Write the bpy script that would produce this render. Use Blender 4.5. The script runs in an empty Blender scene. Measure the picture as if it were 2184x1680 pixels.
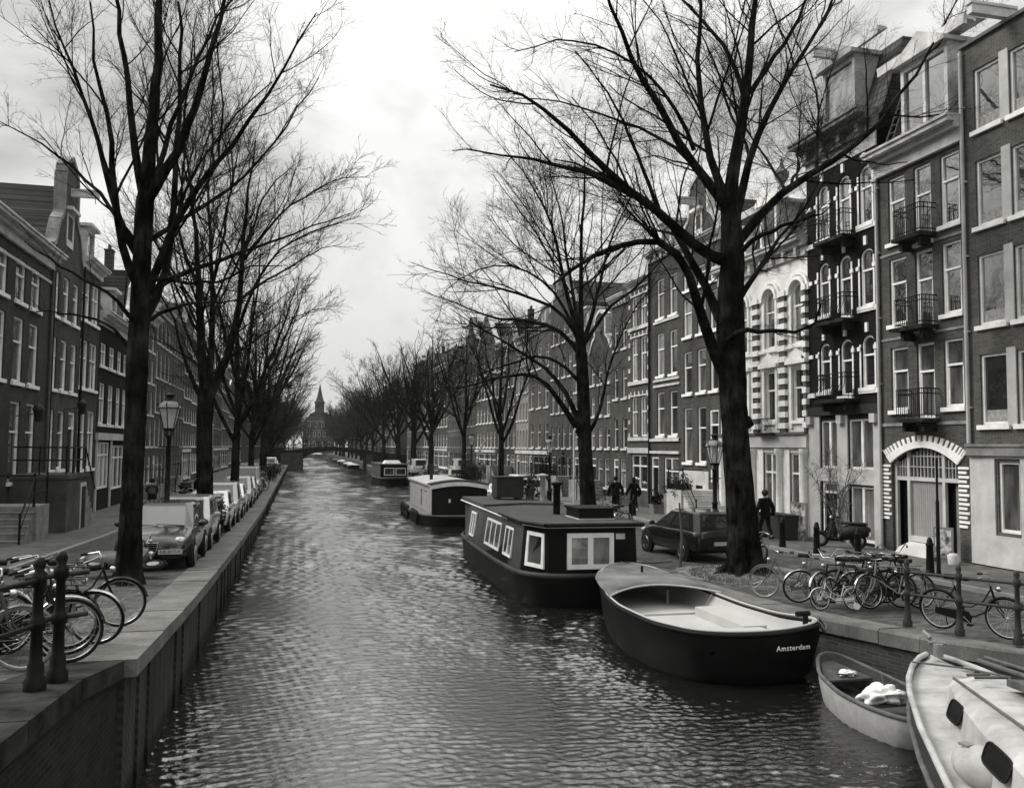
import bpy, bmesh, math, random
import numpy as np
from mathutils import Vector, Matrix
random.seed(7)
R_ = math.radians
SC = bpy.context.scene
COL = SC.collection
# ------------------------------------------------------------------ camera
CAMZ = 4.15
_y, _p, _r = R_(13.77), R_(3.53), R_(0.5)
fw = Vector((math.sin(_y)*math.cos(_p), math.cos(_y)*math.cos(_p), math.sin(_p)))
r0 = Vector((math.cos(_y), -math.sin(_y), 0)); u0 = r0.cross(fw)
rt = r0*math.cos(_r)+u0*math.sin(_r); up = u0*math.cos(_r)-r0*math.sin(_r)
cam = bpy.data.objects.new('camera', bpy.data.cameras.new('camera')); COL.objects.link(cam)
cam.matrix_world = Matrix(((rt.x, up.x, -fw.x, 0), (rt.y, up.y, -fw.y, 0), (rt.z, up.z, -fw.z, CAMZ), (0, 0, 0, 1)))
cam.data.sensor_width = 36; cam.data.lens = 1852/2184*36; cam.data.clip_end = 5000; cam.data.clip_start = 0.1
SC.camera = cam
# ------------------------------------------------------------------ world: overcast sky, brighter ahead
SUN_AZ, SUN_EL = R_(-58), R_(42)          # azimuth measured from +Y towards +X
W = bpy.data.worlds.new('World'); SC.world = W; W.use_nodes = True
nt = W.node_tree; nt.nodes.clear(); N = nt.nodes.new; LK = nt.links.new
sky = N('ShaderNodeTexSky'); sky.sky_type = 'NISHITA'; sky.sun_disc = False
sky.sun_elevation = SUN_EL; sky.sun_rotation = SUN_AZ; sky.dust_density = 3.0
bw = N('ShaderNodeRGBToBW'); LK(sky.outputs[0], bw.inputs[0])
tc = N('ShaderNodeTexCoord'); mp = N('ShaderNodeMapping'); mp.inputs['Scale'].default_value = (1, 1, 1.8)
LK(tc.outputs['Generated'], mp.inputs[0])
n1 = N('ShaderNodeTexNoise'); n1.inputs['Scale'].default_value = 2.3; n1.inputs['Detail'].default_value = 7; n1.inputs['Roughness'].default_value = .5
n1.inputs['Distortion'].default_value = .35
mp.inputs['Location'].default_value = (1.3, 0.35, 0.2)
LK(mp.outputs[0], n1.inputs[0])
cr = N('ShaderNodeValToRGB'); cr.color_ramp.elements[0].position = .4; cr.color_ramp.elements[0].color = (.30, .30, .29, 1)
cr.color_ramp.elements[1].position = .56; cr.color_ramp.elements[1].color = (.59, .59, .575, 1)
LK(n1.outputs[0], cr.inputs[0])
# fixed lighter patch of cloud ahead, not at the sun: dot with its own direction
sd = Vector((math.sin(SUN_AZ)*math.cos(SUN_EL), math.cos(SUN_AZ)*math.cos(SUN_EL), math.sin(SUN_EL)))
dt = N('ShaderNodeVectorMath'); dt.operation = 'DOT_PRODUCT'; LK(tc.outputs['Generated'], dt.inputs[0]); dt.inputs[1].default_value = (-.05, .8, .6)
gl = N('ShaderNodeMapRange'); gl.inputs[1].default_value = .1; gl.inputs[2].default_value = 1.0; gl.inputs[3].default_value = .8; gl.inputs[4].default_value = 1.05
LK(dt.outputs['Value'], gl.inputs[0])
m1 = N('ShaderNodeVectorMath'); m1.operation = 'SCALE'; LK(cr.outputs[0], m1.inputs[0]); LK(gl.outputs[0], m1.inputs['Scale'])
m2 = N('ShaderNodeMath'); m2.operation = 'MULTIPLY'; m2.inputs[1].default_value = .006; LK(bw.outputs[0], m2.inputs[0])
ad = N('ShaderNodeVectorMath'); ad.operation = 'ADD'; LK(m1.outputs[0], ad.inputs[0]); LK(m2.outputs[0], ad.inputs[1])
sx = N('ShaderNodeSeparateXYZ'); LK(tc.outputs['Generated'], sx.inputs[0])
ze = N('ShaderNodeMapRange'); ze.inputs[1].default_value = .34; ze.inputs[2].default_value = 1.0; ze.inputs[3].default_value = 1.0; ze.inputs[4].default_value = 3.5; LK(sx.outputs[2], ze.inputs[0])
zl0 = N('ShaderNodeMapRange'); zl0.interpolation_type = 'SMOOTHSTEP'; zl0.inputs[1].default_value = .0; zl0.inputs[2].default_value = .3; zl0.inputs[3].default_value = .72; zl0.inputs[4].default_value = 1.0; LK(sx.outputs[2], zl0.inputs[0])
zm = N('ShaderNodeMath'); zm.operation = 'MULTIPLY'; LK(ze.outputs[0], zm.inputs[0]); LK(zl0.outputs[0], zm.inputs[1]); ze = zm
m3 = N('ShaderNodeVectorMath'); m3.operation = 'SCALE'; LK(ad.outputs[0], m3.inputs[0]); LK(ze.outputs[0], m3.inputs['Scale']); ad = m3   # overcast sky: brightest overhead
bg = N('ShaderNodeBackground'); bg.inputs[1].default_value = 1.0; LK(ad.outputs[0], bg.inputs[0])
wo = N('ShaderNodeOutputWorld'); LK(bg.outputs[0], wo.inputs[0])
sl = bpy.data.lights.new('sun', 'SUN'); sl.energy = 2.4; sl.angle = R_(28); sl.color = (1, .98, .95)
so = bpy.data.objects.new('sun', sl); COL.objects.link(so)
so.rotation_euler = (-sd).to_track_quat('-Z', 'Y').to_euler()
vs = SC.view_settings; vs.view_transform = 'Standard'; vs.look = 'None'; vs.gamma = 1; vs.exposure = 0.62
# ------------------------------------------------------------------ materials (black and white film: every colour is a grey)
MATS = {}
def g3(v): return (v, v, v*.965, 1)
def newmat(name):
    m = bpy.data.materials.new(name); m.use_nodes = True
    t = m.node_tree; b = t.nodes['Principled BSDF']; MATS[name] = m; b.inputs['Specular IOR Level'].default_value = .14
    return m, t, b
def noise(t, vec, sc, det=4, rough=.55, stretch=None):
    if stretch:
        q = t.nodes.new('ShaderNodeMapping'); q.inputs['Scale'].default_value = stretch; t.links.new(vec, q.inputs[0]); vec = q.outputs[0]
    n = t.nodes.new('ShaderNodeTexNoise'); n.inputs['Scale'].default_value = sc; n.inputs['Detail'].default_value = det
    n.inputs['Roughness'].default_value = rough; t.links.new(vec, n.inputs[0]); return n.outputs[0]
def ramp(t, fac, stops):
    c = t.nodes.new('ShaderNodeValToRGB'); e = c.color_ramp.elements
    while len(e) < len(stops): e.new(.5)
    for k, (p, v) in enumerate(stops): e[k].position = p; e[k].color = g3(v)
    t.links.new(fac, c.inputs[0]); return c.outputs[0]
def bump(t, b, h, dist=.02, st=.5):
    n = t.nodes.new('ShaderNodeBump'); n.inputs['Distance'].default_value = dist; n.inputs['Strength'].default_value = st
    t.links.new(h, n.inputs['Height']); t.links.new(n.outputs[0], b.inputs['Normal'])
def mul(t, a, bb):
    m = t.nodes.new('ShaderNodeMix'); m.data_type = 'RGBA'; m.blend_type = 'MULTIPLY'; m.inputs[0].default_value = 1
    t.links.new(a, m.inputs[6]); t.links.new(bb, m.inputs[7]); return m.outputs[2]
def ocoord(t):
    return t.nodes.new('ShaderNodeTexCoord').outputs['Object']
def plain(name, v, rough=.6, metal=0., var=.25, sc=3., bmp=0., spec=.14, stretch=None):
    """a grey with soft wear in it"""
    if name in MATS: return MATS[name]
    m, t, b = newmat(name)
    o = ocoord(t)
    n = noise(t, o, sc, 6, .65, stretch)
    t.links.new(ramp(t, n, [(.3, v*(1-var)), (.7, v*(1+var*.6))]), b.inputs['Base Color'])
    b.inputs['Roughness'].default_value = rough; b.inputs['Metallic'].default_value = metal; b.inputs['Specular IOR Level'].default_value = spec
    if bmp: bump(t, b, noise(t, o, sc*8, 4), .01, bmp)
    return m
def brickmat(name, v, mortar=None, bw_=.22, bh=.065, var=.5, rough=.9):
    if name in MATS: return MATS[name]
    m, t, b = newmat(name)
    o = ocoord(t); s = t.nodes.new('ShaderNodeSeparateXYZ'); t.links.new(o, s.inputs[0])
    a = t.nodes.new('ShaderNodeMath'); t.links.new(s.outputs[0], a.inputs[0]); t.links.new(s.outputs[1], a.inputs[1])
    c = t.nodes.new('ShaderNodeCombineXYZ'); t.links.new(a.outputs[0], c.inputs[0]); t.links.new(s.outputs[2], c.inputs[1])
    k = t.nodes.new('ShaderNodeTexBrick'); t.links.new(c.outputs[0], k.inputs[0])
    mo = v*2.1 if mortar is None else mortar
    k.inputs['Color1'].default_value = g3(v*(1-var*.5)); k.inputs['Color2'].default_value = g3(v*(1+var*.5)); k.inputs['Mortar'].default_value = g3(mo)
    k.inputs['Scale'].default_value = 1; k.inputs['Brick Width'].default_value = bw_; k.inputs['Row Height'].default_value = bh; k.inputs['Mortar Size'].default_value = .008
    n = noise(t, o, .55, 8, .7); n2 = noise(t, o, 1.2, 5, .6, (1, 1, .15))
    col = mul(t, k.outputs[0], ramp(t, n, [(.3, .62), (.72, 1.25)])); col = mul(t, col, ramp(t, n2, [(.35, .78), (.6, 1.1)]))
    t.links.new(col, b.inputs['Base Color']); b.inputs['Roughness'].default_value = rough; b.inputs['Specular IOR Level'].default_value = .08
    bump(t, b, k.outputs['Fac'], -.008, .6)
    return m
def glassmat(name, v, refl, vr=.4):
    if name in MATS: return MATS[name]
    m, t, b = newmat(name); o = ocoord(t)
    n = noise(t, o, 1.1, 3, .5, (2.5, 1, .8))
    t.links.new(ramp(t, n, [(.35, v*(1-vr)), (.65, v*(1+vr))]), b.inputs['Base Color'])
    b.inputs['Roughness'].default_value = .5
    gsy = t.nodes.new('ShaderNodeBsdfGlossy'); gsy.inputs[0].default_value = g3(.9); gsy.inputs[1].default_value = .03
    n3 = noise(t, o, 1.7, 2, .5); bb = t.nodes.new('ShaderNodeBump'); bb.inputs['Distance'].default_value = .02; bb.inputs['Strength'].default_value = .25
    t.links.new(n3, bb.inputs['Height']); t.links.new(bb.outputs[0], gsy.inputs['Normal'])
    fr = t.nodes.new('ShaderNodeFresnel'); fr.inputs[0].default_value = 1.6
    mr = t.nodes.new('ShaderNodeMapRange'); mr.inputs[3].default_value = refl; mr.inputs[4].default_value = 1.0
    t.links.new(fr.outputs[0], mr.inputs[0])
    mx = t.nodes.new('ShaderNodeMixShader'); t.links.new(mr.outputs[0], mx.inputs[0]); t.links.new(b.outputs[0], mx.inputs[1]); t.links.new(gsy.outputs[0], mx.inputs[2])
    t.links.new(mx.outputs[0], t.nodes['Material Output'].inputs[0])
    return m
def clearglass(name='lamp_glass'):
    if name in MATS: return MATS[name]
    m, t, b = newmat(name); b.inputs['Base Color'].default_value = g3(.75); b.inputs['Alpha'].default_value = .35; b.inputs['Roughness'].default_value = .15
    return m
white = plain('white_paint', .78, .5, var=.22, sc=2.5)
white2 = plain('weathered_white_paint', .52, .6, var=.4, sc=1.6)
cream = plain('pale_plaster', .46, .8, var=.28, sc=1.2)
grey = plain('grey_plaster', .2, .85, var=.35, sc=1.0)
stone = plain('grey_stone', .22, .85, var=.45, sc=2.2, bmp=.3)
dstone = plain('dark_stone', .03, .95, var=.8, sc=2.5, bmp=1., spec=.05)
iron = plain('black_iron', .007, .5, var=.3, sc=9)
irong = plain('worn_grey_iron', .035, .5, var=.5, sc=9, bmp=.2)
chrome = plain('chrome', .38, .3, 1., var=.3)
rubber = plain('rubber', .009, .8)
rubberg = plain('pale_rubber', .16, .8)
leather = plain('saddle_leather', .014, .5)
blackp = plain('black_paint', .006, .35, var=.3)
darkwood = plain('dark_wood', .012, .6, var=.5, sc=4, stretch=(1, 1, 6))
greywood = plain('grey_wood', .1, .7, var=.4, sc=4)
def barkmat():
    m, t, b = newmat('bark'); o = ocoord(t); n = noise(t, o, 9, 6, .7, (1, 1, .22)); n2 = noise(t, o, 1.7, 4, .6)
    t.links.new(mul(t, ramp(t, n, [(.35, .25), (.65, 1.6)]), ramp(t, n2, [(.4, .006), (.66, .026)])), b.inputs['Base Color'])
    b.inputs['Roughness'].default_value = .95; b.inputs['Specular IOR Level'].default_value = .0; bump(t, b, n, .05, 1.); return m
bark = barkmat()
twig = plain('twig', .009, .95, var=.3, spec=.05)
felt = plain('roofing_felt', .075, .95, var=.25, sc=3, bmp=.3, spec=.05)
lead = plain('lead_flashing', .11, .6, var=.3)
gl_dark = glassmat('window_glass', .012, .06)
gl_mid = glassmat('window_glass_with_net_curtain', .07, .06, .6)
gl_pale = glassmat('window_glass_with_pale_curtain', .17, .05, .45)
gl_sky = glassmat('upper_window_glass', .03, .34, .5)
gl_car = glassmat('car_window_glass', .008, .02)
leafd = plain('dark_evergreen_leaf', .018, .7, var=.6, sc=20)
leafm = plain('shrub_leaf', .04, .7, var=.6, sc=20)
terracotta = plain('terracotta', .12, .8)
def tilemat(name, v):
    if name in MATS: return MATS[name]
    m, t, b = newmat(name); o = ocoord(t)
    k = t.nodes.new('ShaderNodeTexBrick'); s = t.nodes.new('ShaderNodeSeparateXYZ'); t.links.new(o, s.inputs[0])
    c = t.nodes.new('ShaderNodeCombineXYZ'); t.links.new(s.outputs[0], c.inputs[0]); t.links.new(s.outputs[2], c.inputs[1]); t.links.new(c.outputs[0], k.inputs[0])
    k.inputs['Color1'].default_value = g3(v*.6); k.inputs['Color2'].default_value = g3(v*1.3); k.inputs['Mortar'].default_value = g3(v*.2)
    k.inputs['Scale'].default_value = 1; k.inputs['Brick Width'].default_value = .24; k.inputs['Row Height'].default_value = .26; k.inputs['Mortar Size'].default_value = .018
    k.offset = .0
    n = noise(t, o, .8, 6, .7)
    t.links.new(mul(t, k.outputs[0], ramp(t, n, [(.3, .6), (.7, 1.2)])), b.inputs['Base Color']); b.inputs['Roughness'].default_value = .85
    bump(t, b, k.outputs['Fac'], -.04, .8); return m
tile = tilemat('roof_tile', .045)
slate = tilemat('roof_slate', .07)
# ------------------------------------------------------------------ mesh helpers
def obj(name, me, m=None, parent=None, loc=None):
    o = bpy.data.objects.new(name, me); COL.objects.link(o)
    if m is not None and not me.materials:
        for q in (m if isinstance(m, (list, tuple)) else [m]): me.materials.append(q)
    if parent is not None: o.parent = parent
    if loc is not None: o.location = loc
    return o
def tag(o, label=None, cat=None, group=None, kind=None):
    if label: o['label'] = label
    if cat: o['category'] = cat
    if group: o['group'] = group
    if kind: o['kind'] = kind
    return o
def empty(name, label, cat, loc=(0, 0, 0), rz=0., group=None):
    o = bpy.data.objects.new(name, None); COL.objects.link(o); o.location = loc; o.rotation_euler = (0, 0, rz)
    o.empty_display_size = .2
    return tag(o, label, cat, group)
def copy_tree(o, parent=None):
    c = o.copy(); COL.objects.link(c)
    if parent is not None: c.parent = parent
    for ch in list(o.children): copy_tree(ch, c)
    return c
class MB:
    """collects faces; build() links them as one mesh object"""
    def __init__(s): s.v = []; s.f = []; s.mi = []; s.sm = []
    def add(s, vs, fs, mi=0, sm=False):
        b = len(s.v); s.v += [tuple(p) for p in vs]
        for f in fs: s.f.append([b+i for i in f]); s.mi.append(mi); s.sm.append(sm)
        return s
    def box(s, x0, x1, y0, y1, z0, z1, mi=0):
        return s.add([(x0, y0, z0), (x1, y0, z0), (x1, y1, z0), (x0, y1, z0), (x0, y0, z1), (x1, y0, z1), (x1, y1, z1), (x0, y1, z1)],
                     [(0, 3, 2, 1), (4, 5, 6, 7), (0, 1, 5, 4), (1, 2, 6, 5), (2, 3, 7, 6), (3, 0, 4, 7)], mi)
    def hexa(s, b, t, mi=0):
        """b, t: four corners each (any quad prism)"""
        return s.add(list(b)+list(t), [(0, 3, 2, 1), (4, 5, 6, 7), (0, 1, 5, 4), (1, 2, 6, 5), (2, 3, 7, 6), (3, 0, 4, 7)], mi)
    def tube(s, pts, r, n=8, mi=0, cap=True, closed=False, sm=True):
        pts = [Vector(p) for p in pts]; k = len(pts)
        rs = r if isinstance(r, (list, tuple)) else [r]*k
        vs = []; fs = []; a = None
        for i in range(k):
            if closed: d = pts[(i+1) % k]-pts[i-1]
            else: d = pts[min(i+1, k-1)]-pts[max(i-1, 0)]
            if d.length < 1e-9: d = Vector((0, 0, 1))
            d.normalize()
            if a is None: a = d.orthogonal().normalized()
            else:
                a = a-d*a.dot(d); a = a.normalized() if a.length > 1e-6 else d.orthogonal().normalized()
            b = d.cross(a)
            for j in range(n):
                t = 2*math.pi*j/n; vs.append(pts[i]+(a*math.cos(t)+b*math.sin(t))*rs[i])
        m = k if closed else k-1
        for i in range(m):
            i2 = (i+1) % k
            for j in range(n):
                j2 = (j+1) % n; fs.append((i*n+j, i*n+j2, i2*n+j2, i2*n+j))
        s.add(vs, fs, mi, sm)
        if cap and not closed: s.add(vs[:n], [tuple(range(n))[::-1]], mi); s.add(vs[-n:], [tuple(range(n))], mi)
        return s
    def lathe(s, prof, n=12, c=(0, 0), mi=0, sm=True):
        """prof: (r, z) pairs"""
        vs = []; fs = []
        for r, z in prof:
            for j in range(n):
                t = 2*math.pi*j/n; vs.append((c[0]+r*math.cos(t), c[1]+r*math.sin(t), z))
        for i in range(len(prof)-1):
            for j in range(n):
                j2 = (j+1) % n; fs.append((i*n+j, i*n+j2, (i+1)*n+j2, (i+1)*n+j))
        s.add(vs, fs, mi, sm)
        s.add(vs[:n], [tuple(range(n))[::-1]], mi); s.add(vs[-n:], [tuple(range(n))], mi)
        return s
    def prism(s, poly, y0, y1, mi=0):
        """poly: (x, z) outline counter-clockwise seen from -y, extruded y0..y1"""
        k = len(poly); vs = [(x, y0, z) for x, z in poly]+[(x, y1, z) for x, z in poly]
        fs = [tuple(range(k)), tuple(range(2*k-1, k-1, -1))]+[(i, i+k, (i+1) % k+k, (i+1) % k) for i in range(k)]
        return s.add(vs, fs, mi)
    def zprism(s, poly, z0, z1, mi=0):
        k = len(poly); vs = [(x, y, z0) for x, y in poly]+[(x, y, z1) for x, y in poly]
        fs = [tuple(range(k))[::-1], tuple(range(k, 2*k))]+[(i, (i+1) % k, (i+1) % k+k, i+k) for i in range(k)]
        return s.add(vs, fs, mi)
    def loft(s, secs, mi=0, sm=False, cap=True, closed=True):
        n = len(secs[0]); vs = [p for q in secs for p in q]; fs = []
        for i in range(len(secs)-1):
            for j in range(n if closed else n-1):
                j2 = (j+1) % n; fs.append((i*n+j, i*n+j2, (i+1)*n+j2, (i+1)*n+j))
        s.add(vs, fs, mi, sm)
        if cap: s.add(secs[0], [tuple(range(n))[::-1]], mi); s.add(secs[-1], [tuple(range(n))], mi)
        return s
    def mesh(s, name):
        me = bpy.data.meshes.new(name); me.from_pydata(s.v, [], s.f)
        me.polygons.foreach_set('material_index', s.mi); me.polygons.foreach_set('use_smooth', s.sm); me.update()
        return me
    def build(s, name, m, parent=None, loc=None): return obj(name, s.mesh(name), m, parent, loc)
def sphere_pts(c, r, nu=10, nv=7, sq=(1, 1, 1)):
    vs = []; fs = []
    for i in range(nv+1):
        ph = math.pi*i/nv
        for j in range(nu):
            t = 2*math.pi*j/nu; vs.append((c[0]+r*sq[0]*math.sin(ph)*math.cos(t), c[1]+r*sq[1]*math.sin(ph)*math.sin(t), c[2]+r*sq[2]*math.cos(ph)))
    for i in range(nv):
        for j in range(nu):
            j2 = (j+1) % nu; fs.append((i*nu+j, (i+1)*nu+j, (i+1)*nu+j2, i*nu+j2))
    return vs, fs
def foliage(name, m, parent, c, rad, n, leaf=.05, seed=0, sq=(1, 1, 1)):
    """many small leaf faces spread through an uneven volume"""
    rg = np.random.default_rng(seed); d = rg.normal(size=(n, 3)); d /= np.linalg.norm(d, axis=1)[:, None]
    rr = rad*rg.random(n)**.45*(1+.25*np.sin(d[:, 0]*5+seed)+.2*np.sin(d[:, 2]*7+d[:, 1]*4))
    p = d*rr[:, None]*np.array(sq)+np.array(c)
    a = rg.normal(size=(n, 3)); a /= np.linalg.norm(a, axis=1)[:, None]; b = np.cross(a, rg.normal(size=(n, 3))); b /= np.linalg.norm(b, axis=1)[:, None]
    s = leaf*(.6+.8*rg.random(n))[:, None]
    v = np.stack([p-a*s, p+b*s*.5, p+a*s, p-b*s*.5], 1).reshape(-1, 3)
    me = bpy.data.meshes.new(name); me.from_pydata(v.tolist(), [], np.arange(4*n).reshape(n, 4).tolist()); me.update()
    return obj(name, me, m, parent)
# ------------------------------------------------------------------ ground, water, quays
def zleft(y): return float(np.interp(y, [6, 9, 10.8, 15, 19, 24, 32, 40, 48, 400], [2.1, 1.95, 1.7, 1.5, 1.34, 1.2, 1.0, .88, .78, .75]))
def zright(y): return float(np.interp(y, [5, 12, 15, 20, 30, 400], [1.25, 1.07, .99, .95, .92, .88]))
QL = -1.8
QR = [(14.5, 5.0), (11.9, 10.2), (10.94, 11.33), (10.2, 12.8), (9.75, 14.6), (9.35, 16.5), (9.15, 18.5), (9.15, 24), (9.7, 36), (10.3, 50), (11.3, 80), (12.0, 160), (12.0, 620)]
def xq(y): return float(np.interp(y, [p[1] for p in QR], [p[0] for p in QR]))
def paving(name, v, bwd, bht, var=.35):
    m, t, b = newmat(name); o = ocoord(t)
    k = t.nodes.new('ShaderNodeTexBrick'); t.links.new(o, k.inputs[0])
    k.inputs['Color1'].default_value = g3(v*(1-var)); k.inputs['Color2'].default_value = g3(v*(1+var)); k.inputs['Mortar'].default_value = g3(v*.45)
    k.inputs['Scale'].default_value = 1; k.inputs['Brick Width'].default_value = bwd; k.inputs['Row Height'].default_value = bht; k.inputs['Mortar Size'].default_value = .006
    n = noise(t, o, .5, 8, .7)
    t.links.new(mul(t, k.outputs[0], ramp(t, n, [(.3, .65), (.7, 1.25)])), b.inputs['Base Color']); b.inputs['Roughness'].default_value = .8
    bump(t, b, k.outputs['Fac'], -.006, .5); return m
brickroad = paving('brick_road', .07, .2, .1, .5)
slabs = paving('pavement_slabs', .11, .3, .3, .2)
edging = paving('quay_edge_paving', .07, .25, .12, .45)
asph = plain('dark_strip', .05, .9, var=.3, sc=4, bmp=.3)
kerbm = plain('kerb_stone', .22, .8, var=.25, sc=3)
copem = None
def copemat():
    m, t, b = newmat('coping_stone'); o = ocoord(t)
    n = noise(t, o, 1.3, 8, .7); n2 = noise(t, o, 60, 2, .5)
    c = mul(t, ramp(t, n, [(.3, .07), (.7, .18)]), ramp(t, n2, [(.3, .7), (.7, 1.2)]))
    t.links.new(c, b.inputs['Base Color']); b.inputs['Roughness'].default_value = .85; bump(t, b, n2, .006, .5)
    return m
copem = copemat()
def strip(name, m, f0, f1, ys, zf, dz, struct=True, thick=None):
    """sheet between x=f0(y) and x=f1(y), height zf(y)+dz"""
    b = MB(); vs = []; fs = []
    for y in ys: vs += [(f0(y), y, zf(y)+dz), (f1(y), y, zf(y)+dz)]
    for i in range(len(ys)-1): fs.append((2*i, 2*i+1, 2*i+3, 2*i+2))
    b.add(vs, fs)
    if thick:
        vs2 = [(x, y, z-thick) for x, y, z in vs]; n = len(ys); av = vs+vs2; o = 2*n
        g = []
        for i in range(n-1): g += [(2*i, 2*i+2, o+2*i+2, o+2*i), (2*i+1, o+2*i+1, o+2*i+3, 2*i+3)]
        g += [(0, o, o+1, 1), (2*n-2, 2*n-1, o+2*n-1, o+2*n-2)]
        b.add(av, g)
    o = b.build(name, m)
    if struct: tag(o, kind='structure')
    return o
C_ = lambda v: (lambda y: v)
YL = [-4, 3, 6, 9, 10.8, 13, 15, 17, 19, 21.5, 24, 28, 32, 36, 40, 44, 48, 60, 80, 110, 160, 220, 300, 620]
YR = [-4, 5, 8, 10.2, 11.33, 12.8, 14.6, 16.5, 18.5, 20, 24, 30, 36, 43, 50, 65, 80, 120, 160, 220, 300, 620]
# canal bed / ground sheet reaching the horizon
gb = MB(); gb.add([(-1500, -200, -1.2), (1500, -200, -1.2), (1500, 3000, -1.2), (-1500, 3000, -1.2)], [(0, 1, 2, 3)])
tag(gb.build('ground', dstone), kind='structure')
def watermat():
    m, t, b = newmat('canal_water')
    b.inputs['Base Color'].default_value = g3(.008); b.inputs['Roughness'].default_value = .05; b.inputs['IOR'].default_value = 1.75
    b.inputs['Specular IOR Level'].default_value = 1.0
    o = ocoord(t); n = noise(t, o, 26, 2, .5, (1, 1.5, 1)); n2 = noise(t, o, 3.2, 4, .6, (1, 2.2, 1))
    a = t.nodes.new('ShaderNodeMath'); a.operation = 'MULTIPLY_ADD'; t.links.new(n, a.inputs[0]); a.inputs[1].default_value = .22; t.links.new(n2, a.inputs[2]); bump(t, b, a.outputs[0], .02, .8)
    return m
def water_sheet():
    """rippled water surface: real small waves whose length grows with the grid spacing, so their steepness stays the same"""
    rg = np.random.default_rng(12); ys = [3.0]
    while ys[-1] < 640: ys.append(ys[-1]+.022*max(1, ys[-1]/12)**1.5)
    ys = np.array(ys); dy = np.r_[np.diff(ys), ys[-1]-ys[-2]]; xs = np.linspace(-2.6, 15.0, 560)
    X, Y = np.meshgrid(xs, ys); Z = np.zeros_like(X); D = np.maximum(dy, .032)[:, None]
    gust = 1+.3*np.sin(Y*.13+X*.5+1+1.5*np.sin(Y*.05))+.3*np.sin(Y*.37-X*.9+2+1.2*np.sin(X*.7))+.28*np.sin(Y*.83+X*1.1+2*np.sin(Y*.21-X*.4))
    lam = .085
    while lam < 40:
        w = np.clip((lam/D-2.6)/1.5, 0, 1)*np.clip((11-lam/D)/6, 0, 1); rows_ = np.where(w[:, 0] > 0)[0]
        if len(rows_):
            i0, i1 = rows_[0], rows_[-1]+1; Q = np.zeros_like(X[i0:i1])
            for k in range(9):
                a = np.radians(rg.normal(72, 34)); l = lam*rg.uniform(.8, 1.25); kk = 2*np.pi/l
                Q += np.sin(kk*(X[i0:i1]*np.cos(a)+Y[i0:i1]*np.sin(a))+rg.uniform(0, 6.28))/kk
            Z[i0:i1] += w[i0:i1]*Q*.058*np.clip(1.15-Y[i0:i1]/120, .42, 1)
        lam *= 1.42
    Z *= np.clip(gust, .3, 1.75)
    n, m = X.shape; V = np.stack([X, Y, Z], -1).reshape(-1, 3); i = np.arange(n-1)[:, None]*m; j = np.arange(m-1)[None]
    F = np.stack([i+j, i+j+1, i+m+j+1, i+m+j], -1).reshape(-1, 4)
    me = bpy.data.meshes.new('water'); me.vertices.add(len(V)); me.vertices.foreach_set('co', V.astype(np.float32).ravel()); me.loops.add(F.size); me.loops.foreach_set('vertex_index', F.astype(np.int32).ravel())
    me.polygons.add(len(F)); me.polygons.foreach_set('loop_start', np.arange(0, F.size, 4, dtype=np.int32)); me.polygons.foreach_set('use_smooth', np.ones(len(F), bool)); me.update(calc_edges=True)
    return tag(obj('water', me, watermat()), kind='structure')
water_sheet()
# streets
strip('left_road', brickroad, C_(-13), C_(QL-.45), YL, zleft, -.03)
strip('left_pavement', slabs, C_(-12.5), C_(-6.35), YL, zleft, .08, thick=.2)
strip('left_kerb', kerbm, C_(-6.35), C_(-6.2), YL, zleft, .084, thick=.2)
strip('parking_strip', edging, C_(-4.6), C_(QL-.5), YL, zleft, -.022)
strip('right_road', brickroad, lambda y: xq(y)+.4, C_(23), YR, zright, -.1)
strip('right_pavement', slabs, C_(15.6), C_(22.5), YR, zright, .0, thick=.2)
strip('right_kerb', kerbm, C_(15.46), C_(15.6), YR, zright, .004, thick=.2)
strip('quay_edge_strip', edging, lambda y: xq(y)+.4, lambda y: xq(y)+2.7, YR, zright, -.094)
# earth patch with dry grass round the big tree
def earthmat():
    m, t, b = newmat('bare_earth'); o = ocoord(t); n = noise(t, o, 5, 9, .75)
    t.links.new(ramp(t, n, [(.35, .04), (.62, .3)]), b.inputs['Base Color']); b.inputs['Roughness'].default_value = .95; bump(t, b, n, .08, .8); return m
earth = earthmat()
e = MB(); ring = [(11.6+1.75*math.cos(a)*(1+.1*math.sin(3*a)), 20.9+2.3*math.sin(a)*(1+.12*math.cos(2*a)), zright(20)-.088) for a in [i*math.pi/12 for i in range(24)]]
e.add(ring+[(11.6, 20.9, zright(20)+.05)], [(i, (i+1) % 24, 24) for i in range(24)], 0, True)
tag(e.build('earth_patch', earth), kind='structure')
def grass(name, label, cx, cy, rx, ry, n, z, h=.1, seed=1):
    rg = np.random.default_rng(seed); a = rg.random(n)*6.283; q = rg.random(n)**.6
    x = cx+rx*q*np.cos(a); y = cy+ry*q*np.sin(a); zz = np.full(n, z)
    d = rg.normal(size=(n, 2))*h*.5; hh = h*(.4+rg.random(n))
    v = np.stack([np.stack([x, y, zz], 1), np.stack([x+.012, y+.006, zz], 1), np.stack([x+d[:, 0], y+d[:, 1], zz+hh], 1)], 1).reshape(-1, 3)
    me = bpy.data.meshes.new(name); me.from_pydata(v.tolist(), [], np.arange(3*n).reshape(n, 3).tolist())
    return tag(obj(name, me, plain('dry_grass', .14, .9)), label, 'grass', kind='stuff')
grass('grass', 'dry grass tufts around the foot of the big tree', 11.3, 20.6, 1.35, 1.8, 4200, zright(20)-.07, .13)
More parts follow.
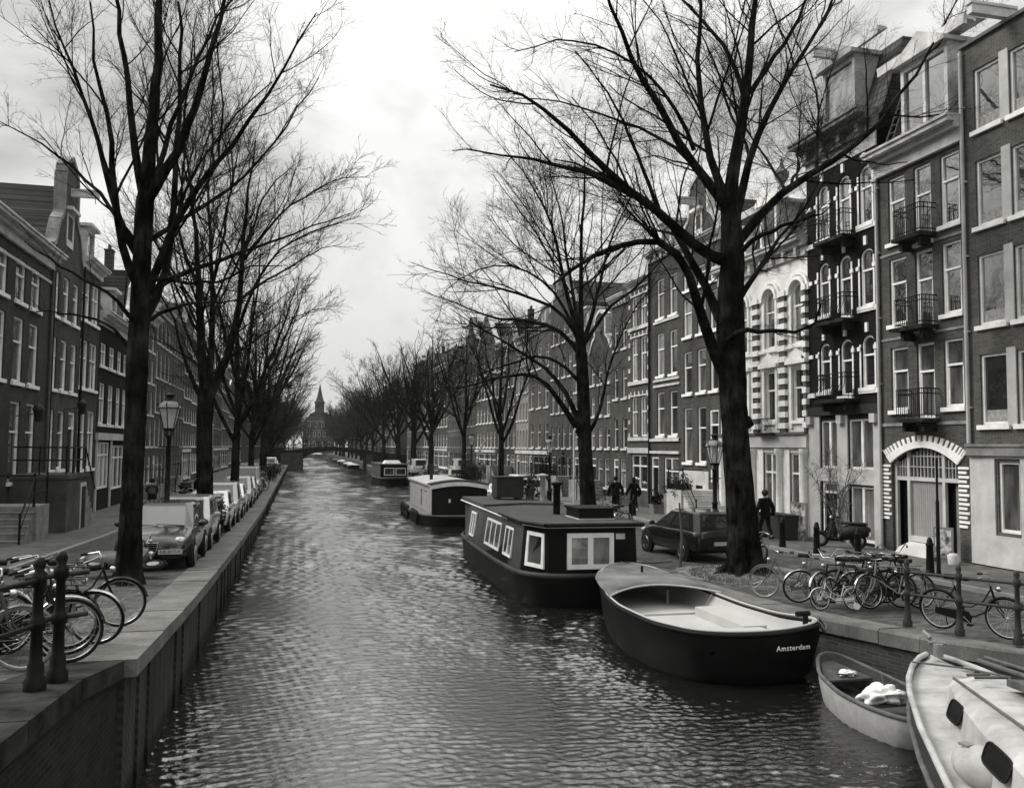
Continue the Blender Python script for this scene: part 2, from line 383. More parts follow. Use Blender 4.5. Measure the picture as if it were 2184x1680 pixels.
# left quay wall: upright timber sheeting under a stone coping
def plankmat():
    m, t, b = newmat('timber_sheeting'); o = ocoord(t)
    n = noise(t, o, 2.2, 7, .7, (1, 1, .25)); n2 = noise(t, o, .6, 3)
    wv = t.nodes.new('ShaderNodeTexWave'); mpn = t.nodes.new('ShaderNodeMapping'); mpn.inputs['Rotation'].default_value = (R_(38), 0, 0); t.links.new(o, mpn.inputs[0]); t.links.new(mpn.outputs[0], wv.inputs[0])
    wv.bands_direction = 'Z'; wv.inputs['Scale'].default_value = 3.2; wv.inputs['Distortion'].default_value = 1.5; wv.inputs['Detail'].default_value = 2
    c = mul(t, ramp(t, n, [(.3, .012), (.72, .06)]), ramp(t, wv.outputs[0], [(.2, .75), (.8, 1.15)])); c = mul(t, c, ramp(t, n2, [(.3, .7), (.7, 1.2)]))
    # wet, dark foot of the boards near the waterline (a stain with a height of its own)
    s = t.nodes.new('ShaderNodeSeparateXYZ'); t.links.new(o, s.inputs[0])
    ns = t.nodes.new('ShaderNodeMath'); ns.operation = 'MULTIPLY_ADD'; t.links.new(n, ns.inputs[0]); ns.inputs[1].default_value = -.3; t.links.new(s.outputs[2], ns.inputs[2])
    c = mul(t, c, ramp(t, ns.outputs[0], [(.0, .25), (.16, 1.)]))
    t.links.new(c, b.inputs['Base Color']); b.inputs['Roughness'].default_value = .8; bump(t, b, n, .02, .6); return m
w = MB(); y = 10.8; rg = random.Random(3)
while y < 158:
    pw = (.42 if y < 60 else 1.1)*(.85+.3*rg.random()); off = .0 if rg.random() < .5 else .035
    y1 = min(y+pw, 158.5); zt = zleft(y)-.17
    w.box(QL-.5, QL-.02-off, y+.012, y1-.012, -.8, zt)
    y = y1
w.box(QL-.52, QL-.08, 10.81, 158.4, -.8, .55, 0)
wall = w.build('quay_wall', plankmat()); tag(wall, 'timber sheeted left quay wall of upright boards along the canal', 'wall')
cp = MB(); ys = [10.8+i*2.1 for i in range(71)]
rg = random.Random(5)
for a, b_ in zip(ys[:-1], ys[1:]):
    za, zb = zleft(a)+.012*rg.random(), zleft(b_)+.0; j = .012*rg.random()
    o0, o1 = QL-.64, QL+.06+j
    c0 = [(o0, a+.003, za-.2), (o1, a+.003, za-.2), (o1, b_-.003, zb-.2), (o0, b_-.003, zb-.2)]
    c1 = [(x, y_, z_+.2) for x, y_, z_ in c0]
    cp.hexa(c0, c1)
copl = cp.build('coping', copem, wall)
# old masonry wall of the bridge ramp at the near left, darker
darkbrick = brickmat('wet_dark_brick', .022, .035)
w = MB(); yy = [-4, 3, 6, 7.5, 9, 10.79]
for a, b_ in zip(yy[:-1], yy[1:]):
    xa, xb = QL-.12-.03*(10.8-a), QL-.12-.03*(10.8-b_)
    w.hexa([(xa-1.5, a, -.8), (xa, a, -.8), (xb, b_, -.8), (xb-1.5, b_, -.8)], [(xa-1.5, a, zleft(a)-.2), (xa, a, zleft(a)-.2), (xb, b_, zleft(b_)-.2), (xb-1.5, b_, zleft(b_)-.2)])
wl = w.build('bridge_ramp_wall', darkbrick); tag(wl, 'dark wet masonry ramp wall at the bridge end of the left quay', 'wall')
w = MB()
for a, b_ in zip(yy[:-1], yy[1:]):
    xa, xb = QL-.06-.03*(10.8-a), QL-.06-.03*(10.8-b_)
    c0 = [(xa-.75, a+.01, zleft(a)-.2), (xa, a+.01, zleft(a)-.2), (xb, b_-.01, zleft(b_)-.2), (xb-.75, b_-.01, zleft(b_)-.2)]
    w.hexa(c0, [(p[0], p[1], p[2]+.2) for p in c0])
w.build('coping', dstone, wl)
w = MB()
for k in range(13):
    z0 = .25+k*.11; w.hexa([(QL-.118, 7.6, z0-.9), (QL-.095, 7.6, z0-.9), (QL-.095, 10.2, z0), (QL-.118, 10.2, z0)], [(QL-.118, 7.6, z0-.88), (QL-.095, 7.6, z0-.88), (QL-.095, 10.2, z0+.02), (QL-.118, 10.2, z0+.02)])
# right quay wall: brick with big coping blocks
rbrick = brickmat('quay_brick', .06, .085)
w = MB(); yr = [p[1] for p in QR]
for (xa, ya), (xb, yb) in zip(QR[:-1], QR[1:]):
    w.hexa([(xa+.06, ya, -.8), (xa+.9, ya, -.8), (xb+.9, yb, -.8), (xb+.06, yb, -.8)], [(xa+.06, ya, zright(ya)-.26), (xa+.9, ya, zright(ya)-.26), (xb+.9, yb, zright(yb)-.26), (xb+.06, yb, zright(yb)-.26)])
wr = w.build('quay_wall', rbrick); tag(wr, 'old brick right quay wall with big worn coping blocks', 'wall')
cp = MB(); y = 5.; rg = random.Random(9)
while y < 158:
    L = (.9+.5*rg.random()) if y > 16 else .75+.35*rg.random(); y1 = y+L; j = .03*rg.random(); jz = .02*rg.random()
    xa, xb = xq(y)-j, xq(y1)-j; za, zb = zright(y)-jz, zright(y1)-jz
    t0 = [(xa+.02, y+.008, za), (xa+.52, y+.008, za), (xb+.52, y1-.008, zb), (xb+.02, y1-.008, zb)]
    m0 = [(xa-.012, y+.008, za-.04), (xa+.53, y+.008, za-.04), (xb+.53, y1-.008, zb-.04), (xb-.012, y1-.008, zb-.04)]
    b0 = [(p[0], p[1], p[2]-.22) for p in m0]
    cp.hexa(b0, m0); cp.hexa(m0, t0)
    y = y1
cp.build('coping', copem, wr)
# ------------------------------------------------------------------ houses
brick_a = brickmat('grey_brown_brick', .07, .115); brick_b = brickmat('mid_brick', .085, .14); brick_c = brickmat('dark_brick', .011, .016, var=.3)
brick_d = brickmat('red_brick', .062, .1); brick_e = brickmat('brown_brick', .055, .09); brick_f = brickmat('pale_brick', .2, .28); brick_g = brickmat('darkened_brick', .045, .075); brick_h = brickmat('darkened_grey_brick', .07, .11)  # last two: darker brick copies, the left bank's shade put into their colour
_wc = {}
def winmesh(w, h, arch, style):
    """frame with its bars (origin: bottom left of the opening, outward -y)"""
    key = (round(w, 2), round(h, 2), arch, style)
    if key in _wc: return _wc[key]
    f = MB(); t = .075 if w < 1.6 else .09; y0, y1 = .06, .14
    zt = h-(arch*.9 if arch else 0)
    f.box(0, t, y0, y1, 0, zt); f.box(w-t, w, y0, y1, 0, zt); f.box(t, w-t, y0+.002, y1, 0, t*1.2)
    if arch:
        k = 8; P = []
        for i in range(k+1):
            a = math.pi*i/k; P.append((w/2-w/2*math.cos(a), zt+arch*.9*math.sin(a)))
        Q = []
        for i in range(k+1):
            a = math.pi*i/k; Q.append((w/2-(w/2-t)*math.cos(a), zt+(arch*.9-t)*math.sin(a)))
        for i in range(k): f.hexa([(P[i][0], y0, P[i][1]), (P[i][0], y1, P[i][1]), (Q[i][0], y1, Q[i][1]), (Q[i][0], y0, Q[i][1])],
                                  [(P[i+1][0], y0, P[i+1][1]), (P[i+1][0], y1, P[i+1][1]), (Q[i+1][0], y1, Q[i+1][1]), (Q[i+1][0], y0, Q[i+1][1])])
    else: f.box(t, w-t, y0+.002, y1, h-t, h)
    if style in ('sash', 'sash2', 'sashm'):
        zm = h*.62 if style != 'sash2' else h*.5
        f.box(t, w-t, y0-.01, y1-.02, zm-.03, zm+.035)
        f.box(t, t+.05, y0+.02, y1-.012, t, h*.62); f.box(w-t-.05, w-t, y0+.02, y1-.012, t, h*.62)
    if style == 'sashm': f.box(w/2-.025, w/2+.025, y0+.01, y1-.03, t, zt)
    if style in ('french', 'cross'):
        f.box(w/2-.05, w/2+.05, y0-.01, y1-.01, t, zt); f.box(t, w-t, y0-.004, y1-.015, h*.68-.04, h*.68+.04)
    if style == 'pair': f.box(w/2-.06, w/2+.06, y0-.01, y1-.01, t, zt)
    if style == 'shop':
        for q in (1/3, 2/3): f.box(w*q-.05, w*q+.05, y0-.01, y1-.01, t, zt)
        f.box(t, w-t, y0-.004, y1-.015, h*.72-.04, h*.72+.04)
    if style == 'bars':
        f.box(w/2-.05, w/2+.05, y0-.01, y1-.01, t, zt)
        for q in range(1, 5): f.box(t, w-t, y0, y1-.03, h*q/5-.015, h*q/5+.015)
        for q in (.25, .75): f.box(w*q-.015, w*q+.015, y0+.002, y1-.028, t, zt)
    me = f.mesh('window_frame'); _wc[key] = me; return me
_pc = {}
def panemesh(w, h, m):
    key = (round(w, 2), round(h, 2), m.name)
    if key in _pc: return _pc[key]
    b = MB(); b.add([(.03, .12, .03), (w-.03, .12, .03), (w-.03, .12, h-.02), (.03, .12, h-.02)], [(0, 1, 2, 3)])
    me = b.mesh('pane'); me.materials.append(m); _pc[key] = me; return me
def facade(W_, H_, ops, depth=.2, mi=0, back=9., top=None):
    """wall of one house: front with real openings (arched if asked), sides, back and top"""
    b = MB()
    xs = sorted({0, W_} | {round(o['x'], 3) for o in ops} | {round(o['x']+o['w'], 3) for o in ops})
    zs = sorted({0, H_} | {round(o['z'], 3) for o in ops} | {round(o['z']+o['h'], 3) for o in ops})
    def inside(x, z):
        for o in ops:
            if o['x'] < x < o['x']+o['w'] and o['z'] < z < o['z']+o['h']: return True
        return False
    for i in range(len(xs)-1):
        j = 0
        while j < len(zs)-1:
            xm = (xs[i]+xs[i+1])/2
            if inside(xm, (zs[j]+zs[j+1])/2): j += 1; continue
            k = j
            while k+1 < len(zs)-1 and not inside(xm, (zs[k+1]+zs[k+2])/2): k += 1
            b.add([(xs[i], 0, zs[j]), (xs[i+1], 0, zs[j]), (xs[i+1], 0, zs[k+1]), (xs[i], 0, zs[k+1])], [(0, 1, 2, 3)], mi)
            j = k+1
    for o in ops:
        x, z, w, h = o['x'], o['z'], o['w'], o['h']; a = o.get('arch', 0)
        b.add([(x, 0, z), (x, depth, z), (x, depth, z+h), (x, 0, z+h)], [(0, 1, 2, 3)], mi)
        b.add([(x+w, 0, z), (x+w, depth, z), (x+w, depth, z+h), (x+w, 0, z+h)], [(3, 2, 1, 0)], mi)
        b.add([(x, 0, z), (x+w, 0, z), (x+w, depth, z), (x, depth, z)], [(0, 1, 2, 3)], mi)
        b.add([(x, 0, z+h), (x+w, 0, z+h), (x+w, depth, z+h), (x, depth, z+h)], [(3, 2, 1, 0)], mi)
        if a:
            k = 12 if o.get('seg') else 8; P = [(x+w/2-w/2*math.cos(math.pi*i/k), z+h-a+a*math.sin(math.pi*i/k)**(2 if o.get('seg') else 1)) for i in range(k+1)]
            for i in range(k):
                c = x if i < k/2 else x+w
                (p0, q0), (p1, q1) = P[i], P[i+1]
                b.add([(p0, 0, q0), (p1, 0, q1), (p1, depth, q1), (p0, depth, q0)], [(0, 1, 2, 3)], mi)
                b.add([(p0, .001, q0), (p1, .001, q1), (c, .001, z+h)], [(0, 1, 2)], mi)
            b.add([(P[k//2][0], .001, P[k//2][1]), (x+w, .001, z+h), (x, .001, z+h)], [(0, 1, 2)], mi)
    b.add([(0, 0, 0), (0, back, 0), (0, back, H_), (0, 0, H_)], [(0, 1, 2, 3)], mi)
    b.add([(W_, 0, 0), (W_, back, 0), (W_, back, H_), (W_, 0, H_)], [(3, 2, 1, 0)], mi)
    b.add([(0, back, 0), (W_, back, 0), (W_, back, H_), (0, back, H_)], [(3, 2, 1, 0)], mi)
    b.add([(0, 0, H_), (W_, 0, H_), (W_, back, H_), (0, back, H_)], [(0, 1, 2, 3)], mi)
    # dark rooms behind the openings
    b.box(.3, W_-.3, .6, .7, .1, H_-.1, mi)
    return b
GL = [gl_dark, gl_mid, gl_dark, gl_pale, gl_mid]
def put_window(root, o, rg, sill=True, glass=None, wm=None, trim=None):
    wm = wm or white; me = winmesh(o['w'], o['h'], o.get('arch', 0), o.get('style', 'sash'))
    f = bpy.data.objects.new('window', me); COL.objects.link(f); f.parent = root; f.location = (o['x'], o.get('y', 0), o['z'])
    if not me.materials: me.materials.append(wm)
    if me.materials[0] != wm: f.material_slots[0].link = 'OBJECT'; f.material_slots[0].material = wm
    g = glass or o.get('glass') or rg.choice(GL)
    p = bpy.data.objects.new('pane', panemesh(o['w'], o['h'], g)); COL.objects.link(p); p.parent = f
    if sill:
        key = ('sill', round(o['w'], 2), wm.name)
        if key not in _pc:
            b = MB(); b.box(-.09, o['w']+.09, -.09, .06, -.13, 0); _pc[key] = b.mesh('sill'); _pc[key].materials.append(wm)
        s = bpy.data.objects.new('sill', _pc[key]); COL.objects.link(s); s.parent = f
    return f
def put_door(root, x, z, w, h, m=None, fan=True):
    b = MB(); t = .09
    hh = h*.78 if fan else h-t
    b.box(x, x+t, .03, .15, z, z+h); b.box(x+w-t, x+w, .03, .15, z, z+h); b.box(x+t, x+w-t, .032, .15, z+h-t, z+h)
    if fan: b.box(x+t, x+w-t, .032, .15, z+hh, z+hh+.08)
    fr = b.build('door_frame', white, root)
    d = MB(); d.box(x+t, x+w-t, .1, .14, z, z+hh); q = (w-2*t)
    for zz in ((.12, .4), (.48, .92)): d.box(x+t+q*.18, x+w-t-q*.18, .085, .1, z+hh*zz[0], z+hh*zz[1])
    do = d.build('door', m or blackp, root)
    k = MB(); k.tube([(x+w-t-.12, .1, z+1.05), (x+w-t-.12, .03, z+1.05)], .025, 6); k.build('handle', chrome, do)
    if fan:
        g = MB(); g.add([(x+t, .12, z+hh+.08), (x+w-t, .12, z+hh+.08), (x+w-t, .12, z+h-t), (x+t, .12, z+h-t)], [(0, 1, 2, 3)]); g.build('fanlight', gl_mid, root)
def cornice(root, W_, z, h=.55, out=.45, m=None, brackets=0, name='cornice'):
    b = MB(); x0, x1 = -.02, W_+.02
    b.box(x0, x1, -out*.25, .1, z, z+h*.5); b.box(x0-.01, x1+.01, -out*.6, .1, z+h*.5, z+h*.72); b.box(x0-.02, x1+.02, -out, .1, z+h*.72, z+h*.9); b.box(x0-.03, x1+.03, -out-.06, .1, z+h*.9, z+h)
    for k in range(brackets):
        xx = (k+.5)*W_/brackets; b.box(xx-.09, xx+.09, -out*.55, -out*.25-.001, z+h*.05, z+h*.499)
    return b.build(name, m or white, root)
def pitched_roof(root, W_, z, depth, rh, m, along=True, name='roof', inset=0.):
    """along: ridge parallel to the street; otherwise ridge runs back from the street"""
    b = MB()
    if along: b.add([(0, inset, z), (W_, inset, z), (W_, depth, z), (0, depth, z), (0, depth/2, z+rh), (W_, depth/2, z+rh)], [(0, 1, 5, 4), (3, 4, 5, 2), (0, 4, 3), (1, 2, 5)])
    else: b.add([(0, inset, z), (W_, inset, z), (W_, depth, z), (0, depth, z), (W_/2, inset, z+rh), (W_/2, depth, z+rh)], [(0, 4, 5, 3), (1, 2, 5, 4), (0, 1, 4), (3, 5, 2)])
    r = b.build(name, m, root); return r
def mansard(root, W_, z, depth, rh, m, lean=1.1):
    b = MB(); y0 = .25; y1 = y0+lean
    b.hexa([(0.02, y0, z), (W_-.02, y0, z), (W_-.02, depth, z), (.02, depth, z)], [(0.02, y1, z+rh), (W_-.02, y1, z+rh), (W_-.02, depth, z+rh), (.02, depth, z+rh)])
    return b.build('roof', m, root)
def chimney(roof, x, y, z, h=1.4, w=.7):
    b = MB(); b.box(x, x+w, y, y+.5, z, z+h); b.box(x-.05, x+w+.05, y-.05, y+.55, z+h, z+h+.1)
    for k in range(2): b.lathe([(.09, z+h+.1), (.08, z+h+.45)], 8, (x+.2+k*.32, y+.25))
    return b.build('chimney', brick_e, roof)
def dormer(root, x, w, z, h, y=.3, m=None, glass=None, gable=False, name='dormer', depth=1.9, split=False):
    b = MB(); m = m or white2
    t = .14
    b.box(x, x+t, y, y+depth, z, z+h); b.box(x+w-t, x+w, y, y+depth, z, z+h); b.box(x+t, x+w-t, y+.002, y+depth, z, z+.3); b.box(x+t, x+w-t, y+.002, y+depth, z+h-.2, z+h)
    b.box(x-.12, x+w+.12, y-.22, y+depth+.1, z+h, z+h+.14)
    if gable: b.prism([(x-.12, z+h+.141), (x+w+.12, z+h+.141), (x+w/2, z+h+.75)], y-.2, y+depth)
    if split: b.box(x+w/2-.06, x+w/2+.06, y+.02, y+.12, z+.3, z+h-.2)
    d = b.build(name, m, root)
    p = MB(); p.add([(x+t, y+.1, z+.3), (x+w-t, y+.1, z+.3), (x+w-t, y+.1, z+h-.2), (x+t, y+.1, z+h-.2)], [(0, 1, 2, 3)]); p.build('pane', glass or gl_sky, d)
    return d
def hoist(root, x, z, y=-.0):
    b = MB(); b.box(x-.09, x+.09, y-1.1, y+.5, z, z+.26); b.box(x-.12, x+.12, y-1.15, y+.4, z+.26, z+.34); b.tube([(x, y-.95, z), (x, y-.95, z-.16), (x+.05, y-.95, z-.22)], .02, 5)
    return b.build('hoist_beam', white2, root)
def downpipe(root, x, z0, z1, m=None):
    b = MB(); b.tube([(x, -.09, z0), (x, -.09, z1)], .055, 8)
    z = z0+1
    while z < z1: b.box(x-.08, x+.08, -.1, .0, z, z+.05); z += 2.2
    return b.build('downpipe', m or lead, root)
def bell_gable(root, W_, z, h, m, trim=True, kind='neck', y=0., t=.32):
    c = W_/2; L = []
    if kind == 'neck':
        L = [(0, 0), (.06, .05), (.10, .16), (.16, .28), (.25, .36), (.27, .40), (.27, .78), (.30, .80), (.30, .86), (.38, .93), (.5, 1.0)]
    elif kind == 'bell': L = [(0, 0), (.03, .12), (.09, .25), (.18, .36), (.25, .5), (.29, .66), (.31, .8), (.34, .84), (.5, 1.0)]
    elif kind == 'step': L = [(0, 0), (0, .16), (.1, .16), (.1, .34), (.2, .34), (.2, .54), (.3, .54), (.3, .76), (.4, .76), (.4, 1.0), (.5, 1.0)]
    elif kind == 'spout': L = [(0, 0), (.4, .88), (.4, 1.0), (.5, 1.0)]
    P = [(q*W_, z+v*h) for q, v in L]+[((1-q)*W_, z+v*h) for q, v in L[::-1][1:]]
    b = MB(); b.prism(P[::-1] if False else [P[0]]+P[::-1][:-1], y, y+t)
    g = b.build('gable', m, root)
    if trim:
        tb = MB()
        for p, q in zip(P[:-1], P[1:]):
            d = Vector((q[0]-p[0], 0, q[1]-p[1])); n = Vector((-d.z, 0, d.x)).normalized()*.11 if d.length > 0 else Vector((0, 0, .1))
            a0 = Vector((p[0], y-.07, p[1])); a1 = Vector((q[0], y-.07, q[1])); dy = Vector((0, t+.12, 0))
            tb.hexa([a0-n*.5, a0+n*1.2, a0+n*1.2+dy, a0-n*.5+dy], [a1-n*.5, a1+n*1.2, a1+n*1.2+dy, a1-n*.5+dy])
        tb.build('gable_coping', white2 if trim is True else trim, g)
    return g
def house_root(name, label, side, ya, yb, base=None, group=None):
    """side +1: right bank, -1: left bank. local x runs left to right as one faces the house"""
    if side > 0: return empty(name, label, 'house', (18.8, yb, zright((ya+yb)/2) if base is None else base), R_(-90), group)
    return empty(name, label, 'house', (-9.6, ya, zleft((ya+yb)/2) if base is None else base), R_(90), group)
def rows(cols, zrows, **kw):
    """cols: (x, w); zrows: (z0, z1); heights are above water, converted by the caller"""
    return [dict(x=x, w=w, z=z0, h=z1-z0, **kw) for (z0, z1) in zrows for (x, w) in cols]
def finish(root, W_, H_, ops, m, rg, back=9., wm=None, glassfn=None, sill=True, depth=.2):
    wl_ = facade(W_, H_, ops, depth, 0, back).build('wall', m, root)
    for o in ops:
        if o.get('kind') == 'hole': continue
        if o.get('kind') == 'door': put_door(root, o['x'], o['z'], o['w'], o['h'], o.get('m')); continue
        put_window(root, o, rg, sill=o.get('sill', sill), glass=glassfn(o) if glassfn else None, wm=wm)
    return wl_
def band(root, W_, z, h, m, out=.06, name='string_course', x0=0., x1=None):
    b = MB(); b.box(x0+.004, (W_ if x1 is None else x1)-.004, -out, .02, z, z+h); return b.build(name, m, root)
GRP = 'canal houses in the row'
def balcony(root, xc, w, z, style='plain', m=None):
    b = MB(); b.box(xc-w/2, xc+w/2, -.62, 0, z-.12, z); b.box(xc-w/2+.15, xc-w/2+.3, -.45, 0, z-.4, z-.12); b.box(xc+w/2-.3, xc+w/2-.15, -.45, 0, z-.4, z-.12)
    s = b.build('balcony', m or dstone, root)
    r = MB(); P = [(xc-w/2+.04, 0, 0), (xc-w/2+.04, -.56, 0), (xc+w/2-.04, -.56, 0), (xc+w/2-.04, 0, 0)]
    for zz in (z+.1, z+.75, z+.9): r.tube([(p[0], p[1], zz) for p in P], .018, 5)
    n = 15
    for i in range(n):
        xx = xc-w/2+.04+(w-.08)*i/(n-1)
        if style == 'curl': r.tube([(xx, -.56, z+.9), (xx, -.57, z+.5), (xx, -.68, z+.3), (xx, -.66, z+.14), (xx, -.56, z+.08)], .012, 4)
        else: r.tube([(xx, -.56, z+.02), (xx, -.56, z+.9)], .012, 4)
    for yy in (-.14, -.28, -.42):
        for sx in (-1, 1): r.tube([(xc+sx*(w/2-.04), yy, z+.02), (xc+sx*(w/2-.04), yy, z+.9)], .012, 4)
    r.build('railing', iron, s); return s
# ---- A: plain modern brick block at the right edge
def glA(o): return gl_sky if o['z'] > 6.4 else (gl_dark if o['z'] > 2 else gl_mid)
def house_A():
    ya, yb = 9.2, 21.2; r = house_root('brick_house', 'brown brick house with wide paired windows cut by the right edge of the photo', 1, ya, yb, group=GRP)
    b0 = r.location.z; W_ = yb-ya; H_ = 16.0-b0; rg = random.Random(1)
    cols = [(.45, .98), (1.75, .98), (4.1, .98), (5.4, .98), (7.7, .98), (9.0, .98)]
    zr = [(13.38-b0, 15.2-b0), (10.57-b0, 12.5-b0), (7.72-b0, 9.75-b0), (4.9-b0, 6.9-b0)]
    ops = rows(cols, zr, style='none')+[dict(x=1.0, w=.75, z=.95, h=1.95, style='none', glass=gl_dark, sill=False), dict(x=4.2, w=1.6, z=.9, h=2., style='pair')]
    finish(r, W_, H_, ops, brick_b, rg, glassfn=glA)
    for z0, z1 in zr:
        for x in (1.43, 5.08, 8.68): p = MB(); p.box(x+.003, x+.317, -.03, .1, z0-.06, z1+.1); p.build('window_pier', cream, r)
    t = MB(); t.box(-.0, W_, -.1, .3, H_, H_+.1); t.build('parapet_capping', lead, r)
    # plaster ground floor with moulded frame
    g = MB(); g.box(.55, .93, -.05, -.003, .0, 3.05); g.box(1.82, W_, -.05, -.003, .0, 3.05); g.box(.93, 1.82, -.049, -.003, 2.97, 3.05); g.box(.93, 1.82, -.049, -.003, 0, .86); g.box(.0, .55, -.025, -.002, .0, 3.05); g.build('plaster_ground_floor', cream, r)
    q = MB(); q.box(-.02, W_, -.14, .0, 3.052, 3.3); q.box(-.02, W_, -.18, 0, 3.302, 3.38); q.build('fascia', stone, r)
    for z0, z1 in zr:
        for (x, w) in cols: n = MB(); n.add([(x+.08, .112, z0+.1), (x+w-.08, .112, z0+.1), (x+w-.08, .112, z0+.42), (x+.08, .112, z0+.42)], [(0, 1, 2, 3)]); n.build('net_curtain', plain('net_curtain', .3, .9, var=.5, sc=9), r)
    hoist(r, 1.6, H_+.2); downpipe(r, .06, 3.4, H_-.1, cream)
    k = MB(); k.box(2.5, 3.3, -.42, -.06, .0, 1.0); k.hexa([(2.48, -.45, 1.0), (3.32, -.45, 1.0), (3.32, -.06, 1.0), (2.48, -.06, 1.0)], [(2.48, -.45, 1.02), (3.32, -.45, 1.02), (3.32, -.06, 1.25), (2.48, -.06, 1.25)])
    o = k.build('utility_cabinet', grey); o.matrix_world = r_mat(r) ; tag(o, 'grey street cabinet against the plaster wall at the right edge', 'cabinet')
def r_mat(r): return Matrix.Translation(r.location) @ Matrix.Rotation(r.rotation_euler.z, 4, 'Z')
house_A()
# ---- B: brick house with big arched shop door and three iron balconies
def house_B():
    ya, yb = 21.2, 25.12; r = house_root('brick_house', 'brick house with arched carriage door ringed in white and three small iron balconies', 1, ya, yb, group=GRP)
    b0 = r.location.z; W_ = yb-ya; rg = random.Random(2); H_ = 13.3-b0
    cols = [(.55, .82), (1.78, .78), (2.95, .8)]
    zr = [(10.95, 13.12), (8.25, 10.42), (5.46, 7.5)]
    ops = [dict(x=x, w=w, z=z0-b0-(.28 if i == 1 else 0), h=z1-z0+(.28 if i == 1 else 0), style='sash2' if False else 'sash') for z0, z1 in zr for i, (x, w) in enumerate(cols)]
    ops.append(dict(x=.5, w=2.95, z=.0, h=3.32, arch=.5, seg=1, kind='hole'))
    finish(r, W_, H_, ops, brick_a, rg, glassfn=lambda o: gl_sky if o['z'] > 6.5 else gl_mid)
    cornice(r, W_, H_-.02, .8, .55, white2)
    for z in (10.8, 7.95, 5.1): balcony(r, 2.12, 1.3, z-b0+.05)
    band(r, W_, 4.95-b0, .1, stone, .04); band(r, W_, 7.75-b0, .08, stone, .03); band(r, W_, 10.55-b0, .08, stone, .03)
    # white arch and voussoirs
    a = MB(); w = 2.95; k = 22; x0 = .5; zc = 2.82; ar = .5
    def arcp(q, dr): t = math.pi*q; return (x0+w/2-(w/2+dr)*math.cos(t), zc+dr+ar*math.sin(t)**2)
    for i in range(k):
        p = [arcp(i/k, 0.0), arcp((i+1)/k, 0.0), arcp((i+1)/k, .2), arcp(i/k, .2)]
        a.hexa([(p[0][0], -.06, p[0][1]), (p[1][0], -.06, p[1][1]), (p[2][0], -.06, p[2][1]), (p[3][0], -.06, p[3][1])], [(q[0], .06, q[1]) for q in p])
        p = [arcp((i+.2)/k, .2), arcp((i+.75)/k, .2), arcp((i+.75)/k, .38), arcp((i+.2)/k, .38)]
        a.hexa([(q[0], -.04, q[1]) for q in p], [(q[0], .01, q[1]) for q in p])
    for i in range(14):
        z = 1.0+i*.13
        for xx in (.02, 3.47): a.box(xx, xx+(.46 if i % 2 else .36)*(1 if xx < 1 else .9), -.035, .01, z, z+.075)
    a.build('white_arch', white, r)
    f = MB(); y0, y1 = .1, .2
    for x in (.5, 1.1, 2.65, 3.33): f.box(x, x+.12, y0, y1, 0, 3.36 if .6 < x < 3 else 3.0)
    f.box(.62, 3.33, y0+.004, y1-.004, 2.28, 2.4); f.box(1.22, 2.65, y0+.003, y1, .38, .55)
    for i in range(1, 9): f.box(1.22+i*.159-.012, 1.22+i*.159+.012, y0+.02, y1-.03, 2.4, 3.3-.016*(i-4.5)**2)
    for z in (2.72, 3.05): f.box(1.22, 2.65, y0+.022, y1-.032, z-.012, z+.012)
    for i in range(1, 4): f.box(.62+i*.12-.01, .62+i*.12+.01, y0+.02, y1-.03, 2.4, 2.8+i*.06); f.box(2.77+i*.14-.01, 2.77+i*.14+.01, y0+.02, y1-.03, 2.4, 3.02-i*.06)
    f.box(.62, 1.1, y0+.022, y1-.032, 2.7, 2.72); f.box(2.77, 3.33, y0+.022, y1-.032, 2.7, 2.72)
    f.build('door_frame', cream, r)
    g = MB(); g.add([(.5, .17, 2.3), (3.45, .17, 2.3), (3.45, .17, 3.32), (.5, .17, 3.32)], [(0, 1, 2, 3)]); g.build('fanlight', gl_dark, r)
    c = MB(); n = 30
    for i in range(n):
        xa = 1.22+1.43*i/n; xb = 1.22+1.43*(i+1)/n; yy = .17+(.025 if i % 2 else 0); yz = .17+(.025 if (i+1) % 2 else 0)
        c.add([(xa, yy, .5), (xb, yz, .5), (xb, yz, 2.3), (xa, yy, 2.3)], [(0, 1, 2, 3)])
    c.build('pleated_curtain', plain('pleated_curtain', .3, .8, var=.15), r)
    d = MB(); d.box(.62, 1.1, .3, .34, 0, 2.28); d.build('door', blackp, r); d = MB(); d.box(2.77, 3.05, .3, .34, 0, 2.28); d.build('door', blackp, r)
    d = MB(); d.box(3.05, 3.33, .24, .28, 0, 2.28); d.build('curtain', plain('dull_curtain', .16, .9), r)
    s = MB(); s.hexa([(1.1, -.42, .0), (2.77, -.42, 0), (2.77, .12, 0), (1.1, .12, 0)], [(1.16, -.3, .2), (2.72, -.3, .2), (2.72, .12, .36), (1.16, .12, .36)]); s.build('stone_step', cream, r)
    # mansard with white dormer
    mansard(r, W_, H_+.5, 7, 3.1, slate, 1.3); dormer(r, 1.15, 2.1, H_+.75, 2.6, .1, white2, gl_sky, gable=True, split=True)
    cornice(r, W_, H_+3.55, .3, -.9, white2, name='roof_edge')
    l = MB(); l.tube([(.5, -.1, H_+.8), (1.0, .5, H_+3.2)], .03, 5); l.tube([(.85, -.1, H_+.8), (1.25, .5, H_+3.2)], .03, 5)
    for i in range(9): t = i/9; l.tube([(.5+.5*t, -.1+.6*t, H_+.8+2.4*t), (.85+.4*t, -.1+.6*t, H_+.8+2.4*t)], .018, 4)
    l.build('roof_ladder', greywood, r)
    downpipe(r, .05, 0, H_+.2, cream)
house_B()
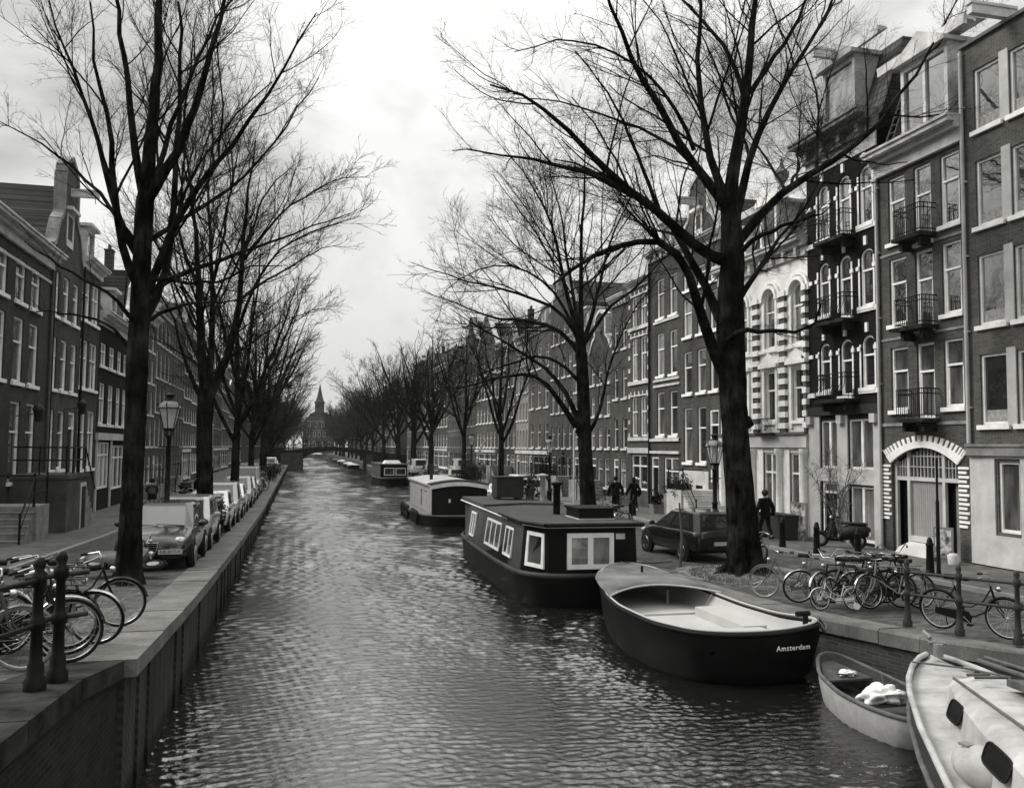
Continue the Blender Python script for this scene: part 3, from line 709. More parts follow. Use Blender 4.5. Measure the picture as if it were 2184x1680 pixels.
# ---- C: very dark brick with white lintels and curly balconies
def house_C():
    ya, yb = 25.12, 29.3; r = house_root('dark_brick_house', 'nearly black brick house with white lintels, arched windows and curled iron balconies', 1, ya, yb, group=GRP)
    b0 = r.location.z; W_ = yb-ya; rg = random.Random(3); H_ = 14.5-b0
    cols = [(.72, .68), (1.98, .72), (3.2, .72)]
    zr = [(11.95, 14.0), (9.1, 11.1), (6.3, 8.1)]
    ops = [dict(x=x, w=w, z=z0-b0-(.22 if i == 1 else 0), h=z1-z0+(.22 if i == 1 else 0), style='sash', arch=.3) for z0, z1 in zr for i, (x, w) in enumerate(cols)]
    ops += [dict(x=.72, w=1.08, z=3.5-b0, h=1.75, style='pair', sill=False, glass=gl_mid), dict(x=2.4, w=1.42, z=3.5-b0, h=1.75, style='pair', sill=False, glass=gl_mid)]
    ops += [dict(x=.8, w=.95, z=.15, h=1.95, kind='door'), dict(x=2.45, w=1.35, z=.1, h=1.9, style='pair', sill=False, glass=gl_pale)]
    finish(r, W_, H_, ops, brick_c, rg, glassfn=lambda o: o.get('glass') or (gl_sky if o['z'] > 9.5 else gl_dark))
    l = MB()
    for z0, z1 in zr:
        for x, w in cols:
            l.box(x+w/2-.07, x+w/2+.07, -.07, .02, z1-b0+.1, z1-b0+.42)
            l.box(x-.16, x+.0, -.06, .02, z0-b0+1.28, z0-b0+1.42); l.box(x+w, x+w+.16, -.06, .02, z0-b0+1.28, z0-b0+1.42)
            l.box(x-.08, x+.0, -.02, .05, z0-b0, z1-b0-.3); l.box(x+w, x+w+.08, -.02, .05, z0-b0, z1-b0-.3)
        l.box(.0, .5, -.07, .02, z0-b0-.19, z0-b0-.02); l.box(3.1, W_, -.071, .02, z0-b0-.2, z0-b0-.03)
        l.box(0, .35, -.05, .02, z0-b0+1.28, z0-b0+1.42)
    l.build('white_lintels', white, r)
    for z in (11.7, 8.75, 5.95): balcony(r, 2.2, 1.75, z-b0, 'curl')
    band(r, W_, 5.42-b0, .32, plain('dark_fascia', .03, .6), .1, 'shop_fascia')
    g = MB()
    for x0, x1 in ((.004, .72), (1.8, 2.4), (3.82, W_-.004)): g.box(x0, x1, -.05, .06, 0, 5.4-b0)
    g.box(.72, 1.8, -.04, .06, 2.1, 3.5-b0); g.box(2.4, 3.82, -.04, .06, 2.05, 3.5-b0)
    for x in (.2, 2.1, 3.95): g.box(x-.14, x+.14, -.2, -.051, 5.1-b0, 5.4-b0)
    g.build('plaster_ground_floor', cream, r)
    # deep overhanging cornice on brackets, mansard and dormer
    band(r, W_, H_, .55, cream, .04, 'frieze'); cornice(r, W_, H_+.55, .75, .75, plain('grey_painted_wood', .2, .6), 4)
    mansard(r, W_, H_+1.2, 7, 2.75, slate, .9); dormer(r, 1.1, 1.9, H_+1.25, 2.5, .05, plain('pale_grey_paint', .3, .6), gl_pale, gable=True)
    hoist(r, 2.05, H_+3.9, .1); cornice(r, W_, H_+3.9, .28, -.5, white2, name='roof_edge')
house_C()
# ---- D: white-banded renaissance house
def house_D():
    ya, yb = 29.3, 36.4; r = house_root('white_banded_house', 'white and brick banded ornate house with arched windows and vase on its attic', 1, ya, yb, group=GRP)
    b0 = r.location.z; W_ = yb-ya; rg = random.Random(4); H_ = 11.9-b0
    cols = [(W_-(34.5-29.3)-.35, .85), (W_-(32.4-29.3)-.35, .95), (W_-(30.35-29.3)-.3, .95)]
    cols = [(1.75, .8), (3.95, .85), (6.0, .85)]
    ops = [dict(x=x, w=w, z=8.3-b0, h=2.4, style='sash', arch=.42, sill=True) for x, w in cols]
    ops += [dict(x=x, w=w, z=5.0-b0+.3, h=2.05, style='sash') for x, w in cols]
    gw = [(.9, .55), (1.55, .55)]
    for c in (1.55, 3.75, 5.75): ops += [dict(x=c, w=1.15, z=.62, h=2.5, style='cross', sill=False)]
    finish(r, W_, H_, ops, plain('pale_stucco', .68, .8, var=.25, sc=1.5), rg, glassfn=lambda o: gl_sky if o['z'] > 7 else gl_dark if o['z'] > 3 else gl_mid)
    pil = [(1.15, .38), (3.1, .42), (5.2, .42), (W_-.18, .17)]
    for x, w in pil:
        q = MB(); q.box(x, x+w, -.12, .0, 3.6, 10.5-b0); q = q.build('brick_pilaster', brick_b, r); z = 5.0-b0
        while z < 10.6-b0: s = MB(); s.box(x-.05, x+w+.05, -.16, .0, z, z+.22); s.build('white_band', white, q); z += .44
    t = MB()
    for x, w in cols:
        c = x+w/2
        for rr, yy in ((.0, -.14), (.2, -.09)):
            for i in range(10):
                a0, a1 = math.pi*i/10, math.pi*(i+1)/10; R0 = w/2+.08+rr; R1 = R0+.14
                zc = 10.28-b0
                p = [(c-R0*math.cos(a0), zc+R0*math.sin(a0)), (c-R0*math.cos(a1), zc+R0*math.sin(a1)), (c-R1*math.cos(a1), zc+R1*math.sin(a1)), (c-R1*math.cos(a0), zc+R1*math.sin(a0))]
                t.hexa([(u, yy, v) for u, v in p], [(u, .0, v) for u, v in p])
        t.box(x-.16, x-.0, -.08, .02, 5.0-b0, 7.5-b0); t.box(x+w, x+w+.16, -.08, .02, 5.0-b0, 7.5-b0); t.box(x-.28, x+w+.28, -.2, .02, 7.5-b0, 7.65-b0)
        t.prism([(x-.26, 7.652-b0), (x+w+.26, 7.652-b0), (x+w/2, 8.1-b0)], -.16, .02)
        t.box(x-.14, x, -.06, .02, 8.25-b0, 10.25-b0); t.box(x+w, x+w+.14, -.06, .02, 8.25-b0, 10.25-b0)
    t.box(.005, W_-.005, -.12, .02, 8.1-b0+.03, 8.22-b0)
    t.build('window_surround', white, r)
    band(r, W_, 4.25-b0, .5, cream, .14, 'shop_cornice'); band(r, W_, 4.75-b0, .1, lead, .22)
    for x in (.25, 2.95, 5.05, W_-.28): c = MB(); c.lathe([(.17, 0), (.17, .5), (.15, .55), (.13, 3.0), (.19, 3.08), (.2, 3.28)], 12, (x+.1, -.12)); c.build('column', white, r)
    g = MB(); last = 0.004
    for x in (1.55, 3.75, 5.75): g.box(last, x-.0, -.04, .05, 0, 3.28); last = x+1.15
    g.box(last, W_-.004, -.04, .05, 0, 3.28); g.build('plaster_ground_floor', white, r)
    cornice(r, W_, H_-.25, .75, .5, white2, 8); mansard(r, W_, H_+.45, 7, 2.1, slate, .9)
    dormer(r, 3.7, 1.3, H_+.4, 2.0, -.05, white, gl_dark, gable=True); dormer(r, 1.1, 1.1, H_+.4, 1.5, .1, white, gl_dark)
    cornice(r, W_, H_+2.45, .3, -.5, white2, name='roof_edge')
    v = MB(); v.lathe([(.3, H_+2.9), (.22, H_+3.2), (.1, H_+3.3), (.28, H_+3.6), (.32, H_+3.8), (.12, H_+4.05), (.05, H_+4.3), (.07, H_+4.36), (.01, H_+4.5)], 12, (4.35, .6)); v.box(4.0, 4.7, .2, 1.0, H_+2.7, H_+2.9); v.build('vase', stone, r)
    k = MB(); n = 12
    for i in range(n): x = 3.8+1.2*i/(n-1); k.tube([(x, -.3, 3.9), (x, -.42, 4.1), (x, -.32, 4.5)], .012, 4)
    k.tube([(3.8, -.32, 4.5), (5.0, -.32, 4.5)], .02, 5); k.box(3.75, 5.05, -.42, 0, 3.82, 3.9); k.build('balcony', iron, r)
house_D()
# ---- E: brown brick, four storeys, raised ground floor, ornate gable
def house_E():
    ya, yb = 36.4, 40.8; r = house_root('brick_house', 'brown brick house with tall sash windows and ornate pale gable behind the big tree', 1, ya, yb, group=GRP)
    b0 = r.location.z; W_ = yb-ya; rg = random.Random(5); H_ = 14.2-b0
    cols = [(.45, .95), (2.0, .9), (3.35, .8)]
    ops = rows(cols[:2], [(3.5-b0, 6.2-b0)], style='sash')+[dict(x=3.3, w=.9, z=2.6-b0, h=3.4, kind='door')]
    ops += rows(cols, [(6.9-b0, 9.0-b0), (9.75-b0, 11.65-b0), (12.1-b0, 13.1-b0)], style='sash')
    finish(r, W_, H_, ops, brick_e if False else brick_d, rg)
    band(r, W_, 0, 3.1-b0, cream, .05, 'plaster_plinth', x1=3.2)
    w = MB()
    for x in (.5, 1.9): w.box(x, x+.7, -.06, .0, .9, 1.5)
    w.build('basement_window', gl_dark, r)
    cornice(r, W_, H_-.3, .5, .4, white2)
    bell_gable(r, W_, H_+.18, 3.2, brick_d, True, 'neck'); pitched_roof(r, W_, H_, 9, 2.4, tile, False, inset=.35); hoist(r, W_/2, H_+1.9)
    dormer(r, 1.8, .8, H_+.4, 1.2, -.02, white, gl_dark, depth=.25)
house_E()
# ---- F: two arched bays, dark
def house_F():
    ya, yb = 40.8, 44.7; r = house_root('brick_house', 'dark brick house with pairs of tall arched windows and white sill bands', 1, ya, yb, group=GRP)
    b0 = r.location.z; W_ = yb-ya; rg = random.Random(6); H_ = 14.4-b0
    cols = [(1.0, .95), (2.65, .95)]
    ops = rows(cols, [(4.86-b0, 7.17-b0), (8.05-b0, 10.35-b0), (11.16-b0, 13.3-b0)], style='sash', arch=.0)
    ops += [dict(x=.25, w=.95, z=.2, h=2.6, kind='door'), dict(x=1.9, w=1.8, z=.6, h=2.2, style='cross')]
    finish(r, W_, H_, ops, brick_e, rg)
    for z in (4.7, 7.85, 8.05-.6+.1, 11.0): band(r, W_, z-b0-.1, .12, white2, .07, x0=.6)
    band(r, W_, 3.9-b0, .14, white2, .1); band(r, W_, 4.55-b0, .14, white2, .1)
    cornice(r, W_, H_, .5, .4, white2, 5); mansard(r, W_, H_+.4, 7, 1.8, slate, .8); dormer(r, 1.3, 1.3, H_+.45, 1.4, .1, white2, gl_dark, gable=True)
    downpipe(r, .08, 0, H_, blackp)
house_F()
def house_G():
    ya, yb = 44.7, 47.8; r = house_root('brick_house', 'narrow brick house with white quoins and white blocks over its paired windows', 1, ya, yb, group=GRP)
    b0 = r.location.z; W_ = yb-ya; rg = random.Random(7); H_ = 13.4-b0
    cols = [(.42, .9), (1.75, .9)]
    ops = rows(cols, [(4.85-b0, 7.1-b0), (8.0-b0, 10.5-b0), (11.1-b0, 12.9-b0)], style='sashm', sill=False)+[dict(x=.4, w=2.3, z=.9, h=2.0, style='cross', sill=False)]
    finish(r, W_, H_, ops, brick_a, rg)
    q = MB()
    for z in np.arange(4.8-b0, 13.2-b0, .75):
        for x in (.004, W_-.25): q.box(x, x+.246, -.05, .02, float(z), float(z)+.25)
    for z in (7.12, 10.52, 12.92):
        for i in range(5): q.box(.3+i*.6, .45+i*.6, -.05, .02, z-b0, z-b0+.3)
        q.box(.3, W_-.3, -.055, .02, z-b0+.02, z-b0+.1)
    for z in (4.6, 7.8, 10.95): q.box(.01, W_-.01, -.1, .02, z-b0, z-b0+.2)
    q.build('white_quoins', white2, r); band(r, W_, 3.9-b0, .3, cream, .12, 'shop_cornice')
    cornice(r, W_, H_, .4, .35, white2); pitched_roof(r, W_, H_+.3, 8, 1.6, tile, True)
house_G()
def generic(side, ya, yb, ztop, m, label, seed, cols=3, floors=4, gable=None, roof=None, ground='door', wh=.62, wm=None, style='sash', gh=2.6, z_first=None, corn=True, dorm=False, arch=0, ww=None, name='brick_house', back=9.):
    r = house_root(name, label, side, ya, yb, group=GRP); rg = random.Random(seed)
    b0 = r.location.z; W_ = yb-ya; H_ = ztop-b0
    z0 = 3.0 if z_first is None else z_first; fh = (H_-z0-.3)/floors
    pitch = W_/cols; w = (ww or pitch*.52)
    ops = []
    for f in range(floors):
        h = fh*wh*(1 if f < floors-1 else .9)
        for c in range(cols): ops.append(dict(x=pitch*(c+.5)-w/2, w=w, z=z0+f*fh+.25, h=h, style=style, arch=arch))
    if ground == 'door':
        ops.append(dict(x=.35, w=min(1., W_*.26), z=.15, h=2.45, kind='door'))
        n = max(1, cols-1); x0 = .35+min(1., W_*.26)+.3; pw = (W_-x0-.2)/n
        for c in range(n): ops.append(dict(x=x0+pw*c+.05, w=pw-.35, z=.8, h=1.8, style=style))
    elif ground == 'shop':
        ops.append(dict(x=.3, w=.9, z=.1, h=2.5, kind='door')); ops.append(dict(x=1.35, w=W_-1.6, z=.5, h=2.1, style='shop'))
    wm = wm or rg.choice([white, white2, cream, white2, plain('dull_window_paint', .26, .6, var=.4)])
    finish(r, W_, H_, ops, m, rg, wm=wm, back=back)
    if ground == 'shop': band(r, W_, 2.72, .28, white2, .12, 'shop_cornice')
    if gable: bell_gable(r, W_, H_, gh, m, True, gable); pitched_roof(r, W_, H_, back, gh*.8, tile, False, inset=.33); hoist(r, W_/2, H_+gh*.5)
    else:
        if corn: cornice(r, W_, H_-.35, .55, .42, wm or white2, rg.choice([0, 6]))
        if roof == 'mansard':
            ro = mansard(r, W_, H_+.15, 7, 2.2, slate, .9); chimney(ro, .3, 3, H_+2.3)
        else:
            ro = pitched_roof(r, W_, H_+.15, back, 2.2, tile, True, inset=.1); chimney(ro, .3, 4, H_+1.5, 1.8)
    if dorm: dormer(r, W_/2-.6, 1.2, H_+.35, 1.4, .35, wm or white2, gl_pale)
    return r
RH = [  # ya, yb, top, brick, cols, floors, gable, roof, ground, label
 (47.8, 50.7, 13.2, brick_d, 2, 3, None, None, 'door', 'two-bay brick house with arched ground floor openings beside the white quoined house', dict(arch=.12)),
 (50.7, 55.0, 10.4, brick_e, 3, 3, 'neck', None, 'door', 'low dark brick house with neck gable just right of the leaning canal tree', {}),
 (55.0, 58.6, 12.0, brick_b, 2, 4, None, None, 'door', 'brick house half hidden by the trunk of the leaning tree', dict(dorm=True)),
 (58.6, 64.2, 14.6, brick_e, 4, 4, 'step', None, 'door', 'brick house with stepped top and tall pale doorway near the street lantern', {}),
 (64.2, 70.8, 13.8, brick_a, 3, 3, None, 'mansard', 'shop', 'dark brick house with broad white shop front and big slate roof', dict(dorm=True)),
 (70.8, 75.0, 13.6, brick_f, 4, 4, None, None, 'shop', 'pale house front with many close tall white windows', dict(wm=None)),
 (75.0, 79.0, 12.6, brick_e, 2, 3, 'bell', None, 'door', 'narrow brown house with bell gable before the white stone steps', {}),
 (79.0, 83.0, 14.0, brick_d, 3, 4, None, 'mansard', 'door', 'brick house with mansard roof left of the narrow bell gable', {}),
 (83.0, 93.0, 14.2, brick_a, 6, 4, 'spout', None, 'shop', 'wide light brick front with great tiled roof and pointed gable', dict(gh=3.6)),
 (93.0, 99.6, 16.0, brick_e, 4, 5, 'neck', None, 'door', 'tall brown house with obelisk topped neck gable', dict(gh=3.0)),
 (99.6, 111.4, 14.4, brick_b, 7, 5, None, 'mansard', 'door', 'long brick front with a row of close attic windows', {}),
 (111.4, 124.9, 15.0, brick_d, 6, 4, None, 'mansard', 'shop', 'broad dark house with pavilion slate roof and chimney rank', {}),
 (124.9, 134.0, 16.2, brick_e, 4, 5, 'step', None, 'door', 'tall dark step gabled house far down the right bank', {}),
 (134.0, 143.0, 17.4, brick_d, 4, 5, None, None, 'door', 'tallest dark house before the far bridge on the right bank', {}),
 (143.0, 155.0, 14.5, brick_b, 5, 4, None, 'mansard', 'door', 'far brick house beside the bridge ramp on the right bank', {}),
]
for i, (ya, yb, zt, m, nc, nf, gb_, rf, gr, lab, kw) in enumerate(RH):
    generic(1, ya, yb, zt, m, lab, 20+i, nc, nf, gb_, rf, gr, **kw)
# ---- left bank
def house_L1():
    ya, yb = 26.6, 37.3; r = house_root('brick_house', 'brick house with double white cornice and tiled roof at the left edge of the photo', -1, ya, yb, group=GRP)
    b0 = r.location.z; W_ = yb-ya; rg = random.Random(11); H_ = 11.4-b0; X = lambda y: y-ya
    cols = [(X(29.0), 1.0), (X(31.1)-.1, 1.05), (X(32.9), 1.15), (X(34.7), 1.15)]
    ops = rows(cols, [(9.1-b0, 10.6-b0), (6.28-b0, 8.55-b0)], style='sash')+rows([cols[2], cols[3]], [(2.82-b0, 5.6-b0)], style='sash')
    ops += [dict(x=X(30.6), w=1.15, z=2.3-b0, h=3.2, kind='door')]
    finish(r, W_, H_, ops, brick_g, rg, glassfn=lambda o: gl_mid if rg.random() < .6 else gl_dark)
    cornice(r, W_, H_-.45, .62, .5, white2); band(r, W_, H_-1.0, .1, white2, .04)
    pitched_roof(r, W_, H_+.1, 10, 3.6, tile, True, inset=.3)
    dormer(r, X(30.2), 1.5, H_+.2, 1.7, .8, white2, gl_mid)
    band(r, W_, 0, 1.0, stone, .05, 'plinth'); s = MB(); s.box(X(29.0), X(30.4), -.03, .0, 1.3, 4.5); s.build('white_door_surround', cream, r)
    downpipe(r, W_-.1, 0, H_-.2, lead)
    l = MB(); l.tube([(X(33.6), 0, 4.1), (X(33.6), -.7, 4.2)], .02, 5); l.lathe([(.03, 3.9), (.11, 3.95), (.18, 4.3), (.22, 4.35), (.02, 4.55)], 6, (X(33.6), -.7)); l.build('wall_lantern', irong, r)
house_L1()
def house_L2():
    ya, yb = 37.3, 42.1; r = house_root('brick_house', 'dark brick house with tall pale edged neck gable behind the first canal tree', -1, ya, yb, group=GRP)
    b0 = r.location.z; W_ = yb-ya; rg = random.Random(12); H_ = 12.0-b0; cols = [(.15, 1.0), (1.75, 1.0), (3.35, 1.0)]
    ops = rows(cols, [(9.3-b0, 11.1-b0), (6.35-b0, 8.45-b0)], style='sash')+rows(cols[:2], [(3.1-b0, 5.5-b0)], style='sash')+[dict(x=3.4, w=1.05, z=2.2-b0, h=3.3, kind='door')]
    finish(r, W_, H_, ops, brick_e, rg)
    bell_gable(r, W_, H_, 4.2, brick_e, stone, 'neck'); pitched_roof(r, W_, H_, 9, 3., tile, False, inset=.35); hoist(r, W_/2, H_+2.6)
    dormer(r, W_/2-.55, 1.1, H_+.4, 1.5, -.03, white2, gl_dark, depth=.25)
    downpipe(r, .1, 0, H_, blackp)
    l = MB(); l.tube([(2.6, 0, 4.7), (2.6, -.7, 4.8)], .02, 5); l.lathe([(.03, 4.5), (.11, 4.55), (.18, 4.9), (.22, 4.95), (.02, 5.15)], 6, (2.6, -.7)); l.build('wall_lantern', irong, r)
house_L2()
def house_L3():
    ya, yb = 42.1, 45.9; r = house_root('brick_house', 'narrow house with two very tall white window bays beside the neck gable', -1, ya, yb, group=GRP)
    b0 = r.location.z; W_ = yb-ya; rg = random.Random(13); H_ = 12.1-b0; cols = [(.15, 1.5), (2.0, 1.5)]
    ops = rows(cols, [(9.8-b0, 11.7-b0), (6.7-b0, 8.9-b0), (3.0-b0, 5.7-b0)], style='sashm')
    finish(r, W_, H_, ops, brick_g, rg, glassfn=lambda o: gl_pale if o['z'] > 2.5 and rg.random() < .7 else gl_mid)
    cornice(r, W_, H_, .5, .4, white2); mansard(r, W_, H_+.4, 7, 2.2, slate, .9); dormer(r, 1.1, 1.5, H_+.6, 1.5, .1, white2, gl_mid); downpipe(r, .1, 0, H_, blackp)
house_L3()
def house_L4():
    ya, yb = 45.9, 53.6; r = house_root('brick_house', 'broad dark brick house with white topped windows over a white timber shop front', -1, ya, yb, group=GRP)
    b0 = r.location.z; W_ = yb-ya; rg = random.Random(14); H_ = 10.2-b0; cols = [(.45, 1.35), (2.5, 1.35), (4.6, 1.15), (6.3, 1.1)]
    ops = rows(cols, [(5.15-b0, 7.2-b0), (8.05-b0, 9.2-b0)], style='sashm')+[dict(x=.5, w=2.9, z=1.6-b0+.3, h=2.35, style='shop', sill=False), dict(x=3.7, w=3.6, z=.95, h=2.35, style='shop', sill=False)]
    finish(r, W_, H_, ops, brick_c, rg)
    cornice(r, W_, H_-.2, .7, .5, white2); band(r, W_, 4.35-b0, .35, cream, .15, 'shop_cornice'); mansard(r, W_, H_+.45, 7, 2.0, slate, .9)
    for x in (.1, 3.45, 7.35): p = MB(); p.box(x, x+.22, -.08, 0, .1, 4.35-b0); p.build('white_pilaster', cream, r)
    dormer(r, 3, 1.4, H_+.5, 1.5, .1, white2, gl_mid)
house_L4()
LH = [
 (53.6, 57.6, 11.2, brick_e, 2, 3, 'bell', None, 'door', 'dark brick house hidden behind the trunk of the first left tree', {}),
 (57.6, 63.0, 12.4, brick_h, 3, 4, None, None, 'door', 'lit brick house with three bays just left of the lantern', dict(wh=.72)),
 (63.0, 70.6, 13.6, brick_h, 4, 4, None, 'mansard', 'door', 'pale brick building with tall narrow white windows behind the lantern', dict(wh=.8)),
 (70.6, 78.4, 13.6, brick_h, 5, 4, None, 'mansard', 'door', 'pale brick building with five close bays of tall white windows', dict(wh=.8)),
 (78.4, 84.0, 14.6, brick_e, 3, 5, 'step', None, 'shop', 'dark stepped house left of the second canal tree', {}),
 (84.0, 90.4, 14.2, brick_d, 4, 5, None, 'mansard', 'door', 'brick house behind the second canal tree', {}),
 (90.4, 98.0, 12.5, brick_g, 4, 4, 'neck', None, 'shop', 'brick house with pale pilastered shop between second and third trees', {}),
 (98.0, 106., 14.0, brick_f, 4, 4, None, None, 'door', 'pale house with white bands between the third and fourth trees', {}),
 (106., 116., 12.5, brick_e, 5, 4, 'bell', None, 'shop', 'brown house seen between thin far tree trunks on the left bank', {}),
 (116., 128., 13.5, brick_h, 5, 4, None, 'mansard', 'shop', 'far house with white shop front on the left bank', {}),
 (128., 142., 12.5, brick_d, 5, 4, 'neck', None, 'door', 'far brick house near the bridge on the left bank', {}),
 (142., 157., 13.5, brick_g, 5, 4, None, 'mansard', 'door', 'last house before the far bridge on the left bank', {}),
]
for i, (ya, yb, zt, m, nc, nf, gb_, rf, gr, lab, kw) in enumerate(LH):
    generic(-1, ya, yb, zt, m, lab, 50+i, nc, nf, gb_, rf, gr, **kw)
# beyond the bridge: simpler houses, seen only between trees
k = 0
for side, y0 in ((1, 172.), (-1, 172.)):
    y = y0; rg = random.Random(side+40)
    while y < 330:
        w = 9+rg.random()*7; k += 1
        generic(side, y, y+w, 13+rg.random()*3.5, rg.choice([brick_g, brick_d, brick_e, brick_h]), 'distant house beyond the far bridge on the %s bank, veiled by bare trees' % ('right' if side > 0 else 'left'), 90+k, 4, 4, rg.choice([None, 'step', 'neck']), rg.choice(['mansard', None]), 'none')
        y += w
# ------------------------------------------------------------------ trees
def tubes_np(P, Rr, n, name, m, parent, extra=None):
    """P (b, k, 3) branch polylines, Rr (b, k) radii -> one mesh"""
    b, k, _ = P.shape
    T = np.empty_like(P); T[:, 1:-1] = P[:, 2:]-P[:, :-2]; T[:, 0] = P[:, 1]-P[:, 0]; T[:, -1] = P[:, -1]-P[:, -2]
    T /= np.linalg.norm(T, axis=2, keepdims=True)+1e-9
    ref = np.zeros_like(T); ref[..., 0] = .31; ref[..., 1] = .95; ref[..., 2] = .05
    A = np.cross(T, ref); A /= np.linalg.norm(A, axis=2, keepdims=True)+1e-9; B = np.cross(T, A)
    t = np.arange(n)*2*np.pi/n
    V = P[:, :, None]+(A[:, :, None]*np.cos(t)[None, None, :, None]+B[:, :, None]*np.sin(t)[None, None, :, None])*Rr[:, :, None, None]
    V = V.reshape(-1, 3)
    i = np.arange(b)[:, None, None]*k*n; j = np.arange(k-1)[None, :, None]*n; q = np.arange(n)[None, None, :]; q2 = (q+1) % n
    F = np.stack([i+j+q, i+j+q2, i+j+n+q2, i+j+n+q], -1).reshape(-1, 4)
    return V, F
def mesh_np(name, parts, m, parent=None, smooth=True):
    off = 0; Vs = []; Fs = []
    for V, F in parts: Vs.append(V); Fs.append(F+off); off += len(V)
    V = np.concatenate(Vs); F = np.concatenate(Fs)
    me = bpy.data.meshes.new(name); me.vertices.add(len(V)); me.vertices.foreach_set('co', V.astype(np.float32).ravel())
    me.loops.add(F.size); me.loops.foreach_set('vertex_index', F.astype(np.int32).ravel())
    me.polygons.add(len(F)); me.polygons.foreach_set('loop_start', np.arange(0, F.size, 4, dtype=np.int32))
    me.polygons.foreach_set('use_smooth', np.full(len(F), smooth)); me.update(calc_edges=True)
    return obj(name, me, m, parent)
def resample(pts, k):
    p = np.array(pts, float); d = np.r_[0, np.cumsum(np.linalg.norm(np.diff(p[:, :3], axis=0), axis=1))]
    s = np.linspace(0, d[-1], k)
    # smooth a little: Catmull-like by averaging
    q = np.stack([np.interp(s, d, p[:, i]) for i in range(p.shape[1])], 1)
    for _ in range(2): q[1:-1] = (q[:-2]+2*q[1:-1]+q[2:])/4
    return q
def spawn(P, Rr, rg, per_m, t0, lr, ang, k, up_, rmin, rr=.55, lmin=.25, lmax=9, jit=.1, flat=1., rcap=.05, tpow=1.):
    """children of every branch in P (b, kk, 3)"""
    b, kk, _ = P.shape
    L = np.linalg.norm(np.diff(P, axis=1), axis=2).sum(1)
    cnt = np.maximum(1, rg.poisson(per_m*L*(1-t0)))
    idx = np.repeat(np.arange(b), cnt); n = len(idx)
    t = t0+(1-t0)*rg.random(n)**tpow; t = np.minimum(t, .985)
    f = t*(kk-1); i0 = np.minimum(f.astype(int), kk-2); w = (f-i0)[:, None]
    p = P[idx, i0]*(1-w)+P[idx, i0+1]*w; rp = Rr[idx, i0]*(1-w[:, 0])+Rr[idx, i0+1]*w[:, 0]
    tg = P[idx, i0+1]-P[idx, i0]; tg /= np.linalg.norm(tg, axis=1, keepdims=True)+1e-9
    v = rg.normal(size=(n, 3)); v[:, 2] *= flat; v -= tg*(v*tg).sum(1, keepdims=True); v /= np.linalg.norm(v, axis=1, keepdims=True)+1e-9
    a = np.radians(ang*(.6+.8*rg.random(n)))[:, None]
    d = tg*np.cos(a)+v*np.sin(a); d[:, 2] += up_*rg.random(n); d /= np.linalg.norm(d, axis=1, keepdims=True)
    ll = np.clip(L[idx]*lr*(1.15-.75*t)*(.5+.9*rg.random(n)), lmin, lmax)
    C = np.empty((n, k, 3)); C[:, 0] = p; st = (ll/(k-1))[:, None]
    for s in range(1, k):
        C[:, s] = C[:, s-1]+d*st
        d = d+rg.normal(size=(n, 3))*jit+np.array([0, 0, up_*.10]); d /= np.linalg.norm(d, axis=1, keepdims=True)
    r_ = np.minimum(rp*rr, np.maximum(rmin, ll*rcap*.35)); r_ = np.maximum(r_, rmin)
    Rc = r_[:, None]*np.linspace(1, .35, k)[None, :]; Rc = np.maximum(Rc, rmin*.6)
    return C, Rc
def trunk_mesh(pts, name, parent, seed=0, n=18, flare=.35):
    """thick bark tube, ridged and knobbly; pts rows x, y, z, r"""
    q = resample(pts, 36); rg = np.random.default_rng(seed)
    z = q[:, 2]-q[0, 2]; r = q[:, 3]*(1+flare*np.exp(-z/.35)); P = q[None, :, :3]
    V, F = tubes_np(P, r[None], n, name, None, None)
    V = V.reshape(len(q), n, 3); c = q[:, None, :3]; t = np.arange(n)*2*np.pi/n
    ph = rg.random(6)*6.28
    k = 1+.05*np.sin(3*t[None]+ph[0]+z[:, None]*.8)+.035*np.sin(5*t[None]+ph[1]-z[:, None]*1.7)+.04*rg.normal(size=(len(q), n))*.5
    k += .22*np.exp(-z/.3)[:, None]*np.sin(4*t[None]+ph[2])
    V = c+(V-c)*k[..., None]
    return mesh_np(name, [(V.reshape(-1, 3), F)], bark, parent)
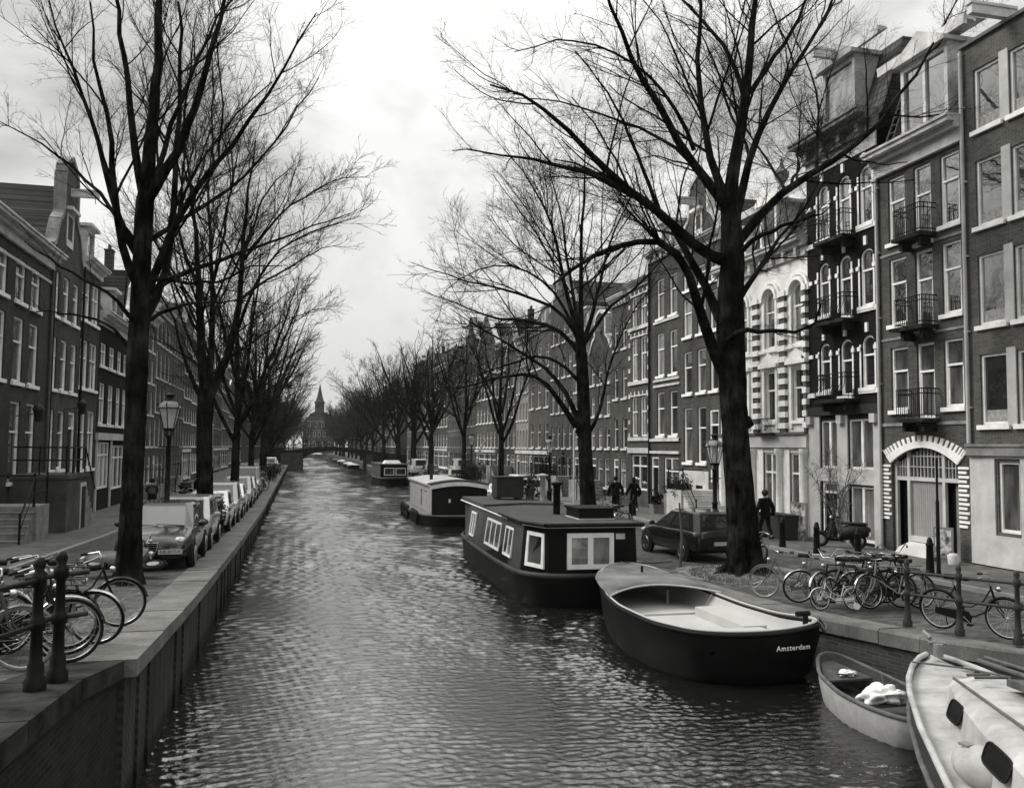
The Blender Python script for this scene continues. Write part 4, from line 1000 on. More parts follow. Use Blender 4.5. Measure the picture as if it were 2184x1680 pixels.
def build_tree(label, base, trunk_pts, limbs, seed, dens=1., levels=3, rmin=.006, group='bare canal trees', name='canal_tree', twigm=None, lr=(.42, .5, .55), side_rate=(1.2, 2.6, 4.5), up_=(.35, .25, .15), cut=None):
    root = empty(name, label, 'tree', base, 0., group); rg = np.random.default_rng(seed)
    bx = np.array(list(base)); tp = [(p[0]-bx[0], p[1]-bx[1], p[2]-bx[2], p[3]) for p in trunk_pts]
    trunk_mesh(tp, 'trunk', root, seed)
    P0 = np.stack([resample([(p[0]-bx[0], p[1]-bx[1], p[2]-bx[2], p[3]) for p in l], 12) for l in limbs])
    P, Rr = P0[..., :3].copy(), P0[..., 3]
    P[:, 1:] += rg.normal(size=P[:, 1:].shape)*.035*np.linspace(.3, 1, 11)[None, :, None]
    parts = [tubes_np(P, Rr, 9, '', None, None)]
    A1 = spawn(P, Rr, rg, side_rate[0]*dens, .15, lr[0], 40, 9, up_[0], .009, .5, .8, 7, .09, .8, rcap=.03)
    parts.append(tubes_np(*A1, 6, '', None, None))
    br = mesh_np('branches', parts, bark, root)
    A2 = spawn(*A1, rg, side_rate[1]*dens, .12, lr[1]*1.1, 34, 7, up_[1], rmin*1.3, .55, .4, 3.2, .11, .8, rcap=.016)
    E1 = spawn(P, Rr, rg, side_rate[1]*.5*dens, .45, lr[1]*.5, 45, 7, up_[1], rmin*1.3, .4, .4, 2.5, .13, .8, rcap=.016)
    C = np.concatenate([A2[0], E1[0]]); Rc = np.concatenate([A2[1], E1[1]])
    parts = [tubes_np(C, Rc, 4, '', None, None)]
    if levels > 2:
        A3 = spawn(C, Rc, rg, side_rate[2]*dens, .1, lr[2], 38, 5, up_[2], rmin, .6, .25, 1.6, .13, .9, rcap=.010)
        parts.append(tubes_np(*A3, 3, '', None, None))
        if levels > 3:
            A4 = spawn(*A3, rg, 4.5*dens, .15, .6, 40, 4, .1, rmin*.8, .7, .15, .7, .18, 1., rcap=.015)
            parts.append(tubes_np(*A4, 3, '', None, None))
    mesh_np('crown', parts, twigm or twig, root, False)
    return root
def auto_tree(label, x, y, H, seed, r0=.28, fork=.35, spread=.38, nl=7, dens=1., levels=3, rmin=.01, lean=(0, 0), zb=None, up1=1.0, twigm=None, **kw):
    rg = random.Random(seed); z0 = (zleft(y) if x < 3 else zright(y))-.05 if zb is None else zb
    fz = z0+H*fork; tp = [(x+lean[0]*H*fork*t+rg.uniform(-.04, .04)*t, y+lean[1]*H*fork*t, z0+H*fork*t, r0*(1-.28*t)) for t in (0, .15, .3, .45, .6, .8, 1)]
    top = tp[-1]; limbs = []
    # leader
    lead_ = [(top[0], top[1], top[2]-.3, r0*.66)]
    for t in (.25, .5, .75, 1): lead_.append((top[0]+lean[0]*H*.3*t+rg.uniform(-.3, .3), top[1]+rg.uniform(-.3, .3), fz+(z0+H-fz)*t*.97, r0*.62*(1-t)+.015))
    limbs.append(lead_)
    for i in range(nl):
        a = 2*math.pi*(i+rg.uniform(-.3, .3))/nl+seed; h0 = rg.uniform(-.18, .25)*(1 if i else 0); s = spread*H*rg.uniform(.7, 1.15)*(1-max(h0, 0)*1.2); hz = fz+h0*(H-H*fork)*.8
        tt = (hz-z0)/(H*fork); cx = x+lean[0]*H*fork*tt; cy = y+lean[1]*H*fork*tt; ht = (z0+H-hz)*rg.uniform(.72, .98)
        L = [(cx, cy, hz, r0*.42)]
        for t in (.15, .35, .6, .8, 1):
            q = t**.85 if t < .6 else t**.8; L.append((cx+math.cos(a)*s*q+rg.uniform(-.15, .15), cy+math.sin(a)*s*q+rg.uniform(-.15, .15), hz+ht*(t**(1.05*up1)), r0*.42*(1-t)**.8+.012))
        limbs.append(L)
    return build_tree(label, (x, y, z0), tp, limbs, seed, dens, levels, rmin, twigm=twigm, **kw)
build_tree('huge leaning canal tree filling the upper right of the photo',(11.47, 20.9, 0.8999999999999999),[(11.47, 20.9, 0.8999999999999999, 0.42),(11.39, 20.9, 2.16, 0.4),(11.29, 20.9, 3.64, 0.36),(11.21, 20.9, 4.87, 0.345),(11.11, 20.9, 6.11, 0.36),(11.06, 20.9, 7.36, 0.36),(11.1, 20.9, 8.37, 0.34),(11.16, 20.9, 9.13, 0.31),(11.14, 20.9, 9.9, 0.28),(11.11, 20.9, 10.66, 0.25)],
 [[(11.1, 20.9, 9.13, 0.17),(10.49, 20.75, 8.93, 0.154),(9.98, 20.56, 9.36, 0.139),(9.55, 20.41, 9.62, 0.129),(8.88, 20.19, 10.02, 0.115),(8.4, 20.03, 10.27, 0.106),(7.9, 19.88, 10.45, 0.097),(7.32, 19.67, 10.78, 0.085),(6.25, 19.28, 11.32, 0.064),(5.7, 18.98, 11.95, 0.049),(4.7, 18.63, 12.25, 0.031),(4.0, 18.4, 12.19, 0.02)], [(7.92, 19.9, 10.44, 0.09),(7.53, 20.24, 10.71, 0.076),(6.98, 20.75, 11.25, 0.062),(6.26, 21.28, 11.51, 0.048),(5.41, 21.88, 11.82, 0.034),(4.52, 22.49, 12.13, 0.021),(3.88, 22.9, 12.21, 0.012)], [(10.84, 20.9, 6.23, 0.17),(10.42, 20.63, 6.79, 0.15),(9.9, 20.29, 7.48, 0.131),(9.67, 19.95, 8.21, 0.114),(9.24, 19.62, 8.84, 0.099),(8.78, 19.38, 9.19, 0.089),(7.96, 19.08, 9.25, 0.076),(6.99, 18.71, 8.87, 0.061),(6.06, 18.3, 8.29, 0.045),(5.29, 17.9, 7.65, 0.03)], [(10.91, 20.9, 7.36, 0.15),(10.65, 21.08, 8.13, 0.125),(10.25, 21.33, 9.17, 0.101),(9.97, 21.46, 9.69, 0.089),(9.33, 21.72, 10.75, 0.066),(8.47, 21.95, 11.33, 0.048),(7.54, 22.19, 11.85, 0.03),(6.59, 22.4, 12.03, 0.015)], [(11.08, 20.9, 10.53, 0.15),(10.7, 20.76, 10.88, 0.135),(10.12, 20.56, 11.29, 0.121),(9.7, 20.41, 11.64, 0.111),(8.87, 20.04, 12.55, 0.089),(8.09, 19.7, 13.3, 0.07),(7.47, 19.38, 14.04, 0.054),(6.81, 18.9, 15.22, 0.03)], [(11.11, 20.9, 10.66, 0.13),(10.83, 21.0, 11.06, 0.118),(10.66, 21.19, 11.98, 0.103),(10.55, 21.48, 13.53, 0.083),(10.6, 21.77, 15.12, 0.065),(10.85, 22.09, 16.94, 0.047),(11.1, 22.4, 18.82, 0.03)], [(11.11, 20.9, 10.66, 0.2),(11.09, 20.9, 11.17, 0.182),(11.29, 20.9, 12.09, 0.159),(11.58, 20.9, 13.41, 0.13),(11.73, 20.9, 14.87, 0.103),(11.92, 20.9, 16.47, 0.075),(12.05, 20.9, 18.63, 0.04)], [(11.28, 20.9, 10.42, 0.13),(11.48, 21.04, 10.96, 0.118),(11.9, 21.33, 12.14, 0.101),(12.68, 21.7, 13.7, 0.082),(13.75, 22.07, 15.2, 0.065),(15.16, 22.52, 17.16, 0.045),(16.1, 22.9, 18.96, 0.03)], [(11.3, 20.9, 9.65, 0.14),(11.67, 20.99, 10.19, 0.127),(12.22, 21.12, 10.89, 0.115),(13.21, 21.27, 11.51, 0.101),(14.37, 21.44, 12.27, 0.087),(15.56, 21.6, 12.84, 0.075),(16.85, 21.82, 14.17, 0.059),(18.04, 22.05, 15.69, 0.043),(19.09, 22.26, 17.24, 0.029),(19.75, 22.4, 18.3, 0.02)], [(11.2, 20.9, 9.14, 0.09),(11.34, 20.53, 9.57, 0.07),(11.66, 20.18, 9.78, 0.057),(12.19, 19.66, 9.95, 0.039),(12.65, 19.21, 10.02, 0.024),(12.85, 18.9, 10.25, 0.015)], [(11.33, 20.9, 8.13, 0.09),(11.8, 21.11, 8.7, 0.074),(12.2, 21.29, 9.2, 0.063),(13.23, 21.7, 10.32, 0.043),(13.89, 21.94, 11.01, 0.032),(14.64, 22.22, 11.84, 0.02),(14.88, 22.4, 12.48, 0.012)], [(10.84, 20.9, 6.85, 0.085),(10.97, 20.14, 7.31, 0.066),(11.25, 19.5, 7.1, 0.054),(11.65, 18.47, 6.98, 0.036),(11.78, 18.07, 7.02, 0.03),(11.66, 17.66, 7.29, 0.024),(11.51, 17.4, 7.46, 0.02)], [(10.15, 20.55, 11.24, 0.06),(9.85, 21.04, 12.13, 0.049),(9.03, 21.64, 12.78, 0.04),(8.16, 22.22, 13.3, 0.031),(7.26, 22.81, 13.9, 0.023),(6.31, 23.36, 14.15, 0.017),(5.33, 23.9, 14.2, 0.01)], [(9.79, 20.35, 11.89, 0.06),(8.91, 19.84, 13.09, 0.043),(7.74, 19.43, 13.62, 0.033),(6.52, 19.05, 13.76, 0.024),(5.5, 18.73, 13.6, 0.017),(4.53, 18.4, 13.0, 0.01)], [(11.58, 20.9, 13.54, 0.08),(11.54, 21.58, 15.15, 0.059),(11.21, 22.06, 16.14, 0.048),(10.39, 22.8, 17.52, 0.032),(9.77, 23.4, 18.76, 0.02)], [(11.72, 20.9, 13.82, 0.08),(12.32, 20.45, 14.87, 0.057),(12.73, 20.19, 15.44, 0.047),(12.92, 19.79, 16.43, 0.033),(13.09, 19.4, 17.38, 0.02)], [(8.84, 20.28, 10.08, 0.06),(8.29, 19.88, 10.88, 0.046),(7.69, 19.46, 11.63, 0.035),(7.41, 19.22, 12.1, 0.03),(6.8, 18.84, 12.68, 0.021),(5.96, 18.4, 13.18, 0.012)]], seed=101, dens=1.25, levels=4, rmin=.0034, side_rate=(1.5, 2.6, 4.2))
build_tree('middle canal tree on the right bank behind the flat roofed houseboat',(12.1, 35.3, 0.85),[(12.1, 35.3, 0.85, 0.36),(12.02, 35.3, 2.27, 0.33),(11.93, 35.3, 3.27, 0.3),(11.84, 35.3, 4.46, 0.28),(11.82, 35.3, 5.66, 0.28),(11.77, 35.3, 6.87, 0.26),(11.7, 35.3, 8.07, 0.25),(11.66, 35.3, 8.68, 0.23)],
 [[(11.67, 35.3, 4.76, 0.15),(10.94, 34.86, 5.63, 0.121),(10.31, 34.47, 6.38, 0.102),(9.69, 34.09, 7.11, 0.085),(8.59, 33.67, 7.24, 0.067),(7.53, 33.22, 6.8, 0.049),(6.31, 32.72, 6.55, 0.03),(5.33, 32.3, 6.32, 0.015)], [(11.61, 35.3, 5.26, 0.13),(11.27, 35.58, 6.27, 0.106),(10.92, 35.82, 7.08, 0.091),(10.06, 36.13, 7.9, 0.073),(8.88, 36.49, 8.51, 0.054),(7.9, 36.82, 9.33, 0.038),(7.11, 37.04, 9.53, 0.027),(6.32, 37.3, 10.16, 0.015)], [(11.71, 35.3, 6.86, 0.09),(11.13, 35.15, 7.44, 0.074),(10.35, 34.98, 8.0, 0.06),(9.06, 34.75, 7.93, 0.043),(7.81, 34.49, 7.29, 0.027),(6.8, 34.3, 7.05, 0.015)], [(11.7, 35.3, 8.07, 0.12),(11.02, 35.86, 9.33, 0.092),(9.89, 36.34, 9.76, 0.074),(8.74, 36.81, 9.57, 0.058),(7.38, 37.4, 10.22, 0.039),(6.4, 37.81, 10.66, 0.026),(5.2, 38.3, 11.1, 0.012)], [(11.7, 35.3, 8.48, 0.1),(10.83, 34.89, 10.0, 0.075),(9.62, 34.62, 10.29, 0.063),(8.13, 34.28, 10.55, 0.049),(6.69, 33.94, 10.8, 0.035),(5.5, 33.66, 10.87, 0.025),(4.14, 33.3, 11.28, 0.012)], [(11.66, 35.3, 8.68, 0.12),(11.03, 35.54, 10.92, 0.085),(10.76, 35.73, 12.79, 0.065),(10.37, 35.91, 14.47, 0.048),(9.76, 36.03, 15.49, 0.036),(8.94, 36.18, 16.72, 0.022),(8.12, 36.3, 17.52, 0.012)], [(11.66, 35.3, 8.68, 0.1),(11.23, 34.85, 10.41, 0.073),(10.78, 34.45, 11.91, 0.056),(10.55, 34.06, 13.39, 0.04),(9.91, 33.65, 14.81, 0.024),(9.6, 33.3, 16.04, 0.012)], [(11.7, 35.3, 8.58, 0.14),(11.65, 35.3, 10.3, 0.108),(11.68, 35.3, 12.14, 0.084),(11.68, 35.3, 13.78, 0.064),(11.89, 35.3, 15.45, 0.045),(11.77, 35.3, 17.31, 0.026),(11.87, 35.3, 18.36, 0.015)], [(11.74, 35.3, 8.48, 0.12),(12.28, 35.63, 9.77, 0.095),(12.81, 36.06, 11.53, 0.071),(13.41, 36.5, 13.35, 0.05),(14.24, 36.9, 15.02, 0.032),(15.09, 37.3, 16.74, 0.015)], [(11.74, 35.3, 8.48, 0.1),(12.3, 34.9, 9.46, 0.078),(12.71, 34.59, 10.24, 0.065),(13.62, 34.2, 10.82, 0.05),(14.49, 33.73, 11.78, 0.034),(15.15, 33.3, 12.73, 0.02)], [(11.97, 35.3, 4.66, 0.09),(12.49, 35.4, 5.27, 0.078),(12.87, 35.6, 6.71, 0.062),(13.27, 35.79, 8.18, 0.048),(13.88, 35.97, 9.47, 0.036),(14.74, 36.16, 10.8, 0.024),(15.59, 36.3, 11.72, 0.015)], [(11.59, 35.3, 8.88, 0.08),(10.69, 36.19, 11.23, 0.054),(9.15, 36.87, 12.31, 0.038),(7.97, 37.3, 12.33, 0.029),(6.8, 37.79, 11.73, 0.02),(5.84, 38.3, 10.71, 0.01)]], seed=102, dens=1.2, levels=4, rmin=.0048, side_rate=(1.4, 2.6, 4.))
build_tree('nearest canal tree on the left bank, behind the leaning bicycles',(-3.3, 19.2, 1.28),[(-3.3, 19.2, 1.28, 0.24),(-3.29, 19.2, 2.69, 0.215),(-3.29, 19.2, 3.64, 0.205),(-3.27, 19.2, 4.6, 0.205),(-3.27, 19.2, 5.57, 0.22),(-3.25, 19.2, 6.35, 0.205),(-3.25, 19.2, 7.14, 0.195),(-3.25, 19.2, 7.92, 0.185),(-3.25, 19.2, 8.71, 0.18),(-3.23, 19.2, 9.31, 0.17)],
 [[(-3.23, 19.2, 9.31, 0.16),(-3.17, 19.2, 10.22, 0.133),(-3.12, 19.2, 11.23, 0.111),(-3.09, 19.2, 12.25, 0.091),(-3.09, 19.2, 13.17, 0.074),(-3.12, 19.2, 14.6, 0.05)], [(-3.24, 19.2, 9.21, 0.1),(-3.46, 19.4, 9.95, 0.086),(-3.57, 19.59, 10.72, 0.076),(-3.74, 19.83, 11.72, 0.065),(-3.95, 20.1, 12.86, 0.053),(-4.15, 20.37, 14.04, 0.042),(-4.36, 20.7, 15.49, 0.03)], [(-3.26, 19.2, 9.11, 0.12),(-2.94, 19.01, 9.68, 0.103),(-2.51, 18.82, 10.15, 0.09),(-2.37, 18.6, 10.88, 0.077),(-2.0, 18.33, 11.69, 0.062),(-1.73, 18.04, 12.58, 0.047),(-1.55, 17.7, 13.6, 0.03)], [(-3.2, 19.2, 7.14, 0.1),(-2.74, 19.0, 7.91, 0.083),(-2.61, 18.79, 8.85, 0.069),(-2.33, 18.69, 9.24, 0.063),(-1.97, 18.56, 9.72, 0.055),(-1.42, 18.36, 10.39, 0.045),(-0.88, 18.16, 11.16, 0.034),(-0.52, 17.99, 11.82, 0.026),(-0.16, 17.84, 12.39, 0.019),(0.11, 17.7, 12.94, 0.012)], [(-3.25, 19.2, 6.55, 0.1),(-2.81, 19.31, 7.18, 0.088),(-2.74, 19.42, 8.0, 0.079),(-2.75, 19.6, 9.36, 0.066),(-2.7, 19.73, 10.33, 0.058),(-2.71, 19.87, 11.42, 0.049),(-2.74, 20.03, 12.76, 0.039),(-2.85, 20.2, 14.12, 0.03)], [(-3.25, 19.2, 7.92, 0.09),(-3.57, 19.29, 8.32, 0.079),(-3.9, 19.43, 9.12, 0.067),(-4.1, 19.58, 10.06, 0.055),(-4.39, 19.74, 11.0, 0.044),(-4.83, 19.9, 11.94, 0.034),(-5.18, 20.06, 12.9, 0.024),(-5.53, 20.2, 13.76, 0.015)], [(-3.25, 19.2, 7.33, 0.1),(-3.58, 18.98, 7.86, 0.085),(-3.66, 18.69, 8.66, 0.072),(-3.69, 18.44, 9.35, 0.061),(-3.69, 18.16, 10.11, 0.05),(-3.87, 17.83, 10.9, 0.037),(-3.95, 17.52, 11.68, 0.026),(-3.99, 17.2, 12.43, 0.015)], [(-3.27, 19.2, 6.55, 0.05),(-3.6, 18.71, 7.04, 0.036),(-4.03, 18.25, 7.31, 0.027),(-4.44, 17.81, 7.48, 0.019),(-4.68, 17.49, 7.66, 0.013),(-4.92, 17.2, 7.75, 0.008)], [(-3.3, 19.2, 5.96, 0.05),(-3.91, 19.7, 6.69, 0.033),(-4.49, 20.01, 6.8, 0.024),(-5.13, 20.36, 7.03, 0.016),(-5.77, 20.7, 6.95, 0.008)], [(-3.25, 19.2, 7.14, 0.075),(-2.93, 19.44, 7.59, 0.063),(-2.41, 19.71, 7.92, 0.053),(-1.77, 20.0, 8.18, 0.044),(-1.1, 20.32, 8.61, 0.034),(-0.29, 20.67, 9.07, 0.024),(0.57, 21.03, 9.55, 0.014),(1.02, 21.2, 9.75, 0.01)], [(-3.23, 19.2, 8.12, 0.06),(-3.73, 19.55, 8.77, 0.048),(-4.4, 20.01, 9.65, 0.036),(-5.08, 20.4, 10.34, 0.027),(-5.64, 20.7, 10.81, 0.02),(-6.18, 20.94, 10.95, 0.015),(-6.65, 21.2, 11.42, 0.01)], [(-3.23, 19.2, 8.32, 0.06),(-2.79, 19.49, 8.72, 0.051),(-2.19, 19.89, 9.38, 0.042),(-1.44, 20.32, 9.98, 0.034),(-0.97, 20.72, 10.92, 0.026),(-0.46, 21.09, 11.77, 0.02),(0.28, 21.7, 13.38, 0.01)], [(-3.25, 19.2, 8.71, 0.08),(-3.11, 19.57, 9.63, 0.067),(-3.02, 20.02, 10.82, 0.055),(-2.65, 20.59, 12.36, 0.042),(-2.24, 21.16, 14.01, 0.031),(-1.57, 21.7, 15.54, 0.02)], [(-3.26, 19.2, 7.53, 0.05),(-2.76, 18.88, 7.59, 0.041),(-2.07, 18.42, 7.35, 0.031),(-1.5, 18.03, 7.41, 0.024),(-0.94, 17.58, 7.73, 0.016),(-0.4, 17.2, 7.68, 0.01)], [(-3.26, 19.2, 6.55, 0.05),(-3.01, 19.5, 6.9, 0.041),(-2.51, 19.92, 7.19, 0.031),(-1.97, 20.33, 7.38, 0.023),(-1.3, 20.79, 7.49, 0.015),(-0.69, 21.2, 7.48, 0.008)]], seed=103, dens=1.35, levels=4, rmin=.0034, side_rate=(1.6, 2.8, 4.2),up_=(.5, .3, .2))
build_tree('second canal tree on the left bank, behind the silver cars',(-3.08, 32.0, 0.95),[(-3.08, 32.0, 0.95, 0.3),(-3.11, 32.0, 2.66, 0.28),(-3.15, 32.0, 3.64, 0.265),(-3.19, 32.0, 4.62, 0.26),(-3.2, 32.0, 5.43, 0.28),(-3.17, 32.0, 6.09, 0.28)],
 [[(-3.19, 32.0, 5.76, 0.2),(-3.35, 32.0, 6.91, 0.165),(-3.47, 32.0, 8.23, 0.136),(-3.48, 32.0, 9.55, 0.111),(-3.62, 32.0, 10.88, 0.086),(-3.74, 32.0, 12.21, 0.064),(-4.02, 32.0, 13.53, 0.041),(-4.21, 32.0, 14.87, 0.02)], [(-3.16, 32.0, 5.76, 0.15),(-3.06, 32.19, 6.94, 0.125),(-3.09, 32.41, 8.3, 0.104),(-3.11, 32.68, 10.03, 0.081),(-3.3, 32.95, 11.8, 0.06),(-3.49, 33.15, 13.05, 0.045),(-3.39, 33.39, 14.72, 0.028),(-3.42, 33.5, 15.46, 0.02)], [(-3.09, 32.0, 5.76, 0.17),(-2.64, 31.88, 6.76, 0.143),(-2.27, 31.75, 7.91, 0.12),(-2.1, 31.61, 9.22, 0.099),(-2.08, 31.46, 10.53, 0.079),(-2.03, 31.32, 11.83, 0.06),(-1.9, 31.18, 13.13, 0.042),(-1.77, 31.05, 14.27, 0.027),(-1.7, 31.0, 14.76, 0.02)], [(-3.32, 32.0, 5.76, 0.09),(-3.75, 32.2, 6.58, 0.069),(-4.12, 32.43, 7.59, 0.052),(-4.33, 32.62, 8.44, 0.039),(-4.77, 32.82, 9.29, 0.026),(-5.29, 33.0, 9.97, 0.015)], [(-2.27, 31.75, 7.91, 0.07),(-1.96, 31.48, 8.88, 0.056),(-1.58, 31.2, 9.84, 0.046),(-1.04, 30.9, 10.8, 0.036),(-0.11, 30.59, 11.45, 0.027),(0.83, 30.31, 11.78, 0.019),(1.92, 30.0, 12.1, 0.01)], [(-2.1, 31.62, 9.23, 0.06),(-1.39, 32.21, 10.04, 0.044),(-0.43, 32.84, 10.73, 0.031),(0.58, 33.52, 11.65, 0.018),(1.48, 34.0, 12.0, 0.01)], [(-3.03, 32.0, 6.59, 0.06),(-2.47, 32.6, 7.33, 0.046),(-1.71, 33.21, 7.94, 0.036),(-0.91, 33.89, 8.76, 0.025),(-0.05, 34.46, 9.24, 0.017),(0.85, 35.0, 9.55, 0.01)], [(-2.08, 31.5, 10.53, 0.06),(-1.75, 31.98, 12.01, 0.04),(-1.47, 32.34, 13.16, 0.028),(-0.84, 32.71, 14.19, 0.018),(-0.19, 33.0, 14.87, 0.01)], [(-3.48, 32.0, 9.55, 0.08),(-3.87, 31.52, 10.43, 0.058),(-4.13, 30.91, 11.58, 0.037),(-4.39, 30.45, 12.39, 0.023),(-4.5, 30.0, 13.2, 0.01)], [(-3.11, 32.65, 10.03, 0.07),(-2.77, 32.05, 11.28, 0.049),(-2.6, 31.46, 12.49, 0.034),(-2.36, 30.94, 13.52, 0.022),(-2.2, 30.5, 14.37, 0.012)], [(-2.08, 31.5, 10.53, 0.06),(-1.39, 31.29, 11.53, 0.045),(-0.61, 31.06, 12.53, 0.034),(0.17, 30.9, 13.05, 0.027),(1.44, 30.64, 13.75, 0.016),(2.25, 30.5, 13.6, 0.01)]], seed=104, dens=1.25, levels=4, rmin=.0048, side_rate=(1.5, 2.7, 4.),up_=(.45, .3, .2))

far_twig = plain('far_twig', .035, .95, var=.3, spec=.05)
auto_tree('third canal tree on the left bank, trunk rising behind the pale parked cars', -3.3, 48.6, 15.5, 13, .25, .30, .3, 7, 1., 3, .008, lean=(.03, 0))
auto_tree('fourth canal tree on the left bank, slim straight trunk beside the van', -3.35, 67., 15, 14, .24, .3, .3, 7, .9, 3, .009)
auto_tree('fifth canal tree on the left bank, thick trunk near the parked van', -3.5, 93., 16, 15, .42, .32, .34, 8, .85, 3, .0105, lean=(.02, 0))
auto_tree('sixth canal tree on the left bank with a round nest in its crown', -3.7, 122., 14.5, 16, .3, .3, .36, 7, .8, 3, .0115)
auto_tree('last canal tree on the left bank before the far bridge', -3.9, 143., 14, 17, .3, .3, .42, 8, .85, 3, .013)
auto_tree('slim young canal tree with steep forking limbs near the right street lantern', 11.8, 50.7, 11.5, 23, .2, .38, .25, 6, .7, 3, .008, twigm=far_twig)
auto_tree('slender canal tree on the right bank, left of the young forked one', 12.4, 66., 13.0, 24, .2, .34, .27, 6, .7, 3, .012, twigm=far_twig)
auto_tree('bare canal tree on the right bank behind the small white van', 12.6, 84.5, 15, 25, .32, .3, .3, 7, .8, 3, .0095)
auto_tree('dark canal tree on the right bank right of the far bridge', 13.4, 104., 16.5, 26, .42, .3, .33, 8, .85, 3, .0105)
auto_tree('canal tree on the right bank just before the far bridge', 14.0, 126., 17., 27, .4, .28, .36, 8, .85, 3, .0115)
auto_tree('canal tree leaning over the ramp of the far bridge on the right bank', 14.0, 146., 17., 28, .38, .28, .4, 8, .85, 3, .013, lean=(-.04, 0))
# trees beyond the bridge: three prototypes, copied
protos = [auto_tree('bare tree among those lining the canal beyond the far bridge', 14.5+dx, 176+dy, 17, 60+i, .35, .28, .4, 8, .9, 3, .017, twigm=far_twig, group='trees beyond the far bridge') for i, (dx, dy) in enumerate([(0, 0), (-20, -3), (0, 16)])]
rg = random.Random(77)
for i in range(26):
    side = 1 if i % 2 else -1; y = 190+i*6.5+rg.uniform(-3, 3)
    if side > 0: y += 14
    c = copy_tree(protos[i % 3]); c.location = ((14.5 if side > 0 else -5.5)+rg.uniform(-.8, .8), y, .7); s = rg.uniform(.8, 1.0); c.scale = (s, s, s); c.rotation_euler = (0, 0, rg.uniform(0, 6.28))
for i in range(14):
    c = copy_tree(protos[i % 3]); c.location = ((rg.uniform(-20, 4) if i % 2 else rg.uniform(15, 34)), 345+i*4.5, .7); s = rg.uniform(.75, 1.0); c.scale = (s, s, s); c.rotation_euler = (0, 0, rg.uniform(0, 6.28))
# nest in the sixth left tree
nb = MB(); rg = random.Random(4)
for i in range(160):
    a = rg.uniform(0, 6.28); b_ = rg.uniform(-1, 1); c = Vector((math.cos(a), math.sin(a), b_*.6)).normalized()*rg.uniform(.15, .42); d = Vector((rg.uniform(-1, 1), rg.uniform(-1, 1), rg.uniform(-.5, .5))).normalized()*.35
    p = Vector((-1.5, 120, 12.1))+c; nb.tube([p-d, p+d], .022, 3)
o = nb.build('bird_nest', twig); tag(o, 'round twig nest high in the bare crown left of the church spire', 'nest')

# sawn branch stub and root buttresses of the big leaning tree
_big = [o for o in COL.objects if o.name.startswith('canal_tree') and 'huge leaning' in o.get('label', '')][0]
b = MB(); b.tube([(-.3, 0, 3.75), (-.02, -.14, 3.95), (.1, -.2, 4.02)], [.2, .17, .14], 12); b.build('branch_stub', bark, _big)
b = MB(); b.tube([(.1, -.2, 4.02), (.115, -.206, 4.028)], .13, 12); b.build('sawn_face', plain('sawn_wood', .3, .8), _big)
b = MB()
for k in range(7):
    a = k*.9+.3; b.tube([(.25*math.cos(a), .25*math.sin(a), .5), (.5*math.cos(a), .5*math.sin(a), .12), (.95*math.cos(a+.1), .95*math.sin(a+.1), -.06)], [.14, .13, .05], 8)
b.build('roots', bark, _big)
# ------------------------------------------------------------------ far bridge and church
def bridge():
    r = empty('arched_bridge', 'low arched stone bridge across the canal in the distance', 'bridge', (5.2, 160, 0))
    n = 40; xs = [-9.5+i*26/n for i in range(n+1)]
    def top(x): return float(np.interp(x, [-9.5, -4.5, 1.0, 6.8, 9.5, 13], [3.05, 3.3, 3.95, 3.95, 3.6, 2.9]))+0.0
    def dk(x): return 3.0+.95*math.exp(-((x-.6)/6.8)**2) if x < 7 else 3.0+.95*math.exp(-((x-.6)/6.8)**2)-.06*(x-7)
    b = MB()
    for a, c in zip(xs[:-1], xs[1:]):
        def un(x):
            q = (x-1.2)/5.6
            return -.8 if abs(q) >= 1 else 1.5+1.75*math.sqrt(max(0, 1-q*q))
        m = (a+c)/2; za = zc = -.8
        if abs((m-1.2)/5.6) < 1:
            za = un(max(a, -4.39)); zc = un(min(c, 6.79)); za = max(za, 1.4); zc = max(zc, 1.4)
        b.hexa([(a, 0, za), (c, 0, zc), (c, 7, zc), (a, 7, za)], [(a, 0, dk(a)), (c, 0, dk(c)), (c, 7, dk(c)), (a, 7, dk(a))])
    b.build('arch', darkbrick, r)
    c = MB()
    for a, e_ in zip(xs[:-1], xs[1:]): c.hexa([(a, -.12, dk(a)-.18), (e_, -.12, dk(e_)-.18), (e_, -.001, dk(e_)-.18), (a, -.001, dk(a)-.18)], [(a, -.12, dk(a)+.08), (e_, -.12, dk(e_)+.08), (e_, .25, dk(e_)+.08), (a, .25, dk(a)+.08)])
    c.build('coping', dstone, r)
    g = MB()
    for s in (.12, 6.8):
        for dz in (.55, 1.05): g.tube([(x, s, dk(x)+dz) for x in xs], .03, 5)
        for x in xs[::2]: g.tube([(x, s, dk(x)), (x, s, dk(x)+1.08)], .05, 6)
    g.build('railing', iron, r)
    p = MB(); p.box(-8.2, -4.4, -1.1, 0, -.8, 2.85); p.box(6.8, 8.0, -.8, 0, -.8, 2.6); p.build('abutment', brick_e, r)
    return r, dk
BR, dkf = bridge()
